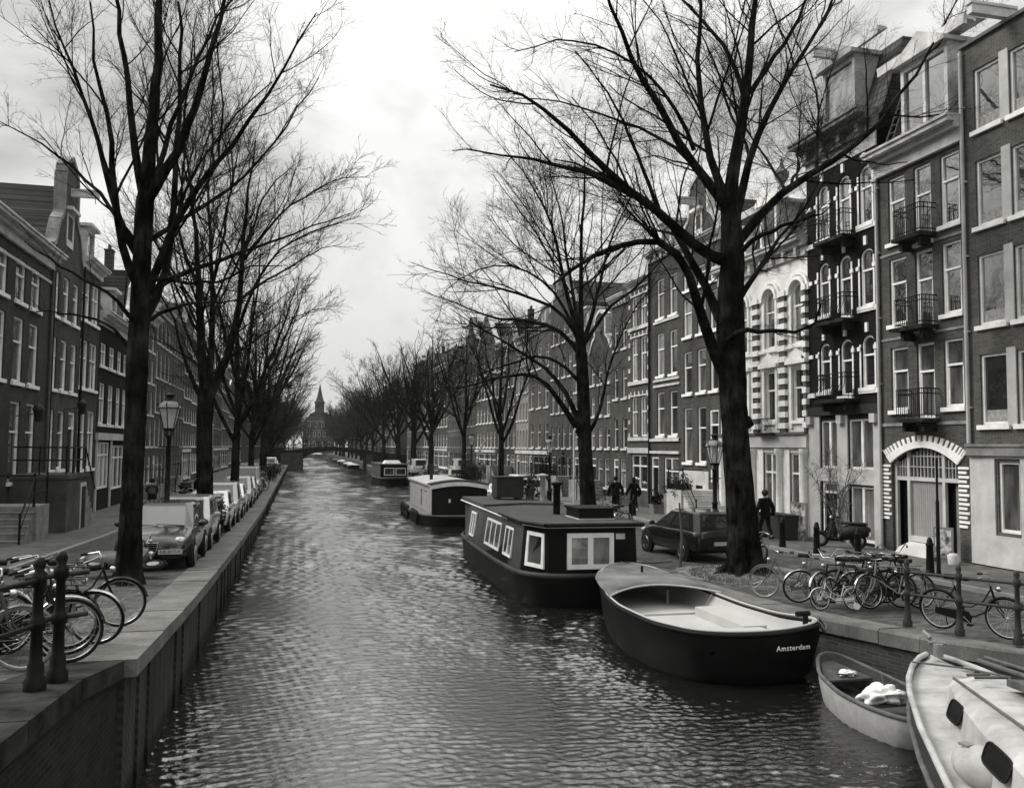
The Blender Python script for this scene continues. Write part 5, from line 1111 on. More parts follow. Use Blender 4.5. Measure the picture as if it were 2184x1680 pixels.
def church():
    r = empty('church', 'distant church with small pointed spire closing the view beyond the bridge', 'church', (9.4, 420, .9), 0)
    w = 7.2; b = MB(); b.prism([(-w, 0), (w, 0), (w, 15), (-w, 15)], 0, 26); b.prism([(-w, 15.01), (w, 15.01), (w*.55, 18.4), (0, 20.6), (-w*.55, 18.4)], .0, 26)
    wl_ = b.build('wall', brick_d, r)
    f = MB()
    for z, xs in ((3, (-5, -2.2, 2.2, 5)), (7.5, (-5, -2.2, 0, 2.2, 5)), (12, (-4.5, -1.6, 1.6, 4.5))):
        for x in xs:
            q = MB(); q.box(x-.6, x+.6, -.15, .0, z, z+2.4); wn = q.build('window', white2, r); q = MB(); q.box(x-.42, x+.42, -.18, -.151, z+.15, z+2.25); q.build('pane', gl_dark, wn)
    f.box(-w, w, -.4, 0, 14.6, 15.1); f.box(-w, w, -.3, 0, 10.6, 10.9); f.build('cornice', stone, r)
    t = MB(); t.box(-2.1, 2.1, -.2, 4, 17.6, 23.4); t.box(-2.5, 2.5, -.6, 4.4, 23.4, 23.9); t.build('tower', brick_e, r)
    s = MB(); s.lathe([(2.3, 23.9), (1.6, 25.4), (1.0, 28), (.4, 31), (.05, 33)], 8, (0, 1.9), sm=False); s.build('spire', slate, r)
church()
# ------------------------------------------------------------------ boats
def smooth_ring(pts, n):
    p = np.array(pts+[pts[0]], float); d = np.r_[0, np.cumsum(np.linalg.norm(np.diff(p, axis=0), axis=1))]
    s = np.linspace(0, d[-1], n+1)[:-1]; q = np.stack([np.interp(s, d, p[:, i]) for i in range(p.shape[1])], 1)
    for _ in range(3): q = (np.roll(q, 1, 0)+2*q+np.roll(q, -1, 0))/4
    return q
def hull(parent, ring, draft=(.86, .93), z1=-.25, name='hull', m=None, mid=.35, n=60, sheer=None, sharp=0):
    """ring: (x, y, z) rim outline; loft down to the keel side below the water"""
    q = smooth_ring(ring, n); c = q.mean(0); secs = []
    for t, s in ((0, 1.0), (mid*.5, 1.005), (mid, .985), (.7, draft[1]), (1.0, draft[0])):
        z = q[:, 2]*(1-t)+z1*t
        secs.append([(c[0]+(x-c[0])*s, c[1]+(y-c[1])*s, zz) for (x, y, _), zz in zip(q, z)])
    b = MB(); b.loft(secs[::-1], 0, True, cap=False); b.add(secs[-1], [tuple(range(n))[::-1]]); return b.build(name, m, parent), q, c
def rubrail(parent, q, r, m, dz=0., name='rubbing_rail', out=1.0):
    c = q.mean(0); b = MB(); b.tube([(c[0]+(p[0]-c[0])*out, c[1]+(p[1]-c[1])*out, p[2]+dz) for p in q], r, 7, closed=True); return b.build(name, m, parent)
def text_on(parent, s, size, mat_w, m, name='lettering'):
    cu = bpy.data.curves.new(name, 'FONT'); cu.body = s; cu.size = size; cu.extrude = .004; cu.align_x = 'CENTER'; cu.align_y = 'CENTER'; cu.space_character = 1.18
    o = bpy.data.objects.new('tmp', cu); COL.objects.link(o)
    dg = bpy.context.evaluated_depsgraph_get(); me = bpy.data.meshes.new_from_object(o.evaluated_get(dg)); bpy.data.objects.remove(o)
    me.materials.clear(); me.materials.append(m); t = bpy.data.objects.new(name, me); COL.objects.link(t); t.parent = parent; t.matrix_local = mat_w; return t
hullblack = plain('black_hull_paint', .005, .5, var=.5, sc=1.2, spec=.1)
hullgrey = plain('worn_grey_hull', .05, .6, var=.5, sc=1.5)
innerp = plain('pale_grey_boat_paint', .42, .45, var=.12, sc=1.3)
deckp = plain('worn_deck_paint', .14, .5, var=.75, sc=.9)
# open steel tender marked Amsterdam
def tender():
    r = empty('open_boat', 'open black hulled tender with pale grey inside moored at the right quay', 'boat', (8, 17.6, 0))
    W0 = [(6.93, 19.38, 1.0), (7.25, 20.45, 1.08), (7.75, 21.35, 1.14), (8.35, 21.7, 1.15), (8.85, 21.2, 1.12), (9.06, 19.9, 1.02), (9.08, 18.2, .95), (9.08, 16.7, .93), (9.1, 15.3, .97), (9.3, 14.35, 1.05), (9.28, 14.05, 1.06), (8.9, 13.83, 1.04), (8.2, 13.75, .98), (7.4, 13.9, .95), (6.85, 14.3, .93), (6.48, 15.35, .92), (6.42, 16.9, .93), (6.6, 18.2, .95)]
    ring = [(x-8, y-17.6, z) for x, y, z in W0]
    h, q, c = hull(r, ring, (.84, .95), -.2, m=hullblack, n=96)
    rubrail(r, q, .04, hullblack, -.03); rubrail(r, q, .02, innerp, .03, 'gunwale', .985)
    n = len(q); b = MB(); secs = []
    for t, s in ((0, .985), (.4, .95), (.8, .86), (1, .74)): secs.append([(c[0]+(x-c[0])*s, c[1]+(y-c[1])*s, (z+.02)*(1-t)+.6*t) for x, y, z in q])
    b.loft(secs, 0, True, cap=False); b.add(secs[-1], [tuple(range(n))]); b.build('inner_shell', innerp, r)
    # fore deck: crowned sheet between the rim and a bow-shaped cut
    def cut(x): return .62-.42*((x-.0)/1.35)**2*(-1)*-1 if False else .75-.55*(x/1.35)**2
    d = MB(); m = 18; rows_ = []
    for i in range(13):
        v = i/12; row = []
        for j in range(m+1):
            u = -1+2*j/m
            hw = np.interp(v, [0, .25, .5, .75, .9, 1], [1.3, 1.22, 1.08, .8, .5, .06]); cx = np.interp(v, [0, .3, .6, 1], [-.16, -.1, 0, .3])
            y = .75-.6*u*u*(1-v)+3.26*v; x = cx+hw*u
            row.append((float(x), float(y), float(1.0+.17*v+.11*(1-u*u)*(1-v*.7))))
        rows_.append(row)
    vs = [p for row in rows_ for p in row]; fs = [(i*(m+1)+j, i*(m+1)+j+1, (i+1)*(m+1)+j+1, (i+1)*(m+1)+j) for i in range(12) for j in range(m)]
    d.add(vs, fs, 0, True); d.build('foredeck', deckp, r)
    e = MB(); e.tube([p for p in rows_[0]], .02, 6); e.build('deck_edge', innerp, r)
    s = MB(); s.box(-1.0, -.93, -.6, .1, .6, .66); s.box(-.98, .9, -.1, -.04, .6, .64); s.build('thwart', innerp, r)
    s = MB(); s.box(-.7, .7, -2.9, -2.3, .55, .76); s.hexa([(.35, -2.3, .55), (.8, -2.3, .55), (.8, -.2, .55), (.35, -.2, .55)], [(.35, -2.3, .78), (.85, -2.3, .78), (.85, -.2, .78), (.35, -.2, .78)]); s.build('seat', innerp, r)
    l = MB(); l.tube([(.9, .1, .98), (.62, .02, .62), (.38, -.22, .61), (.36, -.22, .3)], .012, 4); l.tube([(.33, 1.2, .9), (.3, 1.1, .35)], .03, 4); l.build('seam', grey, r)
    k = MB(); k.tube([(.95, -3.45, .95), (.95, -3.45, 1.2)], .05, 8); k.tube([(.75, -3.5, 1.22), (1.05, -3.4, 1.2)], .05, 8); k.tube([(.2, 2.4, 1.15), (.2, 2.4, 1.3)], .03, 6); k.build('bollard', iron, r)
    rp = MB(); rp.tube([(1.16, -3.5, 1.0+.0), (1.3, -3.3, 1.1), (1.38, -3.45, .98), (1.25, -3.6, .9), (1.18, -3.5, 1.05), (1.33, -3.4, .95)], .035, 6); rp.build('mooring_rope', greywood, r)
    M = Matrix.Translation((.42, -3.915, .73)) @ Matrix.Rotation(R_(7), 4, 'Z') @ Matrix.Rotation(R_(96), 4, 'X')
    text_on(r, 'Amsterdam', .13, M, white)
    f = MB(); f.box(-1.02, -.94, -3.9+.25, -3.65, .62, .66); f.build('hull_fitting', chrome, r)
tender()
o = MB(); o.tube([(8.3, 21.3, 1.22), (8.9, 22.0, 1.1), (9.6, 22.6, 1.0), (10.3, 22.9, 1.0)], .022, 6)
tag(o.build('mooring_rope', greywood), 'pale mooring rope from the bow of the open tender to the quay', 'rope')
def dinghy():
    r = empty('dinghy', 'small rowing boat with dark inside, pale rim and white rags, between tender and cruiser', 'boat', (8.75, 12.2, 0))
    W0 = [(8.92, 13.75, .55), (9.2, 13.9, .6), (9.38, 13.75, .55), (9.46, 12.9, .48), (9.42, 11.9, .45), (9.3, 11.0, .45), (9.1, 10.45, .46), (8.6, 10.35, .46), (8.2, 10.6, .45), (8.1, 11.2, .44), (8.12, 11.95, .45), (8.4, 12.9, .48)]
    ring = [(x-8.75, y-12.2, z) for x, y, z in W0]
    h, q, c = hull(r, ring, (.8, .93), -.15, m=plain('pale_dinghy_paint', .34, .5, var=.3), n=64); rubrail(r, q, .035, greywood, 0, 'rim')
    b = MB(); n = len(q); secs = [[(c[0]+(x-c[0])*s, c[1]+(y-c[1])*s, (z+.01)*(1-t)+.12*t) for x, y, z in q] for t, s in ((0, .97), (.6, .9), (1, .8))]
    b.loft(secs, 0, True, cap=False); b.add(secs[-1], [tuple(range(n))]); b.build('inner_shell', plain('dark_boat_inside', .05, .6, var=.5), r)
    d = MB(); d.hexa([(-.3, .62, .36), (.6, .62, .36), (.45, 1.5, .44), (.2, 1.5, .44)], [(-.3, .62, .39), (.6, .62, .39), (.45, 1.5, .47), (.2, 1.5, .47)]); d.build('foredeck', plain('grey_deck', .07, .6, var=.5), r)
    for ya_, yb_ in ((-.62, -.4), (-1.5, -1.2)): t = MB(); t.box(-.5, .6, ya_, yb_, .3, .34); t.build('thwart', greywood, r)
    ro = MB(); ro.tube([(.6, .4, .52), (.5, .2, .36), (.55, 0, .52)], .012, 4); ro.tube([(.1, 1.0, .48), (.3, .8, .46), (.2, .6, .46), (0, .75, .46)], .012, 4); ro.build('rope', greywood, r)
dinghy()
rg_ = np.random.default_rng(3)
def rag(loc, sx, sy, sz, seed, label):
    v, f = sphere_pts((0, 0, 0), 1, 40, 22); g = np.random.default_rng(seed); v = np.array(v)
    k = 1+.25*np.sin(v[:, 0]*6+seed+2*v[:, 1])+.2*np.sin(v[:, 1]*9+v[:, 2]*4)+.14*np.sin(v[:, 0]*17+v[:, 1]*13+seed)+.02*g.normal(size=len(v)); v = v*k[:, None]*np.array([sx, sy, sz]); v[:, 2] = np.maximum(v[:, 2], -sz*.6)
    b = MB(); b.add(v.tolist(), f, 0, True); o = b.build('cloth', white, None, loc); return tag(o, label, 'cloth', 'white rags in the dinghy')
rag((8.75, 11.75, .42), .3, .22, .13, 1, 'larger white crumpled cloth on the middle bench of the dinghy')
rag((8.98, 12.98, .44), .13, .09, .05, 2, 'small white rag on the fore deck of the dinghy')
cruw = plain('worn_white_boat_paint', .36, .5, var=.45, sc=1.6)
def cruiser():
    """white cabin boat at the lower right; local +y points to the bow"""
    a = math.atan2(-.42, .907)   # heading
    r = empty('cabin_cruiser', 'white cabin boat with dark hull, hatch and oval windows in the lower right corner', 'boat', (9.2-.42*4.6, 11.25-.907*4.6, 0), -math.atan2(.42, .907))
    st = [(4.6, .06, 1.12), (4.35, .22, 1.12), (3.9, .42, 1.11), (3.2, .64, 1.1), (2.4, .82, 1.1), (1.2, 1.0, 1.05), (0, 1.12, 1.0), (-1.5, 1.28, .98), (-3, 1.2, .98), (-4.2, 1.0, 1.0)]
    b = MB(); secs = []
    for y, w, z in st: secs.append([(-w, y, z), (-w*.99, y, z-.34), (-w*.93, y-.06, z-.42), (-w*.8, y-.15 if y > 4 else y, .0), (-w*.6, y, -.3), (w*.6, y, -.3), (w*.8, y, .0), (w*.93, y-.06, z-.42), (w*.99, y, z-.34), (w, y, z)])
    b.loft(secs, 0, True, cap=False, closed=False); b.add(secs[-1], [tuple(range(10))]); b.build('hull', plain('dark_hull_paint', .03, .35, var=.4, sc=1.5), r)
    for dz, rr, m, nm in ((0.02, .04, cruw, 'bulwark_rail'), (-.36, .04, greywood, 'rubbing_rail')):
        t = MB()
        for s in (-1, 1): t.tube([(s*w*1.0, y, z+dz) for y, w, z in st], rr, 7)
        t.build(nm, m, r)
    sd_ = MB()
    for s in (-1, 1):
        for (y0, w0, z0), (y1, w1, z1) in zip(st[:-1], st[1:]): sd_.add([(s*w0*1.004, y0, z0-.33), (s*w1*1.004, y1, z1-.33), (s*w1*1.01, y1, z1), (s*w0*1.01, y0, z0)], [(0, 1, 2, 3)])
    d = MB(); rows_ = [[(-w*.97, y, z-.06), (0, y, z+.02), (w*.97, y, z-.06)] for y, w, z in st]
    d.loft(rows_, 0, True, cap=False, closed=False); d.build('deck', cruw, r)
    # cabin trunk with a low crowned roof
    c = MB(); cs = [(2.5, .28, .12), (2.1, .44, .34), (1.2, .62, .46), (0, .74, .54), (-1.5, .84, .6), (-3.4, .8, .6)]; secs = []
    for y, w, h in cs:
        z = float(np.interp(y, [-4.2, 0, 1.2, 2.5, 4.6], [1.0, 1.0, 1.05, 1.12, 1.3]))-.06
        secs.append([(-w-.05, y, z), (-w, y, z+h*.85), (-w*.9, y, z+h), (-w*.4, y, z+h+.05), (w*.4, y, z+h+.05), (w*.9, y, z+h), (w, y, z+h*.85), (w+.05, y, z)])
    c.loft(secs, 0, False, cap=True, closed=False); c.build('cabin', cruw, r)
    for y, l in ((1.0, .46), (-.75, .7), (-2.3, .7)):
        for s in (-1, 1):
            w_ = float(np.interp(y, [-3.4, -1.5, 0, 1.2, 2.2], [.82, .86, .76, .64, .46]))+.03; z = 1.3 if y > .5 else 1.36
            k = MB(); sg = lambda v: math.copysign(abs(v)**.45, v); P = [(s*w_, y+l/2*sg(math.cos(t)), z+.1*sg(math.sin(t))) for t in [i*math.pi/8+.01 for i in range(16)]]
            P = [(p[0]-s*.06*((p[2]-z)/.16), p[1]-.08*(p[1]-y), p[2]) for p in P]
            k.tube(P, .012, 6, closed=True); wn = k.build('window', rubber, r); g = MB(); g.add(P, [tuple(range(16))[::-1] if s < 0 else tuple(range(16))]); g.build('pane', plain('smoked_glass', .008, .15), wn)
    hh = MB(); hh.hexa([(-.1, .45, 1.66), (.62, .35, 1.66), (.6, 1.25, 1.55), (-.08, 1.25, 1.55)], [(-.1, .45, 1.74), (.62, .35, 1.74), (.6, 1.25, 1.63), (-.08, 1.25, 1.63)]); hh.build('hatch', plain('weathered_plywood', .085, .7, var=.5), r)
    g = MB(); g.tube([(-.5, 1.7, 1.5), (-.55, -3, 1.72)], .018, 5); g.tube([(.62, 1.7, 1.5), (.7, -3, 1.72)], .018, 5); g.tube([(-.3, 1.9, 1.5), (-.05, 1.9, 1.52)], .02, 5); g.tube([(-.35, 1.45, 1.58), (0, 1.45, 1.6)], .02, 5); g.build('grab_rail', greywood, r)
    t = MB(); t.tube([(.35, 3.6, 1.3), (.95, 2.2, 1.3), (1.08, .6, 1.25)], .035, 6); t.tube([(.42, 3.55, 1.36), (1.0, 2.3, 1.36), (1.12, .8, 1.3)], .028, 6); t.build('boat_hook', greywood, r)
    f = MB(); f.lathe([(.07, 1.2), (.07, 1.38)], 8, (0, 4.2)); f.tube([(-.12, 4.25, 1.38), (.12, 4.25, 1.38)], .03, 6); f.tube([(0, 4.6, 1.38), (-.05, 4.75, 1.44), (.03, 4.8, 1.36), (.0, 4.62, 1.36)], .028, 6); f.lathe([(.09, 1.2), (.05, 1.25)], 10, (.15, 3.4)); f.build('bow_fitting', stone, r)
    rp = MB(); rp.tube([(-.5, 3.6, 1.24), (.1, 3.3, 1.26), (.55, 3.0, 1.24)], .014, 5); rp.build('rope', greywood, r)
    fe = MB(); P = [(-1.02, .42), (-.72, .30), (-.55, -.1), (-.8, -.62), (-1.12, -.5), (-1.2, -.05)]
    return r
CR = cruiser()
b = MB(); v, f = sphere_pts((0, 0, 0), 1, 18, 10); v = [(x*.24, y*.36, z*.2) for x, y, z in v]; b.add(v, f, 0, True)
o = b.build('fender', cruw, None, (6.47, 7.2, 1.12)); tag(o, 'fat white fender hung over the port rail of the cabin boat', 'fender')
k = MB(); k.box(-.11, -.0, .1, .22, .165, .19); k.build('fender_patch', grey, o)
# ---- houseboats
def window_quad(parent, p0, p1, p2, p3, m=white, glass=None, split=1, fr=.07, out=.04):
    """framed window on a leaning face: corners bottom-left, bottom-right, top-right, top-left seen from outside"""
    p = [Vector(q) for q in (p0, p1, p2, p3)]; nrm = (p[1]-p[0]).cross(p[3]-p[0]).normalized(); o = nrm*out
    def at(u, v): return p[0]*(1-u)*(1-v)+p[1]*u*(1-v)+p[2]*u*v+p[3]*(1-u)*v
    w = (p[1]-p[0]).length; h = (p[3]-p[0]).length; fu, fv = fr/w, fr/h; b = MB()
    def bar(u0, u1, v0, v1, k=1.):
        A = [at(u0, v0), at(u1, v0), at(u1, v1), at(u0, v1)]; b.hexa([q-o*.2 for q in A], [q+o*k for q in A])
    bar(0, fu, 0, 1); bar(1-fu, 1, 0, 1); bar(fu, 1-fu, 0, fv, .97); bar(fu, 1-fu, 1-fv, 1, .97)
    for s in range(1, split): bar(s/split-fu*.6, s/split+fu*.6, fv, 1-fv, .9)
    f = b.build('window', m, parent); g = MB(); A = [at(fu*.5, fv*.5), at(1-fu*.5, fv*.5), at(1-fu*.5, 1-fv*.5), at(fu*.5, 1-fv*.5)]; g.add([q+o*.25 for q in A], [(0, 1, 2, 3)]); g.build('pane', glass or gl_pale, f); return f
def houseboat1():
    r = empty('houseboat', 'black houseboat with flat felt roof and white framed windows, nearest on the right bank', 'houseboat', (7.4, 22, 0), R_(-1.5))
    ring = [(-1.62, 1.0, .82), (-1.35, .15, .84), (-.8, -.22, .85), (.0, -.3, .85), (1.2, -.2, .85), (1.55, .3, .84), (1.6, 3, .8), (1.6, 8, .78), (1.55, 11.5, .78), (1.1, 12.7, .8), (0, 13.1, .8), (-1.0, 12.7, .8), (-1.45, 11.5, .78), (-1.62, 8, .78), (-1.66, 4, .78)]
    h, q, c = hull(r, ring, (.93, .985), -.3, m=hullblack, n=120, mid=.5); rubrail(r, q, .07, hullgrey, -.02)
    c = MB(); zb, zt = .8, 2.08
    B = [(-1.5, .95), (-1.0, -.05), (1.45, -.05), (1.5, 4.2), (1.5, 9.8), (-1.55, 9.8), (-1.6, 4.2)]
    T = [(-1.38, 1.0), (-1.0, -.05), (1.4, -.05), (1.38, 4.2), (1.38, 9.8), (-1.3, 9.8), (-1.32, 4.2)]
    n = len(B); c.add([(x, y, zb) for x, y in B]+[(x, y, zt) for x, y in T], [(i, (i+1) % n, (i+1) % n+n, i+n) for i in range(n)]+[tuple(range(n, 2*n))])
    c.build('cabin', plain('dark_cabin_paint', .007, .55, var=.6, sc=1.5, spec=.1), r)
    # thin sheet on the canal side: light from the left put into its paler grey
    sp = MB(); sp.hexa([(-1.53, .97, zb), (-1.5, .97, zb), (-1.6, 9.8, zb), (-1.63, 9.8, zb)], [(-1.41, 1.02, zt), (-1.38, 1.02, zt), (-1.3, 9.8, zt), (-1.35, 9.8, zt)]); sp.build('lit_side_sheet', plain('grey_lit_side', .06, .6, var=.4, sc=1.5), r)
    b = MB(); RO = [(-1.5, .95), (-1.12, -.2), (1.55, -.2), (1.52, 4.), (-1.5, 4.)]; b.zprism(RO, zt+.02, zt+.1); RM = [(-1.46, 4.0), (1.5, 4.0), (1.5, 7.3), (0.1, 7.6), (-1.46, 6.2)]
    b.zprism([(-1.4, 3.2), (1.45, 3.2), (1.45, 12.3), (-1.35, 12.3)], zt-.05, zt+.04); b.zprism([(-1.38, 7.2), (.2, 8.1), (1.44, 7.6), (1.44, 12.2), (-1.33, 12.2)], zt+.04, zt+.12)
    b.build('roof', felt, r)
    e = MB(); Q = RO+[RO[0]]
    for (x0, y0), (x1, y1) in zip(Q[:3], Q[1:4]): e.tube([(x0, y0, zt+.06), (x1, y1, zt+.06)], .06, 6)
    e.tube([(-1.5, .95, zt+.06), (-1.5, 4., zt+.06)], .045, 6); e.build('roof_edge', iron, r)
    e = MB(); e.tube([(-1.47, .95, zt-.0), (-1.1, -.13, zt-.0), (1.5, -.13, zt-.0)], .022, 6); e.tube([(-1.42, 3.2, zt-.03), (-1.36, 12.3, zt-.03)], .025, 6); e.build('white_trim', white, r)
    d = MB(); d.zprism([(-1.3, 9.8), (1.4, 9.8), (1.3, 12.2), (-1.2, 12.2)], .8, zt-.05); d.build('fore_cabin', plain('grey_lit_side', .06, .6), r)  # fore cabin takes the same paler grey as the lit canal side
    def side(y0, y1, z0, z1):
        f = lambda y, z: (-1.545-(y*.0075)+.18*(z-zb)/(zt-zb)*1.0+(.0 if y < 9.8 else .25)-.0, y, z)
        return f(y1, z0), f(y0, z0), f(y0, z1), f(y1, z1)
    for y0, y1, sp_ in ((2.1, 3.15, 2), (3.75, 6.0, 3), (8.0, 8.9, 2)): window_quad(r, *side(y0, y1, 1.02, 1.86), split=sp_, glass=gl_pale)
    window_quad(r, (-1.41, .78, 1.0), (-1.07, .08, .98), (-1.05, .08, 1.9), (-1.33, .8, 1.92), split=1, out=.05, glass=gl_mid, fr=.1)
    window_quad(r, (-.5, -.055, .98), (.78, -.055, .98), (.78, -.055, 1.92), (-.5, -.055, 1.92), split=2, glass=gl_pale, fr=.12, out=.05)
    g = MB(); g.box(.85, 1.1, -.07, -.055, 1.75, 1.9); g.build('number_plate', white2, r)
    s = MB(); s.box(.15, 1.15, 1.0, 2.3, zt+.1, zt+.36); s.box(.1, 1.2, .95, 2.35, zt+.36, zt+.42); s.build('skylight', iron, r)
    s = MB(); s.box(.12, 1.18, .97, 2.33, zt+.1, zt+.13); s.build('skylight_sill', white2, r)
    s = MB(); s.lathe([(.11, zt+.1), (.11, zt+.95), (.17, zt+.97), (.17, zt+1.05), (.11, zt+1.06)], 12, (.05, 3.0)); s.build('flue_pipe', iron, r)
    s = MB(); s.lathe([(.1, zt+.05), (.1, zt+1.0), (.2, zt+1.02), (.2, zt+1.08), (.03, zt+1.12)], 12, (1.2, 9.2)); s.build('vent_pipe', white2, r)
    s = MB(); s.tube([(1.05, 4.6, zt), (1.05, 4.6, zt+2.6), (1.1, 4.6, zt+2.7)], .03, 6); s.build('mast', white2, r)
    return r
houseboat1()
b = MB(); b.box(-.52, .52, -.42, .42, .08, .82); b.box(-.56, .56, -.46, .46, .82, .86)
for x in (-.4, .4): b.box(x-.06, x+.06, -.4, .4, 0, .08)
o = b.build('roof_locker', plain('dark_green_box', .035, .6, var=.3), None, (7.75, 32.2, 2.2)); tag(o, 'big dark square box standing on the far end of the nearest houseboat roof', 'box')
def pot(loc, rad, h, leaf, label, cat='plant pot', m=None, n=500, sq=(1, 1, 1), leafr=None, seed=1, rz=0, group=None):
    r = empty('plant_pot', label, cat, loc, rz, group); b = MB(); b.lathe([(rad*.7, 0), (rad, h), (rad*1.08, h), (rad*1.08, h*1.08), (rad*.9, h*1.08)], 14); b.build('pot', m or terracotta, r)
    foliage('foliage', leafm, r, (0, 0, h+leaf*.7), leaf, n, .05, seed, sq); return r
pot((8.55, 31.9, 2.2), .2, .4, .32, 'round terracotta pot with low shrub on the houseboat roof beside the dark box', seed=5)
def tyre(parent, loc, rx=0, rz=0, R=.3):
    b = MB(); b.tube([(R*math.cos(t), 0, R*math.sin(t)) for t in [i*math.pi/8 for i in range(16)]], .085, 8, closed=True); o = b.build('tyre_fender', rubber, parent, loc); o.rotation_euler = (rx, 0, rz); return o
def houseboat2():
    r = empty('houseboat', 'wooden houseboat with curved pale roof and tyres along its deck, second on the right bank', 'houseboat', (8.5, 46.6, 0), R_(-1))
    ring = [(-1.1, -1.2, .5), (0, -1.5, .5), (1.2, -1.2, .5), (1.65, 0, .48), (1.7, 5, .46), (1.5, 11, .5), (.6, 13.2, .6), (-.6, 13.2, .6), (-1.9, 11, .5), (-2.2, 5, .46), (-1.9, 0, .48)]
    h, q, c = hull(r, ring, (.9, .97), -.3, m=hullblack, n=90); rubrail(r, q, .06, hullgrey)
    d = MB(); n = len(q); d.add([(p[0]*.985, p[1], p[2]+.0) for p in q], [tuple(range(n))]); d.build('deck', plain('grey_deck_boards', .16, .7, var=.4), r)
    c = MB(); x0, x1 = -1.45, 1.5
    c.prism([(x0, .5), (x1, .5), (x1, 1.98), (x0, 1.98)], 0, 10.8); c.build('cabin', darkwood, r)
    s = MB(); s.hexa([(x0-.03, 0.01, .5), (x0-.003, .01, .5), (x0-.003, 10.8, .5), (x0-.03, 10.8, .5)], [(x0-.03, .01, 1.97), (x0-.003, .01, 1.97), (x0-.003, 10.8, 1.97), (x0-.03, 10.8, 1.97)]); s.build('lit_side_sheet', plain('pale_lit_side', .3, .6, var=.3), r)  # pale sheet over the dark cabin: canal-side light put into its colour
    g = MB(); g.box(x0-.04, x0-.031, 4.2, 4.4, .75, 1.7); g.box(x0-.04, x0-.031, 4.55, 4.7, .75, 1.7); g.box(x0-.04, x0-.031, 2.0, 2.9, 1.62, 1.68); g.build('slot_window', gl_dark, r)
    def prof(x): return 2.0+.22*math.cos((x-.02)/1.7*math.pi/2)
    xs = [x0-.15+i*(x1-x0+.3)/14 for i in range(15)]
    a = MB(); a.prism([(x, prof(x)-.0) for x in xs]+[(x, prof(x)+.09) for x in xs[::-1]], -.1, 11); a.build('roof', plain('pale_roof_sheet', .32, .6, var=.25, sc=1.), r)
    w = MB(); w.prism([(x, prof(x)-.16) for x in xs]+[(x, prof(x)+.05) for x in xs[::-1]], -.16, -.101); w.build('white_fascia', white, r)
    t = MB(); t.prism([(x, prof(x)+.091) for x in xs]+[(x, prof(x)+.16) for x in xs[::-1]], -.16, .9); t.build('roof_felt_edge', felt, r)
    g = MB(); g.box(-.55, -.45, -.03, 0, 1.15, 1.35); g.build('door_light', white, r)
    p = MB()
    for i in range(13): p.box(x0+.0+i*.235, x0+.2+i*.235, -.02, -.002, .5, 1.85)
    p.build('planking', darkwood, r)
    m = MB(); m.lathe([(.1, 2.1), (.1, 3.0), (.15, 3.02), (.15, 3.15)], 10, (-.9, 4.6)); m.build('flue_pipe', irong, r)
    for y in (5.2, 5.9, 6.7, 7.6, 8.6): tyre(r, (-2.2-.02*y*0, y, .35), 0, R_(90), .3)
    for y in (1.5, 2.6, 3.6): tyre(r, (-2.1, y, .3), 0, R_(90), .28)
houseboat2()
def houseboat3():
    r = empty('houseboat', 'dark houseboat with low white framed windows moored just before the far bridge', 'houseboat', (10.2, 92.5, 0))
    ring = [(-1.6, 1.5, .75), (-1.2, .2, .8), (0, -.2, .85), (1.2, .1, .8), (1.5, 1.5, .75), (1.6, 10, .7), (1.2, 16, .8), (0, 17.5, .9), (-1.4, 16, .8), (-1.8, 9, .7)]
    h, q, c = hull(r, ring, (.88, .97), -.3, m=hullblack, n=80); rubrail(r, q, .09, hullgrey)
    c = MB(); c.box(-1.5, 1.35, 2.2, 14, .75, 2.15); c.build('cabin', plain('dark_cabin_paint', .018, .5), r)
    c = MB(); c.box(-1.65, 1.45, 2.0, 14.2, 2.15, 2.27); c.build('roof', felt, r)
    s = MB(); s.box(-1.54, -1.502, 2.21, 13.9, .76, 2.14); s.build('lit_side_sheet', plain('grey_lit_side', .06, .6), r)  # paler sheet on the canal side alone, its light painted in as grey
    for x in (-1.15, .1): window_quad(r, (x, 2.19, 1.05), (x+1.1, 2.19, 1.05), (x+1.1, 2.19, 1.85), (x, 2.19, 1.85), glass=gl_dark)
    d = MB(); d.add([(p[0]*.98, p[1], p[2]) for p in q], [tuple(range(len(q)))]); d.build('deck', plain('grey_deck_boards', .16, .7), r)
    g = MB(); g.hexa([(-1.0, 4, 2.27), (.9, 4, 2.27), (.9, 6, 2.27), (-1, 6, 2.27)], [(-.8, 4.2, 2.6), (.7, 4.2, 2.6), (.7, 5.8, 2.6), (-.8, 5.8, 2.6)]); g.build('tarpaulin', white, r)
houseboat3()
def smallboat(x, y, L, w, label, m, cover=None, rz=0):
    r = empty('moored_boat', label, 'boat', (x, y, 0), rz, 'small boats moored beyond and under the far bridge')
    ring = [(-w*.4, -L/2, .6), (w*.4, -L/2, .6), (w*.5, -L*.2, .55), (w*.46, L*.2, .6), (w*.2, L*.42, .7), (0, L/2, .75), (-w*.2, L*.42, .7), (-w*.46, L*.2, .6), (-w*.5, -L*.2, .55)]
    h, q, c = hull(r, ring, (.8, .93), -.2, m=m, n=40)
    b = MB(); b.add([(p[0]*.95, p[1]*.97, p[2]) for p in q]+[(0, 0, 1.0 if cover else .5)], [(i, (i+1) % 40, 40) for i in range(40)], 0, True); b.build('boat_cover' if cover else 'inner_shell', cover or innerp, r); rubrail(r, q, .04, white2)
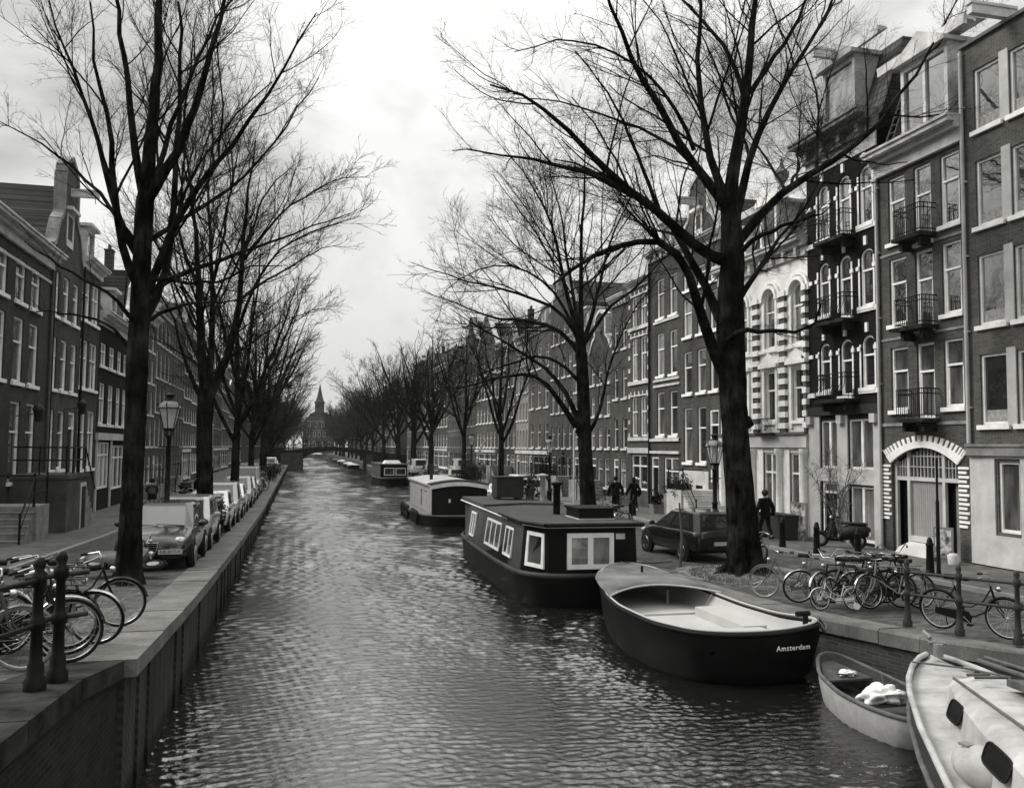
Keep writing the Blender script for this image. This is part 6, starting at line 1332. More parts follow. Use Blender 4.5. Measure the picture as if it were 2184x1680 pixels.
for i, (x, y, L, w, lab, m, cv) in enumerate([(10.3, 170, 7, 2.4, 'pale open boat seen under the right end of the far bridge', hullgrey, None), (10.2, 182, 7, 2.4, 'covered boat behind the pale one under the far bridge', hullblack, white2), (10.4, 196, 8, 2.5, 'long boat with grey cover beyond the bridge arch', hullblack, felt), (10.3, 212, 8, 2.5, 'farthest but one moored boat beyond the bridge', hullgrey, white2), (10.2, 236, 9, 2.6, 'farthest moored boat beyond the bridge', hullblack, felt), (-.6, 172, 6, 1.8, 'small dark round-ended boat at the left side of the bridge arch', hullblack, felt)]):
    smallboat(x, y, L, w, lab, m, cv)
# ------------------------------------------------------------------ cars
def carpaint(name, v, cc=.9):
    if name in MATS: return MATS[name]
    m, t, b = newmat(name); n = noise(t, ocoord(t), 3, 4)
    t.links.new(ramp(t, n, [(.3, v*.85), (.7, v*1.1)]), b.inputs['Base Color']); b.inputs['Roughness'].default_value = .35; b.inputs['Metallic'].default_value = .2
    b.inputs['Coat Weight'].default_value = cc; b.inputs['Coat Roughness'].default_value = .06; return m
p_black = carpaint('black_car_paint', .007); p_dark = carpaint('dark_car_paint', .009); p_silver = carpaint('silver_car_paint', .3); p_white = carpaint('white_car_paint', .6); p_grey = carpaint('grey_car_paint', .12)
trimp = plain('black_plastic', .012, .55); lampg = clearglass('headlight_glass'); lamprd = plain('rear_light', .06, .25); platem = plain('number_plate', .42, .5, var=.1)
def make_car(name, label, cat, paint, L=4.05, Wd=1.72, H=1.46, kind='hatch', plate=None, face='plain', group=None):
    """local +y is the nose"""
    r = empty(name, label, cat, (0, 0, 0), 0, group); w = Wd/2; h = L/2
    if kind == 'van': st = [(-h, .95, .45, .95), (-h+.06, 1.05, .3, .98), (-h*.5, 1.1, .22, 1.), (0, 1.1, .22, 1.), (h*.45, 1.1, .22, 1.), (h*.62, 1.06, .22, .99), (h*.85, .9, .24, .94), (h*.96, .72, .3, .84), (h, .55, .38, .74)]
    else: st = [(-h, .72, .42, .82), (-h+.06, .9, .3, .93), (-h+.3, .95, .24, .98), (-h*.5, .95, .2, 1.), (0, .93, .2, 1.), (h*.42, .94, .2, 1.), (h*.6, .88, .2, .99), (h*.8, .79, .22, .95), (h*.94, .66, .26, .87), (h, .5, .34, .76)]
    secs = []
    for y, zt, zb, q in st:
        ww = w*q; zm = (zt+zb)/2
        half = [(ww*.86, zb), (ww*.965, zb+.08), (ww*.99, zm-.05), (ww*1.0, zm+.05), (ww*.97, zt-.12), (ww*.93, zt-.035), (ww*.82, zt+.01), (ww*.4, zt+.045)]
        secs.append([(x, y, z) for x, z in half]+[(-x, y, z) for x, z in half[::-1]])
    b = MB(); b.loft(secs, 0, True)
    body = b.build('body', paint, r)
    md = body.modifiers.new('round', 'SUBSURF'); md.levels = md.render_levels = 2
    # greenhouse
    if kind == 'van': yf, yr, zb, fr, rr_, tw = h*.5, -h+.08, 1.06, .42, .04, .86
    elif kind == 'hatch': yf, yr, zb, fr, rr_, tw = h*.5, -h+.1, .93, .95, .24, .77
    else: yf, yr, zb, fr, rr_, tw = h*.46, -h+.62, .92, .9, .65, .74
    def ring(z, t):
        a = yf-fr*t; c = yr+rr_*t; x = w*(.93+(tw-.93)*t); m = .10+.02*t
        return [(x*.78, a, z), (x-.02, a-m*1.6, z), (x, (a+c)/2+.2, z), (x-.02, c+m*1.4, z), (x*.8, c, z), (-x*.8, c, z), (-x+.02, c+m*1.4, z), (-x, (a+c)/2+.2, z), (-x+.02, a-m*1.6, z), (-x*.78, a, z)]
    g = MB(); R0, R1, R2 = ring(zb-.03, 0), ring(H-.06, .96), [(p[0]*.9, p[1]*.93+(-.0), H-.005) for p in ring(H, 1.04)]
    g.loft([R0, R1, R2], 0, False, cap=True); R3 = [(p[0]*.5, p[1]*.6, H+.01) for p in ring(H, 1)]
    gh = g.build('roof', paint, r)
    def P(i, t): a = Vector(R0[i % 10]); c = Vector(R1[i % 10]); return a.lerp(c, t)
    def quad(i, j, u0, u1, t0, t1, nm, m, out=.012):
        c = [P(i, t0).lerp(P(j, t0), u0), P(i, t0).lerp(P(j, t0), u1), P(i, t1).lerp(P(j, t1), u1), P(i, t1).lerp(P(j, t1), u0)]
        n = (c[1]-c[0]).cross(c[3]-c[0]).normalized(); ctr = sum((Vector(q) for q in R0), Vector())/10
        if n.dot(c[0]-ctr) < 0: c = [c[1], c[0], c[3], c[2]]; n = -n
        q = MB(); q.add([v+n*out for v in c]+[v-n*.02 for v in c], [(0, 1, 2, 3), (0, 4, 5, 1), (1, 5, 6, 2), (2, 6, 7, 3), (3, 7, 4, 0)]); return q.build(nm, m, r)
    quad(9, 10, .02, .98, .1, .93, 'windscreen', gl_car); quad(4, 5, .06, .94, .22, .9, 'rear_window', gl_car)
    for (i, j, u0, u1) in ((1, 2, .12, .93), (2, 3, .05, .8), (8, 7, .12, .93), (7, 6, .05, .8)):
        if kind == 'van' and i in (2, 7): continue
        quad(i, j, u0, u1, .16, .88, 'side_window', gl_car)
    # wheels and arches
    for sx in (-1, 1):
        for yy in (h*.62, -h*.6):
            a = MB(); a.tube([(sx*(w*.90), yy, .31), (sx*(w+.004), yy, .31)], .37, 20, sm=False); a.build('wheel_arch', trimp, r)
            t = MB(); R_t = .305; t.tube([(sx*(w-.17), yy, .305), (sx*(w-.15), yy, .305), (sx*(w-.0), yy, .305), (sx*(w+.02), yy, .305)], [R_t-.03, R_t, R_t, R_t-.025], 22, sm=True); wh = t.build('wheel', rubber, r)
            q = MB(); q.tube([(sx*(w+.012), yy, .305), (sx*(w+.024), yy, .305)], .2, 18, sm=False)
            ri = q.build('rim', trimp, wh)
            q = MB()
            for k in range(5):
                an = k*2*math.pi/5; d = Vector((0, math.cos(an), math.sin(an))); e = Vector((0, -math.sin(an), math.cos(an))); o = Vector((sx*(w+.03), yy, .305))
                q.hexa([o+e*.03-d*.0, o-e*.03, o-e*.05+d*.19, o+e*.05+d*.19], [v+Vector((sx*.014, 0, 0)) for v in (o+e*.03, o-e*.03, o-e*.05+d*.19, o+e*.05+d*.19)])
            q.tube([(sx*(w+.025)+.0*k, yy+.2*math.cos(t_), .305+.2*math.sin(t_)) for t_ in [k*math.pi/9 for k in range(18)]], .014, 5, closed=True)
            q.build('spokes', chrome if sx*0 == 0 else trimp, wh)
    for sx in (-1, 1):
        m = MB(); v, f = sphere_pts((sx*(w+.1), yf-.38, zb+.06), .1, 10, 7, (1, .55, .75)); m.add(v, f, 0, True); m.tube([(sx*w*.9, yf-.4, zb), (sx*(w+.05), yf-.38, zb+.03)], .025, 6); m.build('wing_mirror', paint, r)
        hl = MB(); yh = h*.905 if kind != 'van' else h*.9; zz = .66 if kind != 'van' else .74
        if face == 'round': v, f = sphere_pts((sx*w*.69, h*.88, .665), .145, 14, 9, (1.0, .75, .8))
        else: v, f = sphere_pts((sx*w*.7, yh, zz), .15, 14, 8, (1.15, .75, .55))
        hl.add(v, f, 0, True); hl.build('headlight', chrome if face == 'round' else plain('headlight', .5, .2), r)
        tl = MB(); zt = (.86 if kind != 'van' else 1.0); v, f = sphere_pts((sx*w*.83, -h+.1, zt-.06), .14, 12, 8, (1.1, .7, .75)); tl.add(v, f, 0, True); tl.build('rear_light', lamprd, r)
        hd = MB(); hd.box(*sorted((sx*(w*.985), sx*(w*1.0+.018))), -.05, .14, .74, .765); hd.box(*sorted((sx*(w*.985), sx*(w*1.0+.018))), -.95, -.8, .76, .785); hd.build('handle', paint, r)
    gr = MB(); zg = .5
    if face == 'round':
        gr.prism([(0, .3), (.13, .5), (.15, .66), (-.15, .66), (-.13, .5)], h-.035, h+.035); gr.box(-.62, -.24, h-.12, h+.01, .3, .38); gr.box(.24, .62, h-.12, h+.01, .3, .38); gr.build('grille', trimp, r)
        ch = MB()
        for k in range(5): ww = .07+.015*k; ch.box(-ww, ww, h+.036, h+.05, .40+.055*k, .414+.055*k)
        ch.tube([(0, h+.045, .3), (.13, h+.045, .5), (.15, h+.03, .665), (-.15, h+.03, .665), (-.13, h+.045, .5)], .012, 5, closed=True); v, f = sphere_pts((0, h+.02, .71), .04, 10, 6); ch.add(v, f, 0, True); ch.build('grille_trim', chrome, r)
    else:
        gr.box(-.5, .5, h-.06, h+.015, .34, .47); gr.box(-.38, .38, h-.09, h-.005, .56, .64); gr.build('grille', trimp, r)
    bp = MB(); bp.box(-w*.55, w*.55, -h-.02, -h+.1, .36, .44); bp.build('bumper', trimp, r)
    for sy, yy, zz in ((1, h+.02, .46), (-1, -h-.012, .56 if kind != 'van' else .6)):
        px = -.42 if (face == 'round' and sy > 0) else 0
        pl = MB(); pl.box(px-.26, px+.26, yy-.01, yy+.012, zz-.055, zz+.055); po = pl.build('number_plate', platem, r)
        if plate and sy > 0: text_on(po, plate, .095, Matrix.Translation((px, yy+.014, zz)) @ Matrix.Rotation(math.pi, 4, 'Z') @ Matrix.Rotation(R_(90), 4, 'X'), blackp)
    wp = MB(); wp.tube([(-.6, yf+.0, zb+.035), (.05, yf-.05, zb+.07)], .012, 4); wp.tube([(.0, yf+.0, zb+.035), (.6, yf-.05, zb+.07)], .012, 4); wp.build('wiper', trimp, r)
    return r
def place(r, x, y, z, rz): r.location = (x, y, z); r.rotation_euler = (0, 0, rz); return r
def relabel(r, label, group=None):
    r['label'] = label
    if group: r['group'] = group
    return r
def repaint(r, old, new):
    for c in [r]+list(r.children_recursive):
        if c.type == 'MESH' and len(c.material_slots) and c.material_slots[0].material == old: c.material_slots[0].link = 'OBJECT'; c.material_slots[0].material = new
    return r
PK = 'cars parked along the left quay'
c1 = make_car('parked_car', 'black hatchback with shield grille and plate KR-817-R, first in the row by the left quay', 'car', p_black, 4.06, 1.72, 1.45, 'hatch', 'KR-817-R', 'round', PK); place(c1, -3.22, 23.45, zleft(22)-.02, math.pi)
c2 = make_car('parked_car', 'silver car parked right behind the black hatchback', 'car', p_silver, 4.25, 1.72, 1.47, 'hatch', None, 'plain', PK); place(c2, -3.26, 28.1, zleft(27)-.02, math.pi)
mp_ = make_car('parked_car', 'pale high roofed family car, sixth in the row on the left quay', 'car', p_silver, 4.3, 1.78, 1.66, 'hatch', None, 'plain', PK); place(mp_, -3.27, 51.2, zleft(51)-.02, math.pi)
cl = [(35.4, p_white, 'pale hatchback behind the potted shrub and second tree'), (40.2, p_silver, 'light car parked behind the pale hatchback on the left quay'), (44.9, p_white, 'white small car, fifth in the row on the left quay'), (56.2, p_silver, 'silver car next to the boxy van on the left quay')]
for y, m, lab in cl:
    c = copy_tree(mp_ if y == 40.2 else c2); repaint(c, p_silver, m); place(c, -3.27, y, zleft(y)-.02, math.pi); relabel(c, lab)
vn = make_car('parked_van', 'grey boxy van parked beyond the row of cars on the left quay', 'van', p_silver, 4.6, 1.8, 1.95, 'van', None, 'plain', None); place(vn, -3.35, 62.8, zleft(62)-.02, math.pi)
v2 = copy_tree(vn); repaint(v2, p_silver, p_white); place(v2, -3.35, 112, zleft(90)-.02, math.pi); relabel(v2, 'white van parked near the far bridge on the left quay')
v3 = copy_tree(vn); repaint(v3, p_silver, p_white); place(v3, 13.6, 101, zright(90)-.1, 0); relabel(v3, 'small white van parked behind the far houseboats on the right bank')
v4 = copy_tree(vn); repaint(v4, p_silver, p_white); place(v4, 17.6, 96, zright(90), 0); relabel(v4, 'white van standing by the dark shop front on the right bank')
c3 = make_car('parked_car', 'dark hatchback seen from behind, parked beside the big tree on the right quay', 'car', p_dark, 3.97, 1.76, 1.46, 'hatch', None, 'plain', None); place(c3, 11.95, 25.3, zright(25)-.09, R_(3))
for x, y, rz, m, lab in ((12.9, 51.5, 95, p_white, 'white car seen side on behind the nearest houseboat roof'), (14.6, 58.8, 100, p_white, 'white car behind the dark box on the houseboat roof'), (13.2, 76, 5, p_silver, 'pale car beside the round shrubs on the right bank'), (13.6, 92, 0, p_grey, 'grey car parked in front of the white van on the right bank')):
    c = copy_tree(c2); repaint(c, p_silver, m); place(c, x, y, zright(y)-.09, R_(rz)); relabel(c, lab, 'cars parked on the right bank')
# cars beyond/at the bridge
for x, y, m, lab in ((-3.3, 103, p_silver, 'pale car parked between bicycles near the far bridge on the left quay'), (-3.3, 121, p_silver, 'last pale car before the far bridge on the left quay')):
    c = copy_tree(c2); repaint(c, p_silver, m); place(c, x, y, zleft(y)-.02, math.pi); relabel(c, lab)
# ------------------------------------------------------------------ bicycles
fr_black = plain('black_bicycle_enamel', .012, .3); fr_silver = plain('silver_bicycle_enamel', .2, .35); fr_grey = plain('grey_bicycle_enamel', .09, .35); fr_white = plain('white_bicycle_enamel', .55, .35)
WR = .345
def wheel(r, x, steer=0., tyre_m=None, rim_m=None, R=WR, name='wheel', sub=True):
    cs, sn = math.cos(steer), math.sin(steer)
    def T(p): return (x+p[0]*cs-p[1]*sn, p[0]*sn+p[1]*cs, p[2])
    b = MB(); n = 28; b.tube([T(((R-.035)*math.cos(t), 0, R+(R-.035)*math.sin(t))) for t in [i*2*math.pi/n for i in range(n)]], .011, 6, closed=True)
    for i in range(18):
        t = i*2*math.pi/18+.1; b.tube([T((.02*math.cos(t+1), (.025 if i % 2 else -.025), R+.02*math.sin(t+1))), T(((R-.04)*math.cos(t), 0, R+(R-.04)*math.sin(t)))], .0022, 3, cap=False)
    b.tube([T((0, -.045, R)), T((0, .045, R))], .02, 8)
    w = b.build(name, rim_m or chrome, r)
    t_ = MB(); t_.tube([T(((R-.016)*math.cos(t), 0, R+(R-.016)*math.sin(t))) for t in [i*2*math.pi/n for i in range(n)]], .02, 7, closed=True); t_.build('tyre', tyre_m or rubber, w); return w
def bicycle(label, fm, kind='dutch', steer=.15, tyre_m=None, rim_m=None, basket=False, lampy=True, guard=True, hb=None, group='bicycles parked along the quays', saddle_h=.95, name='bicycle'):
    r = empty(name, label, 'bicycle', (0, 0, 0), 0, group)
    xr, xf = -.55, .56; bbx, bbz = -.1, .29; st = (-.28, saddle_h-.08); hd0 = (.40, .62); hd1 = (.33, .86); stem = (.30, .98)
    wheel(r, xr, 0, tyre_m, rim_m); 
    cs, sn = math.cos(steer), math.sin(steer); px = .37
    def T(p): return (px+(p[0]-px)*cs-p[1]*sn, (p[0]-px)*sn+p[1]*cs, p[2])
    w = wheel(r, xf-px, 0, tyre_m, rim_m); w.location = (px, 0, 0); w.rotation_euler = (0, 0, steer)
    f = MB(); t = .016
    if kind == 'dutch':
        f.tube([(hd0[0], 0, hd0[1]), (.26, 0, .42), (.05, 0, .31), (bbx, 0, bbz)], t, 7); f.tube([(hd1[0]+.01, 0, hd1[1]-.04), (.2, 0, .58), (0, 0, .46), (-.16, 0, .45)], .013, 7)
    else:
        f.tube([(hd0[0], 0, hd0[1]), (bbx, 0, bbz)], t, 7); f.tube([(hd1[0], 0, hd1[1]-.02), (-.25, 0, .82)], .014, 7)
    f.tube([(bbx, 0, bbz), (-.27, 0, st[1]-.08)], t, 7); f.tube([(hd0[0], 0, hd0[1]-.03), (hd1[0], 0, hd1[1])], .019, 8)
    for s in (-1, 1):
        f.tube([(bbx, s*.03, bbz), (xr, s*.06, WR)], .009, 6); f.tube([(-.24, s*.02, .78), (xr, s*.06, WR)], .007, 6)
    f.build('frame', fm, r)
    k = MB()
    for s in (-1, 1): k.tube([T((.41, s*.045, .60)), T((.45, s*.05, .48)), T((xf-.0, s*.05, WR))], [.013, .012, .008], 6)
    k.tube([T((.41, -.05, .6)), T((.41, .05, .6))], .014, 6); k.build('fork', fm, r)
    h = MB(); hw = .29
    if (hb or kind) == 'dutch': P = [(.02, -hw, .98), (.12, -hw-.01, .99), (.27, -.2, 1.03), (.31, -.08, .99), (.31, .08, .99), (.27, .2, 1.03), (.12, hw+.01, .99), (.02, hw, .98)]
    elif hb == 'high': P = [(.0, -hw, 1.1), (.1, -hw, 1.12), (.28, -.24, 1.16), (.33, -.1, .98), (.33, .1, .98), (.28, .24, 1.16), (.1, hw, 1.12), (.0, hw, 1.1)]
    else: P = [(.25, -hw, 1.0), (.31, -.15, .98), (.33, 0, .97), (.31, .15, .98), (.25, hw, 1.0)]
    h.tube([T(p) for p in P], .012, 7); h.tube([T((hd1[0], 0, hd1[1])), T((.32, 0, .99))], .013, 7); ho = h.build('handlebar', chrome, r)
    for s in (0, -1):
        a, c = (P[0], P[1]) if s == 0 else (P[-1], P[-2]); g = MB(); g.tube([T(a), T(tuple(a[i]+(c[i]-a[i])*.9 for i in range(3)))], .018, 7); g.build('grip', rubber, ho)
    s_ = MB(); sx, sz = -.30, saddle_h; s_.loft([[(sx+x, y*wd, sz+z) for y, z in ((-1, -.02), (-.8, .025), (0, .035), (.8, .025), (1, -.02), (.5, -.05), (-.5, -.05))] for x, wd in ((-.13, .07), (-.10, .1), (-.03, .095), (.05, .045), (.15, .022))], 0, True)
    so_ = s_.build('saddle', leather, r); q = MB(); q.tube([(-.27, 0, st[1]-.1), (-.3, 0, sz-.04)], .012, 6); q.build('seat_post', chrome, r)
    if guard:
        for xc, a0, a1, tr_ in ((xr, 15, 200, False), (xf, 10, 150, True)):
            g = MB(); secs = []
            for i in range(13):
                a = R_(a0+(a1-a0)*i/12); secs.append([((xc+(WR+.02+dz)*math.cos(a)), y, WR+(WR+.02+dz)*math.sin(a)) for y, dz in ((-.028, -.012), (0, .006), (.028, -.012))])
            if tr_: secs = [[T(p) for p in s2] for s2 in secs]
            g.loft(secs, 0, True, cap=False, closed=False); g.build('mudguard', fm if kind == 'dutch' else chrome, r)
        k = MB(); k.tube([(xr-.22, -.06, .74), (xr+.27, -.06, .74), (xr+.27, .06, .74), (xr-.22, .06, .74)], .007, 5, closed=True)
        for s in (-1, 1): k.tube([(xr-.15, s*.06, .74), (xr, s*.07, WR)], .005, 4)
        for q in (-.1, .05, .18): k.tube([(xr+q, -.06, .74), (xr+q, .06, .74)], .005, 4)
        k.build('luggage_rack', fm, r)
        cg = MB(); cg.prism([(xr-.05, WR-.06), (bbx+.1, bbz-.1), (bbx+.13, bbz), (bbx+.08, bbz+.1), (xr-.04, WR+.05)], -.07, -.055); cg.build('chain_guard', fm if kind == 'dutch' else trimp, r)
    c = MB(); c.tube([(bbx, -.09, bbz), (bbx, .09, bbz)], .016, 6); c.tube([(bbx, -.085, bbz), (bbx+.12, -.085, bbz-.11)], .009, 5); c.tube([(bbx, .085, bbz), (bbx-.12, .085, bbz+.11)], .009, 5); c.tube([(bbx+.09*math.cos(i*math.pi/8), -.05, bbz+.09*math.sin(i*math.pi/8)) for i in range(16)], .006, 4, closed=True)
    cr_ = c.build('crank', chrome, r); q = MB(); q.box(bbx+.08, bbx+.16, -.18, -.09, bbz-.12, bbz-.095); q.build('pedal', rubber, cr_); q = MB(); q.box(bbx-.16, bbx-.08, .09, .18, bbz+.1, bbz+.125); q.build('pedal', rubber, cr_)
    if lampy: l = MB(); v, f_ = sphere_pts(T((.46, 0, .82)), .045, 10, 7); l.add(v, f_, 0, True); l.build('lamp', chrome, r)
    ks = MB(); ks.tube([(xr+.1, 0, .28), (xr+.02, .22, .0)], .009, 5); ks.build('kickstand', iron, r)
    if basket:
        q = MB(); x0, x1, y0, y1, z0, z1 = .42, .72, -.19, .19, .78, 1.0
        for z in (z0, .85, .92, z1): q.tube([T(p) for p in ((x0, y0, z), (x1, y0, z), (x1, y1, z), (x0, y1, z))], .012, 4, closed=True)
        for x in (x0, (x0+x1)/2, x1):
            for y in (y0, 0, y1): q.tube([T((x, y, z0)), T((x, y, z1))], .008, 4)
        q.add([T(p) for p in ((x0, y0, z0), (x1, y0, z0), (x1, y1, z0), (x0, y1, z0))], [(0, 1, 2, 3)]); q.build('crate' if basket == 'crate' else 'basket', greywood if basket == 'crate' else iron, r)
    return r
def stand(b, x, y, z, dirx, diry, tilt=6., label=None):
    """rear to front direction (dirx, diry) on the ground, (x, y) the middle"""
    a = math.atan2(diry, dirx); b.matrix_world = Matrix.Translation((x, y, z)) @ Matrix.Rotation(a, 4, 'Z') @ Matrix.Rotation(R_(tilt), 4, 'X')
    if label: b['label'] = label
    return b
pb = {}
pb['dutch'] = bicycle('x', fr_black, 'dutch', .1); pb['silver'] = bicycle('x', fr_silver, 'diamond', .2, hb='flat'); pb['grey'] = bicycle('x', fr_grey, 'dutch', -.3, rubberg); pb['high'] = bicycle('x', fr_black, 'diamond', .5, hb='high'); pb['crate'] = bicycle('x', fr_black, 'dutch', .35, basket='crate'); pb['palewheel'] = bicycle('x', fr_black, 'dutch', .05, rubber, fr_white, lampy=True)
_used = set()
def bike(kind, x, y, z, dx, dy, tilt, label):
    if kind in _used: b = copy_tree(pb[kind])
    else: b = pb[kind]; _used.add(kind)
    return stand(b, x, y, z, dx, dy, tilt, label)
zr = zright
# right bank group
bike('grey', 10.25, 16.75, zr(17)-.0, -.75, .55, 6, 'black step-through bicycle with pale tyre, alone nearest the big tree roots')
bike('silver', 10.75, 16.2, zr(16)-.0, -.75, .35, -8, 'silver framed bicycle leaning second from the big tree in the right bank group')
bike('high', 10.9, 15.75, zr(16)-.0, -.8, .15, 7, 'dark bicycle with high swept handlebar behind the white child bicycle')
bike('dutch', 11.45, 16.1, zr(16)-.0, -.9, .2, -6, 'black town bicycle in the thick of the right bank group, rear carrier against the rack')
bike('crate', 11.75, 15.95, zr(16)-.0, -.3, .95, 5, 'black bicycle with big dark front crate standing in the right bank group')
bike('silver', 11.75, 15.35, zr(16)-.0, -1, .12, 9, 'nearest silver bicycle of the group, its left wheel in front of all others')
bike('dutch', 11.85, 15.65, zr(16)-.0, 1, -.05, -7, 'black bicycle turned the other way behind the nearest silver one')
bike('grey', 12.15, 15.95, zr(16)-.0, -.95, .0, 7, 'grey bicycle at the back right of the right bank group')
bike('high', 12.3, 16.3, zr(16)-.0, .9, .3, -5, 'bicycle with high handlebar farthest right at the back of the group')
bike('palewheel', 11.28, 12.75, zr(13)-.0, .42, -.92, 5, 'black town bicycle with bright white front rim behind the railing at the right edge')
bike('dutch', 12.25, 21.9, zr(22)-.05, .2, 1, 12, 'bicycle with black cloth over it leaning on the far side of the big tree')
kb = bicycle('white child bicycle with training wheels lying among the parked bicycles', fr_white, 'dutch', .1, rubber, fr_white, guard=True, lampy=False, name='child_bicycle'); kb.scale = (.62, .62, .62)
M = Matrix.Translation((10.5, 15.45, zr(16))) @ Matrix.Rotation(math.atan2(.2, -.95), 4, 'Z') @ Matrix.Rotation(R_(10), 4, 'X') @ Matrix.Diagonal((.62, .62, .62, 1)); kb.matrix_world = M; del kb['group']
for s in (-1, 1):
    q = MB(); q.tube([(-.55, s*.16, .12), (-.55, s*.2, .12)], .11, 12); q.tube([(-.55, 0, .3), (-.55, s*.16, .14)], .015, 5); q.build('training_wheel', fr_white, kb)
# bicycle rack behind them
q = MB()
for i, (x, y) in enumerate(((10.6, 16.7), (11.1, 16.4), (11.7, 16.2))): 
    z = zr(16); q.tube([(x, y, z), (x, y, z+.85), (x+.05, y, z+.93), (x+.75, y-.1, z+.93), (x+.8, y-.1, z+.85), (x+.8, y-.1, z)], .024, 7)
tag(q.build('bicycle_rack', chrome), 'bright tube bicycle rack the right bank bicycles lean on', 'rack')
# small clusters farther along the right bank
k = 0
for x, y, n, lab in ((12.6, 33.5, 3, 'between the houseboat mast and the middle tree'), (11.6, 43.5, 4, 'behind the white vent pipe of the houseboat'), (12.4, 70, 4, 'by the round shrubs past the second houseboat'), (12.8, 88, 5, 'in front of the small white van')):
    for i in range(n):
        k += 1; bike(['dutch', 'silver', 'grey', 'high'][k % 4], x+.1*i, y+.62*i, zr(y)-.08, math.cos(1.2*k), .5+.3*math.sin(k), (-1)**k*7, '%s bicycle of the %s %s' % (['first', 'second', 'third', 'fourth', 'fifth'][i], ['three', 'four', 'five'][n-3], lab))
# left bank group
zl = zleft
bike('grey', -3.32, 10.15, zl(10.3), .95, .25, 6, 'bicycle whose pale front wheel fills the left edge behind the railing post')
bike('dutch', -2.98, 10.6, zl(10.6), 1, .1, -5, 'black bicycle directly behind the two iron railing posts on the left')
bike('high', -3.1, 11.3, zl(11.3), 1, -.25, 8, 'bicycle with high chrome handlebar behind the left railing posts')
bike('crate', -3.25, 11.75, zl(11.8), 1, -.1, -4, 'bicycle carrying a slatted crate in front of the nearest left tree')
bike('silver', -2.92, 12.1, zl(12), 1, -.35, 10, 'silver bicycle leaning with its pale front wheel turned toward the canal')
bike('dutch', -2.95, 13.35, zl(13.3), 1, .03, 5, 'upright black bicycle whose large front wheel stands alone by the quay coping')
bike('grey', -4.1, 11.9, zl(12), .3, 1, 7, 'dull bicycle at the back of the left bank heap')
bike('silver', -4.0, 10.9, zl(11), .5, .8, -7, 'silver bicycle at the left back of the left bank heap')
bike('high', -3.75, 11.2, zl(11), .9, .3, -8, 'chrome handled bicycle behind the left railing, second from the left edge')
bike('dutch', -3.9, 10.3, zl(11), .97, .1, 6, 'black bicycle at the left edge with only handlebar and saddle showing')
bike('crate', -4.3, 12.6, zl(12), .6, -.6, 5, 'crate carrying bicycle at the back of the left bank heap')
bike('grey', -3.6, 12.7, zl(12), .95, -.2, -9, 'grey bicycle between the heap and the nearest left tree')
bike('silver', -4.6, 11.6, zl(12), .9, .4, 9, 'silver bicycle farthest back in the left bank heap')
for x, y, n, lab in ((-6.0, 47.5, 4, 'in front of the white shop front on the left'), (-2.9, 66.5, 3, 'past the boxy van on the left quay'), (-3.2, 78, 4, 'beyond the fourth left tree'), (-3.0, 88, 3, 'beside the thick fifth left tree')):
    for i in range(n):
        k += 1; bike(['dutch', 'silver', 'grey', 'high'][k % 4], x+.12*i, y+.6*i, zl(y), math.cos(.9*k), .6+.3*math.sin(k), (-1)**k*7, '%s bicycle of the %s %s' % (['first', 'second', 'third', 'fourth', 'fifth'][i], ['three', 'four', 'five'][n-3], lab))
# bicycles along the railing of the far bridge
for i in range(16):
    k += 1; x = -3.5+i*1.05; b = bike(['dutch', 'silver', 'grey', 'high', 'crate'][k % 5], x, 160.45, dkf(x), 1 if i % 2 else -1, .12, 6, 'bicycle parked against the railing of the far bridge'); b['group'] = 'bicycles on the far bridge'
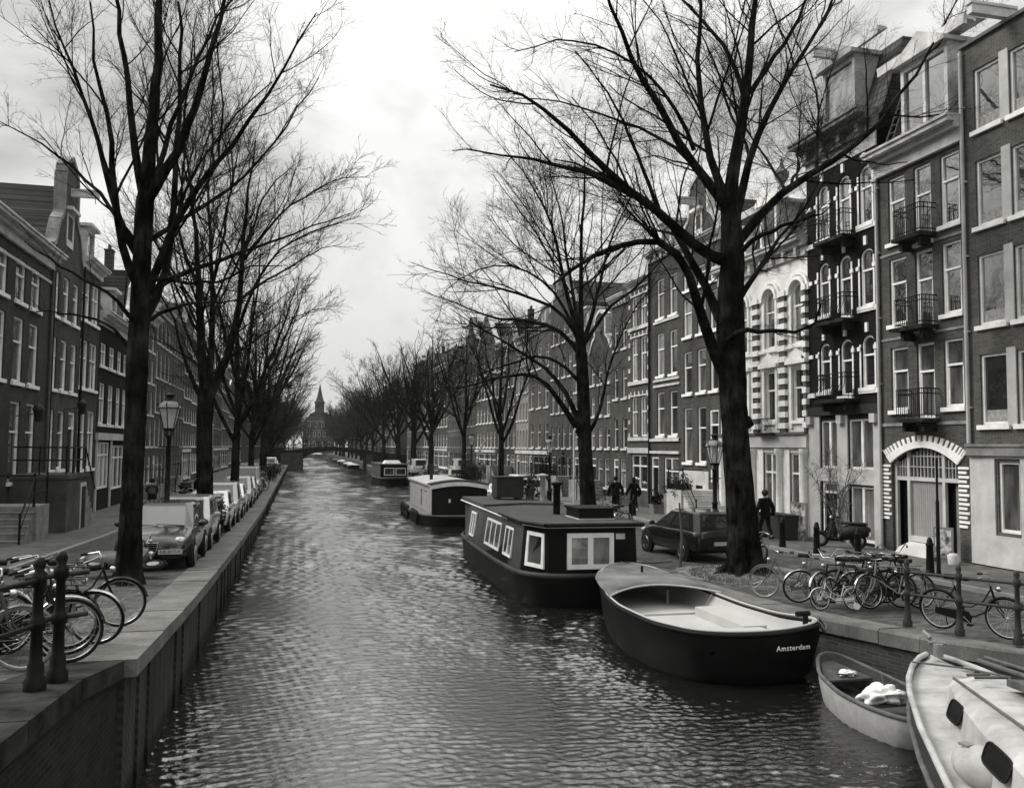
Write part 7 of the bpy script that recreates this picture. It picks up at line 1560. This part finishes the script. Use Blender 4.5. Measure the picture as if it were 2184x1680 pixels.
# scooters
def scooter(label, body, name='scooter'):
    r = empty(name, label, 'scooter'); 
    for x, nm in ((-.6, 'wheel'), (.62, 'wheel')):
        t = MB(); t.tube([(x+.2*math.cos(a), 0, .25+.2*math.sin(a)) for a in [i*math.pi/9 for i in range(18)]], .055, 8, closed=True); w = t.build(nm, rubber, r); t = MB(); t.tube([(x, -.05, .25), (x, .05, .25)], .13, 14, sm=False); t.build('rim', chrome, w)
    b = MB(); b.loft([[(x, y*w, z0+(z1-z0)*t) for y, t in ((-.6, 0), (-1, .4), (-.9, .85), (0, 1), (.9, .85), (1, .4), (.6, 0))] for x, w, z0, z1 in ((-.95, .06, .5, .7), (-.8, .15, .38, .78), (-.45, .19, .3, .8), (-.12, .17, .26, .74), (-.02, .14, .22, .36), (.25, .14, .22, .32), (.34, .16, .22, .5))], 0, True); b.build('body', body, r)
    s = MB(); s.loft([[(x, y*w, .78+z) for y, z in ((-1, 0), (-.7, .07), (0, .09), (.7, .07), (1, 0))] for x, w in ((-.85, .09), (-.6, .14), (-.2, .13), (-.02, .08))], 0, True); s.build('saddle', leather, r)
    f = MB(); f.hexa([(.3, -.2, .3), (.3, .2, .3), (.4, .18, .32), (.4, -.18, .32)], [(.2, -.2, .85), (.2, .2, .85), (.3, .16, .9), (.3, -.16, .9)]); f.build('leg_shield', body, r)
    g = MB(); g.loft([[(.62+(.27+dz)*math.cos(a), y, .25+(.27+dz)*math.sin(a)) for y, dz in ((-.08, -.04), (0, .03), (.08, -.04))] for a in [R_(20+13*i) for i in range(11)]], 0, True, cap=False, closed=False); g.tube([(.3, 0, .9), (.5, 0, .5), (.62, .0, .25)], .03, 6); g.build('mudguard', body, r)
    h = MB(); h.tube([(.1, -.33, 1.02), (.2, -.2, 1.03), (.22, 0, 1.0), (.2, .2, 1.03), (.1, .33, 1.02)], .018, 6); h.tube([(.22, 0, 1.0), (.27, 0, .85)], .05, 8); ho = h.build('handlebar', trimp, r)
    m = MB()
    for s_ in (-1, 1): m.tube([(.18, s_*.22, 1.03), (.2, s_*.3, 1.2)], .007, 4); v, f_ = sphere_pts((.2, s_*.32, 1.24), .06, 8, 6, (.3, 1, .8)); m.add(v, f_, 0, True)
    m.build('mirror', chrome, ho)
    l = MB(); v, f_ = sphere_pts((.3, 0, .98), .075, 10, 7); l.add(v, f_, 0, True); l.build('headlight', chrome, r); l = MB(); l.box(-1.0, -.94, -.09, .09, .42, .56); l.build('number_plate', platem, r); return r
s1 = scooter('dark scooter with a bright rear plate parked before the creeper covered shop front', trimp); s1.matrix_world = Matrix.Translation((17.5, 25.6, zr(25))) @ Matrix.Rotation(R_(130), 4, 'Z') @ Matrix.Rotation(R_(9), 4, 'X')
s2 = copy_tree(s1); s2['label'] = 'grey scooter lying on its side before the black hatchback by the first left tree'; repaint(s2, trimp, fr_grey); s2.matrix_world = Matrix.Translation((-3.62, 19.95, zl(20)+.2)) @ Matrix.Rotation(R_(-12), 4, 'Z') @ Matrix.Rotation(R_(-78), 4, 'X')
s3 = copy_tree(s1); s3['label'] = 'dark scooter against the houses between the second and third left trees'; s3.matrix_world = Matrix.Translation((-6.7, 60, zl(60)+.1)) @ Matrix.Rotation(R_(40), 4, 'Z') @ Matrix.Rotation(R_(8), 4, 'X')
# ------------------------------------------------------------------ street furniture
def baluster(parent, x, y, z, h=1.02, name='post', m=None, s=1.):
    b = MB(); b.lathe([(.13*s, 0), (.13*s, .09), (.10*s, .12), (.095*s, .22), (.075*s, .25), (.065*s, .52), (.095*s, .54), (.1*s, .6), (.075*s, .63), (.062*s, .66), (.055*s, h-.12), (.085*s, h-.1), (.09*s, h), (.05*s, h+.02), (.075*s, h+.08), (.05*s, h+.14), (.0, h+.15)], 14)
    return b.build(name, m or irong, parent, (x, y, z))
def rails(label, pts, zf, name='quay_railing', h=1.02, s=.64, m=None):
    r = empty(name, label, 'railing', (pts[0][0], pts[0][1], zf(pts[0][1]))); o = Vector(r.location)
    for x, y in pts: baluster(r, x-o.x, y-o.y, zf(y)-o.z, h, 'post', m, s)
    for dz in (.57, h-.06):
        b = MB(); P = [(x-o.x, y-o.y, zf(y)-o.z+dz) for x, y in pts]
        b.tube(P, .024, 8); b.build('rail', m or irong, r)
    return r
irl = plain('worn_black_iron', .007, .5, var=.6, sc=7, bmp=.2)
rails('cast iron railing with two rails on the right quay by the bridge ramp', [(10.56, 13.48), (10.84, 12.55), (11.17, 11.67), (11.6, 10.9), (12.3, 9.9)], lambda y: zr(y)+.02)
rails('iron railing ending in a heavy ball topped post at the left foreground', [(-2.22, 8.62), (-2.45, 7.2), (-2.7, 5.6)], lambda y: zl(y)-.0, m=irl, name='quay_railing', s=.74)
r = empty('quay_railing', 'heavy iron post with short rail stubs just behind the left foreground railing', 'railing', (-2.12, 8.95, zl(8.95))); baluster(r, 0, 0, 0, 1.05, 'post', irl, .74)
for dz in (.57, .96): b = MB(); b.tube([(-.28, -.1, dz), (.22, .1, dz+.03)], .026, 8); b.build('rail', irong, r)
def lantern(label, x, y, z, H=4.45, m=None):
    r = empty('street_lamp', label, 'street lamp', (x, y, z), .4, 'canal street lamps'); m = m or irl
    b = MB(); b.lathe([(.2, 0), (.2, .12), (.15, .16), (.14, .7), (.17, .74), (.12, .8), (.09, .9), (.085, 1.4), (.11, 1.43), (.075, 1.47), (.06, H-1.25), (.09, H-1.22), (.05, H-1.18)], 14); b.tube([(-.28, 0, H-1.5), (.28, 0, H-1.5)], .02, 6); b.build('pole', m, r)
    b = MB()
    for i in range(4):
        a = i*math.pi/2+math.pi/4; b.tube([(.02*math.cos(a), .02*math.sin(a), H-1.3), (.12*math.cos(a), .12*math.sin(a), H-1.15), (.09*math.cos(a), .09*math.sin(a), H-1.02)], .016, 5)
    z0, z1, r0_, r1_ = H-1.0, H-.42, .15, .29; n = 6
    for i in range(n):
        a = i*2*math.pi/n; a2 = (i+1)*2*math.pi/n
        b.tube([(r0_*math.cos(a), r0_*math.sin(a), z0), (r1_*math.cos(a), r1_*math.sin(a), z1)], .014, 5)
        for q, zz in ((r0_, z0), (r1_, z1)): b.tube([(q*math.cos(a), q*math.sin(a), zz), (q*math.cos(a2), q*math.sin(a2), zz)], .018, 5)
        b.tube([(r1_*math.cos(a), r1_*math.sin(a), z1), ((r1_+.05)*math.cos(a), (r1_+.05)*math.sin(a), z1+.07), ((r1_+.02)*math.cos(a), (r1_+.02)*math.sin(a), z1+.13)], .016, 4)
    b.lathe([(.16, z0-.06), (.17, z0)], 6); b.build('lantern_frame', m, r)
    g = MB(); g.lathe([(r0_-.005, z0+.01), (r1_-.012, z1-.01)], 6, sm=False); g.build('lantern_glass', lampg, r)
    b = MB(); b.lathe([(.31, z1), (.3, z1+.03), (.22, z1+.14), (.12, z1+.19)], 12); b.build('lantern_roof', stone, r)
    b = MB(); b.lathe([(.13, z1+.19), (.13, z1+.22), (.08, z1+.24), (.1, z1+.32), (.14, z1+.36), (.1, z1+.38), (.03, z1+.42)], 10); b.build('crown', m, r)
    b = MB(); b.lathe([(.03, z0+.05), (.05, z0+.2), (.02, z0+.3)], 8); b.build('bulb', white2, r); return r
lantern('old canal lantern between the black and the silver car on the left quay', -3.5, 25.75, zl(25.6)-.02, 4.45)
lantern('canal lantern half hidden behind the trunk of the big leaning tree', 13.5, 26.6, zr(26), 3.75)
lantern('canal lantern right of the white car behind the nearest houseboat', 14.1, 48.3, zr(48), 3.95)
lantern('far canal lantern rising from the round shrubs on the right bank', 15.0, 76.2, zr(76), 4.45)
def bollard(label, x, y, z, g=True):
    b = MB(); b.lathe([(.12, 0), (.11, .1), (.1, .2), (.085, .75), (.1, .77), (.1, .8), (.075, .84), (.07, .9), (.04, .97), (.0, .98)], 12)
    o = b.build('bollard', iron, None, (x, y, z)); return tag(o, label, 'bollard', 'iron pavement bollards')
for x, y, lab in ((14.15, 35.8, 'bollard just above the near corner of the houseboat roof'), (15.9, 39.8, 'bollard right of the two dark walkers'), (15.9, 42.3, 'bollard at the feet of the left dark walker'), (15.75, 46.3, 'bollard by the middle tree trunk, left of the dark walkers'), (17.2, 38.4, 'bollard left of the tall planters'), (15.75, 26.2, 'bollard right of the lone walking man'), (15.8, 24.3, 'bollard behind the group of parked bicycles'), (15.85, 22.3, 'bollard before the brick quoins of the arched door'), (15.9, 19.4, 'tall bollard in front of the white arched shop door')):
    bollard(lab, x, y, zr(y))
# sign pole before the arched door
b = MB(); b.lathe([(.07, 0), (.05, .2), (.045, 1.9), (.03, 1.95), (.03, 3.0)], 10); tag(b.build('pole', iron, None, (15.95, 19.15, zr(19))), 'thin dark pole standing before the arched shop door', 'pole')
# poster frames
def posterboard(label, x, y, rz, w=.65, h=1.05, seed=1):
    r = empty('poster_board', label, 'advertising board', (x, y, zr(y)), rz)
    b = MB(); b.box(-w/2, w/2, -.03, .03, .12, h); b.box(-w/2, -w/2+.04, -.2, .2, 0, .12); b.box(w/2-.04, w/2, -.2, .2, 0, .12); b.build('frame', grey, r)
    m, t, bs = newmat('torn_poster_%d' % seed); n = noise(t, ocoord(t), 4.5+seed, 5, .6); t.links.new(ramp(t, n, [(.42, .06), (.5, .3), (.6, .6)]), bs.inputs['Base Color'])
    b = MB(); b.add([(-w/2+.05, -.034, .2), (w/2-.05, -.034, .2), (w/2-.05, -.034, h-.06), (-w/2+.05, -.034, h-.06)], [(0, 1, 2, 3)]); b.build('poster', m, r); return r
posterboard('street board with crumpled poster beside the planters of the white banded house', 17.5, 28.0, R_(-70), .7, 1.35, 1)
posterboard('small street board with pale poster right of the arched shop door', 18.3, 21.75, R_(-60), .55, 1.0, 2)
b = MB(); b.lathe([(.14, 0), (.17, .25), (.1, .3)], 10); tag(b.build('bucket', white2, None, (18.2, 21.25, zr(21))), 'small pale bucket on the pavement right of the little poster board', 'bucket')
# planters and shrubs
def planter(label, x, y, w, d, h, m, seed, leaf=.4, n=900, lm=None, rz=0):
    r = empty('planter', label, 'planter', (x, y, zr(y)), rz, 'pavement planters'); b = MB()
    b.hexa([(-w/2*.9, -d/2*.9, 0), (w/2*.9, -d/2*.9, 0), (w/2*.9, d/2*.9, 0), (-w/2*.9, d/2*.9, 0)], [(-w/2, -d/2, h), (w/2, -d/2, h), (w/2, d/2, h), (-w/2, d/2, h)]); b.box(-w/2-.02, w/2+.02, -d/2-.02, d/2+.02, h, h+.05); b.build('box', m, r)
    if leaf: foliage('foliage', lm or leafm, r, (0, 0, h+leaf*.6), leaf, n, .05, seed, (w/leaf*.7, d/leaf*.7, 1))
    return r
planter('long dark planter box behind the lone walker', 17.2, 28.9, .6, 1.9, .85, plain('dark_planter', .04, .7), 11, .0)
planter('wide dark tub right of the lone walker', 17.0, 30.6, .7, .9, .8, plain('dark_planter', .04, .7), 12, .0)
planter('tall grey planter with bushy shrub left of the stone steps', 17.3, 37.2, .7, .7, 1.05, grey, 13, .55, 1500)
planter('second tall grey planter with bushy shrub beside the first', 17.3, 38.3, .7, .7, 1.05, grey, 14, .55, 1500)
planter('low planter with dark shrub right of the walking pair', 17.6, 41.0, .6, .6, .4, grey, 15, .45, 1000, leafd)
planter('low planter with dark plants left of the walking pair', 17.8, 47.6, .6, 1.2, .4, grey, 16, .5, 1000, leafd)
pot((-2.75, 32.3, zl(32)), .3, .5, .5, 'potted shrub on the quay edge at the foot of the second left tree', 'plant pot', iron, 900, seed=7)
pot((14.6, 74.6, zr(75)), .35, .5, .75, 'dark ball shaped shrub in a tub, left of the far lantern', 'plant pot', grey, 2200, (1, 1, 1), seed=8)
pot((15.4, 77.5, zr(77)), .35, .5, .85, 'larger dark ball shaped shrub under the far lantern', 'plant pot', grey, 2600, (1, 1, 1), seed=9)
def bush(label, x, y, z, R, H, n, seed):
    r = empty('shrub', label, 'shrub', (x, y, z)); b = MB(); b.tube([(0, 0, 0), (.05, 0, H*.4)], .05, 6); b.build('stem', bark, r); foliage('foliage', leafd, r, (0, 0, H*.55), R, n, .06, seed, (1, 1, H/R*.5)); return r
bush('dense dark conifer shrub beside the slender tree past the second houseboat', 12.2, 63.5, zr(63), .9, 2.2, 3500, 21)
bush('ragged shrub near the quay edge behind the last cars on the left', -2.6, 97, zl(97), .9, 1.6, 2500, 22)
bush('overgrown shrub by the left end of the far bridge', -2.7, 84, zl(84), .8, 1.4, 2500, 23)
bush('big spreading shrub in tub by the house steps on the right bank', 17.8, 62.5, zr(62), 1.0, 2.6, 3000, 24)
# creeper on the dark house
def creeper():
    r = empty('creeper', 'leafless climbing plant spreading over the pale ground floor of the dark brick house', 'climbing plant', (18.7, 27.2, zr(27))); rg = random.Random(5); b = MB()
    for k in range(9):
        p = Vector((0, rg.uniform(-.1, .1), 0)); d = Vector((0, rg.uniform(-.35, .35), 1)); P = [p.copy()]
        for i in range(9):
            p = p+d*.36; p.x = -.06+rg.uniform(-.05, .02); P.append(p.copy()); d = (d+Vector((0, rg.uniform(-.5, .5), rg.uniform(-.35, .2)))).normalized()
        b.tube(P, [.03*(1-i/11) for i in range(len(P))], 5)
        for q in P[3:]:
            for s in range(6):
                e = q+Vector((rg.uniform(-.08, .03), rg.uniform(-.5, .5), rg.uniform(-.3, .35))); b.tube([q, (q+e)/2+Vector((0, 0, .04)), e], .006, 3)
    b.build('stems', greywood, r)
creeper()
# stoops
def stoop(label, x, y, z, W_, D, H, steps, side=1, box=None, name='stoop', rail=True, m=None):
    """local: +y runs along the house, -x is the wall side when side=1 (right bank uses side=-1)"""
    r = empty(name, label, 'steps', (x, y, z)); m = m or stone; s = side
    b = MB(); b.box(*sorted((0, s*D)), 0, W_, 0, H); b.build('landing', m, r)
    q = MB(); n = steps
    for i in range(n):
        hh = H*(1-(i+1)/(n+1)); q.box(*sorted((s*D*.1, s*D*.95)), -.27*(i+1), -.27*i-.001, 0, hh); q.box(*sorted((s*D*.08, s*D*.97)), -.27*(i+1)-.02, -.27*i-.002, hh, hh+.03)
    q.build('step', m, r)
    if rail:
        g = MB(); L = .27*n
        for xx in (s*D*.95,): g.tube([(xx, W_, H+.9), (xx, 0, H+.9), (xx, -L, .9)], .025, 6); g.tube([(xx, W_, H+.45), (xx, 0, H+.45), (xx, -L, .5)], .015, 5)
        for yy, zz in ((W_, H), (0, H), (-L, 0)): g.lathe([(.05, zz), (.035, zz+.1), (.03, zz+.95), (.05, zz+1.0), (.0, zz+1.05)], 8, (s*D*.95, yy))
        g.tube([(s*.05, W_, H+.9), (s*D*.95, W_, H+.9)], .025, 6); g.build('railing', iron, r)
    return r
stoop('stone steps with slim iron handrail at the left edge, before the first house', -9.6, 29.9, zl(30)+.0, 1.4, 1.75, 1.15, 5, 1)
def porch():
    r = empty('stoop', 'tall dark stoop box with a cellar door and iron railed landing on the left', 'steps', (-9.6, 33.2, zl(34))); b = MB()
    b.box(0, 1.8, 0, 2.9, 0, 1.95); b.box(-.0, 1.86, -.05, 2.95, 1.95, 2.1); b.build('landing', plain('dark_stained_plaster', .075, .9, var=.5, sc=1.2), r)
    d = MB(); d.box(1.8, 1.83, 1.95, 2.75, .0, 1.75); f = d.build('door_frame', cream, r); d = MB(); d.box(1.831, 1.86, 2.1, 2.6, .05, 1.6); d.build('cellar_door', blackp, r)
    g = MB()
    for P in ([(1.75, .05, 3.05), (1.75, 2.8, 3.05), (1.75, 4.6, 1.4)], [(1.75, .05, 2.6), (1.75, 2.8, 2.6)], [(.05, .05, 3.05), (1.75, .05, 3.05)], [(.05, .05, 2.6), (1.75, .05, 2.6)]): g.tube(P, .03, 6)
    for x, y in ((1.75, .05), (1.75, 1.0), (1.75, 1.9), (1.75, 2.8), (.9, .05)): g.tube([(x, y, 2.1), (x, y, 3.1)], .03, 6)
    g.build('railing', iron, r)
    s = MB()
    for i in range(7): s.box(.5, 1.75, 2.96+.26*i, 3.22+.26*i-.002, 0, 1.95-.26*(i+1))
    s.build('step', stone, r)
porch()
stoop('grey stone steps beside the cyclist, before the white shop front on the left', -9.6, 57.5, zl(56), 1.2, 1.4, .9, 4, 1)
stoop('steps with dark railed landing left of the second canal tree', -9.6, 65., zl(60), 1.6, 1.5, 1.1, 4, 1)
stoop('plastered steps with rails and tall posts behind the dark parked car', 18.8, 36.6, zr(37), 1.6, 1.9, 1.35, 5, -1, m=cream)
stoop('stone steps with iron rails beyond the middle tree trunk', 18.8, 52.6, zr(52), 1.5, 1.7, 1.2, 5, -1)
stoop('dark stone steps with railed landing right of the lantern', 18.8, 57., zr(57), 1.5, 1.7, 1.3, 5, -1)
stoop('broad flight of pale stone steps left of the lantern on the right bank', 18.8, 76.5, zr(76), 1.8, 2.0, 1.6, 7, -1)
stoop('dark steps at the far right bank behind the round shrubs', 18.8, 88.5, zr(88), 1.8, 1.8, 1.5, 6, -1)
# shop banner and a garden umbrella
b = MB(); b.hexa([(0, -.02, 0), (-.25, -.02, -.1), (-.95, -.02, -1.5), (-.7, -.02, -1.6)], [(0, .02, 0), (-.25, .02, -.1), (-.95, .02, -1.5), (-.7, .02, -1.6)]); b.tube([(.4, 0, .1), (-.3, 0, -.05)], .025, 5)
tag(b.build('shop_banner', white2, None, (18.0, 84.0, 4.9)), 'pale slanted banner hanging off a facade left of the far lantern', 'banner')
def parasol():
    r = empty('parasol', 'folded dark parasol standing on the pavement by the far left houses', 'parasol', (-7.2, 71, zl(70)+.1)); b = MB(); b.tube([(0, 0, 0), (0, 0, 2.5)], .025, 6); b.build('pole', greywood, r)
    b = MB(); b.lathe([(.06, .9), (.2, 1.0), (.17, 1.6), (.07, 2.4), (.0, 2.5)], 9); b.build('canopy', plain('dark_cloth', .02, .9), r)
parasol()
# ------------------------------------------------------------------ people
skinm = plain('skin', .3, .6, var=.1); coatm = plain('dark_coat', .007, .9, var=.4, sc=8); coatg = plain('grey_coat', .05, .9, var=.4, sc=8); trousm = plain('dark_trousers', .010, .9, var=.4, sc=8); shoem = plain('pale_shoes', .4, .6); hairm = plain('dark_hair', .01, .8); capm = plain('knit_cap', .03, .9)
def skin_mesh(name, pts, edges, rad, m, parent, root=0, lv=2):
    me = bpy.data.meshes.new(name); me.from_pydata(pts, edges, []); o = obj(name, me, m, parent)
    bm = bmesh.new(); bm.from_mesh(me); ly = bm.verts.layers.skin.verify()
    for i, v in enumerate(bm.verts): rr = rad[i]; v[ly].radius = rr if isinstance(rr, tuple) else (rr, rr); v[ly].use_root = (i == root)
    bm.to_mesh(me); bm.free(); s = o.modifiers.new('skin', 'SKIN'); s.use_smooth_shade = True; q = o.modifiers.new('sub', 'SUBSURF'); q.levels = q.render_levels = lv
    return o
def person(label, x, y, z, rz, coat=None, tr=None, shoe=None, hat=None, stride=.3, arm=(.15, -.2), hood=False, sit=False, H=1.75, name='person', bag=False):
    """local +y is where the person walks"""
    r = empty(name, label, 'person', (x, y, z), rz); k = H/1.75; r.scale = (k, k, k); coat = coat or coatm; tr = tr or trousm
    hip = .92 if not sit else .95
    def leg(s, f): # f forward swing of the foot
        if sit: return [(s*.09, 0, hip-.02), (s*.12, .38, hip-.1-(.1 if f > 0 else -.05)), (s*.11, .3, .42 if f > 0 else .55), (s*.11, .3+.0, .36 if f > 0 else .48), (s*.11, .46, .30 if f > 0 else .43)]
        kx = f*.5+.06; zz = .0 if f > 0 else .05; return [(s*.09, 0, hip-.04), (s*.095, kx, .5), (s*.09, f, .1+zz), (s*.09, f-.02, .06+zz), (s*.1, f+.16, .03+zz*.2)]
    L, Rl = leg(-1, stride), leg(1, -stride)
    lean = .32 if sit else .03
    def armp(s, f): 
        if sit: return [(s*.19, lean*.9, 1.38), (s*.25, lean+.12, 1.14), (s*.2, lean+.38, 1.08), (s*.2, lean+.45, 1.06)]
        return [(s*.19, .02, 1.42), (s*.31, f*.3-.02, 1.14), (s*.33, f*.8+.08, .9), (s*.32, f+.1, .83)]
    A, B = armp(-1, arm[0]), armp(1, arm[1])
    tor = [(0, 0, hip), (0, lean*.3, 1.1), (0, lean*.8, 1.3), (0, lean, 1.43), (0, lean*1.05, 1.5), (0, lean*1.1+.01, 1.58), (0, lean*1.15+.015, 1.66), (0, lean*1.15, 1.73)]
    pts = list(tor); ed = [(i, i+1) for i in range(7)]; rad = [(.13, .1), (.12, .09), (.14, .095), (.1, .08), .05, (.066, .078), (.078, .092), (.055, .07)]
    def chain(st, P, Rr): 
        b0 = len(pts); pts.extend(P); ed.append((st, b0)); ed.extend([(b0+i, b0+i+1) for i in range(len(P)-1)]); rad.extend(Rr); return len(pts)-1
    for P in (L, Rl): chain(0, P, [.085, .055, .04, .04, .032])
    for P in (A, B):
        e = chain(3, P, [.055, .042, .032, .03]); h = Vector(P[-1]); d = (h-Vector(P[-2])).normalized(); w = d.cross(Vector((0, 1, 0))).normalized() if abs(d.y) < .9 else Vector((1, 0, 0)); w = Vector((0, 1, 0)) if not sit else Vector((1, 0, 0))
        for j, (o_, ln) in enumerate(((-.03, .07), (-.01, .085), (.01, .08), (.03, .065))): chain(e, [tuple(h+w*o_+d*.05), tuple(h+w*o_*1.1+d*(.05+ln*.6))], [.010, .008])
        chain(e, [tuple(h+w*.045+d*.0), tuple(h+w*.06+d*.04)], [.011, .009])
    bo = skin_mesh('body', pts, ed, rad, skinm, r)
    n = MB(); v, f = sphere_pts((0, lean*1.15+.115, 1.63), .018, 8, 6); n.add(v, f, 0, True)
    for s in (-1, 1): v, f = sphere_pts((s*.085, lean*1.15+.01, 1.645), .028, 8, 6, (.4, .7, 1)); n.add(v, f, 0, True)
    n.build('face_features', skinm, bo)
    P = [(0, -.01, hip-.12), (0, lean*.3, 1.1), (0, lean*.8, 1.3), (0, lean, 1.44), (0, lean*1.05, 1.5)]; E_ = [(i, i+1) for i in range(4)]; Rr = [(.215, .18), (.2, .165), (.2, .16), (.13, .12), .085]
    for Q in (A, B): b0 = len(P); P += Q[:4]; E_ += [(3, b0), (b0, b0+1), (b0+1, b0+2), (b0+2, b0+3)]; Rr += [.095, .082, .07, .058]
    skin_mesh('coat', P, E_, Rr, coat, r)
    P = [(0, 0, hip)]; E_ = []; Rr = [(.15, .12)]
    for Q in (L, Rl): b0 = len(P); P += Q[:3]; E_ += [(0, b0), (b0, b0+1), (b0+1, b0+2)]; Rr += [.105, .075, .055]
    skin_mesh('trousers', P, E_, Rr, tr, r)
    for Q in (L, Rl): skin_mesh('shoe', [Q[3], (Q[3][0], Q[3][1]-.04, Q[3][2]-.02), Q[4]], [(0, 1), (0, 2)], [.05, .045, .042], shoe or coatm, r)
    h = MB(); v, f = sphere_pts((0, lean*1.15-.02, 1.68 if not hood else 1.64), .128, 14, 9, (.92, 1.0, .95 if not hood else 1.25)); v2 = [p for p in v]; h.add(v2, f, 0, True); h.build('hood' if hood else ('cap' if hat else 'hair'), coat if hood else (hat or hairm), r)
    if bag: g = MB(); g.box(.2, .3, -.12, .16, .78, 1.08); g.tube([(.25, 0, 1.08), (.05, .02, 1.5), (-.15, .05, 1.2)], .012, 5); g.build('shoulder_bag', coatm, r)
    return r
person('man in dark puffy jacket and knit cap walking away alone past the planters', 16.4, 28.4, zr(28), R_(10), hat=capm, stride=.22, arm=(.1, -.12))
person('person in black coat with light shoes walking away, right one of the pair', 16.9, 42.3, zr(42), R_(8), shoe=shoem, stride=.22, bag=True, H=1.72, hood=True)
person('tall person in black walking away, left one of the pair', 15.65, 41.6, zr(42), R_(-6), stride=.3, arm=(.25, -.2), H=1.8)
person('grey coated person on a bicycle seen from behind on the left street', -7.0, 46.2, zl(46)-.1, R_(6), coat=coatg, sit=True, stride=.2, H=1.72)
bike('dutch', -6.99, 46.3, zl(46)-.03, -.10, 1, 0, 'bicycle ridden by the grey coated person on the left street')
person('dark person on the house steps beyond the lantern on the right bank', 17.2, 79.4, zr(79), R_(150), stride=.05, arm=(.02, -.02))
person('person in pale speckled jacket standing beside the dark one near the far steps', 16.6, 80.4, zr(80), R_(200), coat=plain('pale_jacket', .3, .9, var=.6, sc=12), stride=.05, arm=(.02, -.02))
person('person sitting high on the steps behind the lantern, dark jacket and grey trousers', 18.0, 58.3, zr(58)+1.3, R_(90), tr=coatg, stride=.08, H=1.6)
for i, (x, lab) in enumerate(((6.9, 'dark walker at the right end of the far bridge'), (1.5, 'dark walker in the middle of the far bridge'))):
    person(lab, x, 162.5, dkf(x), R_(80), stride=.25)

# ------------------------------------------------------------------ damp winter air
hz = MB(); hz.box(-80, 90, -25, 470, -1.9, 45)
hm = bpy.data.materials.new('damp_air'); hm.use_nodes = True; ht = hm.node_tree; ht.nodes.clear()
ho_ = ht.nodes.new('ShaderNodeOutputMaterial'); hv = ht.nodes.new('ShaderNodeVolumePrincipled'); hv.inputs['Color'].default_value = (.9, .9, .88, 1); hv.inputs['Density'].default_value = .0001; hv.inputs['Anisotropy'].default_value = .2
ht.links.new(hv.outputs[0], ho_.inputs['Volume'])
tag(hz.build('haze', hm), kind='stuff')

b = MB(); b.tube([(0, 0, -.1), (.06, 0, .7), (-.02, 0, 1.7)], [.05, .04, .025], 8); tag(b.build('mooring_pole', greywood, None, (10.45, 22.7, zr(22))), 'weathered leaning mooring pole on the quay edge behind the dark hatchback', 'pole')
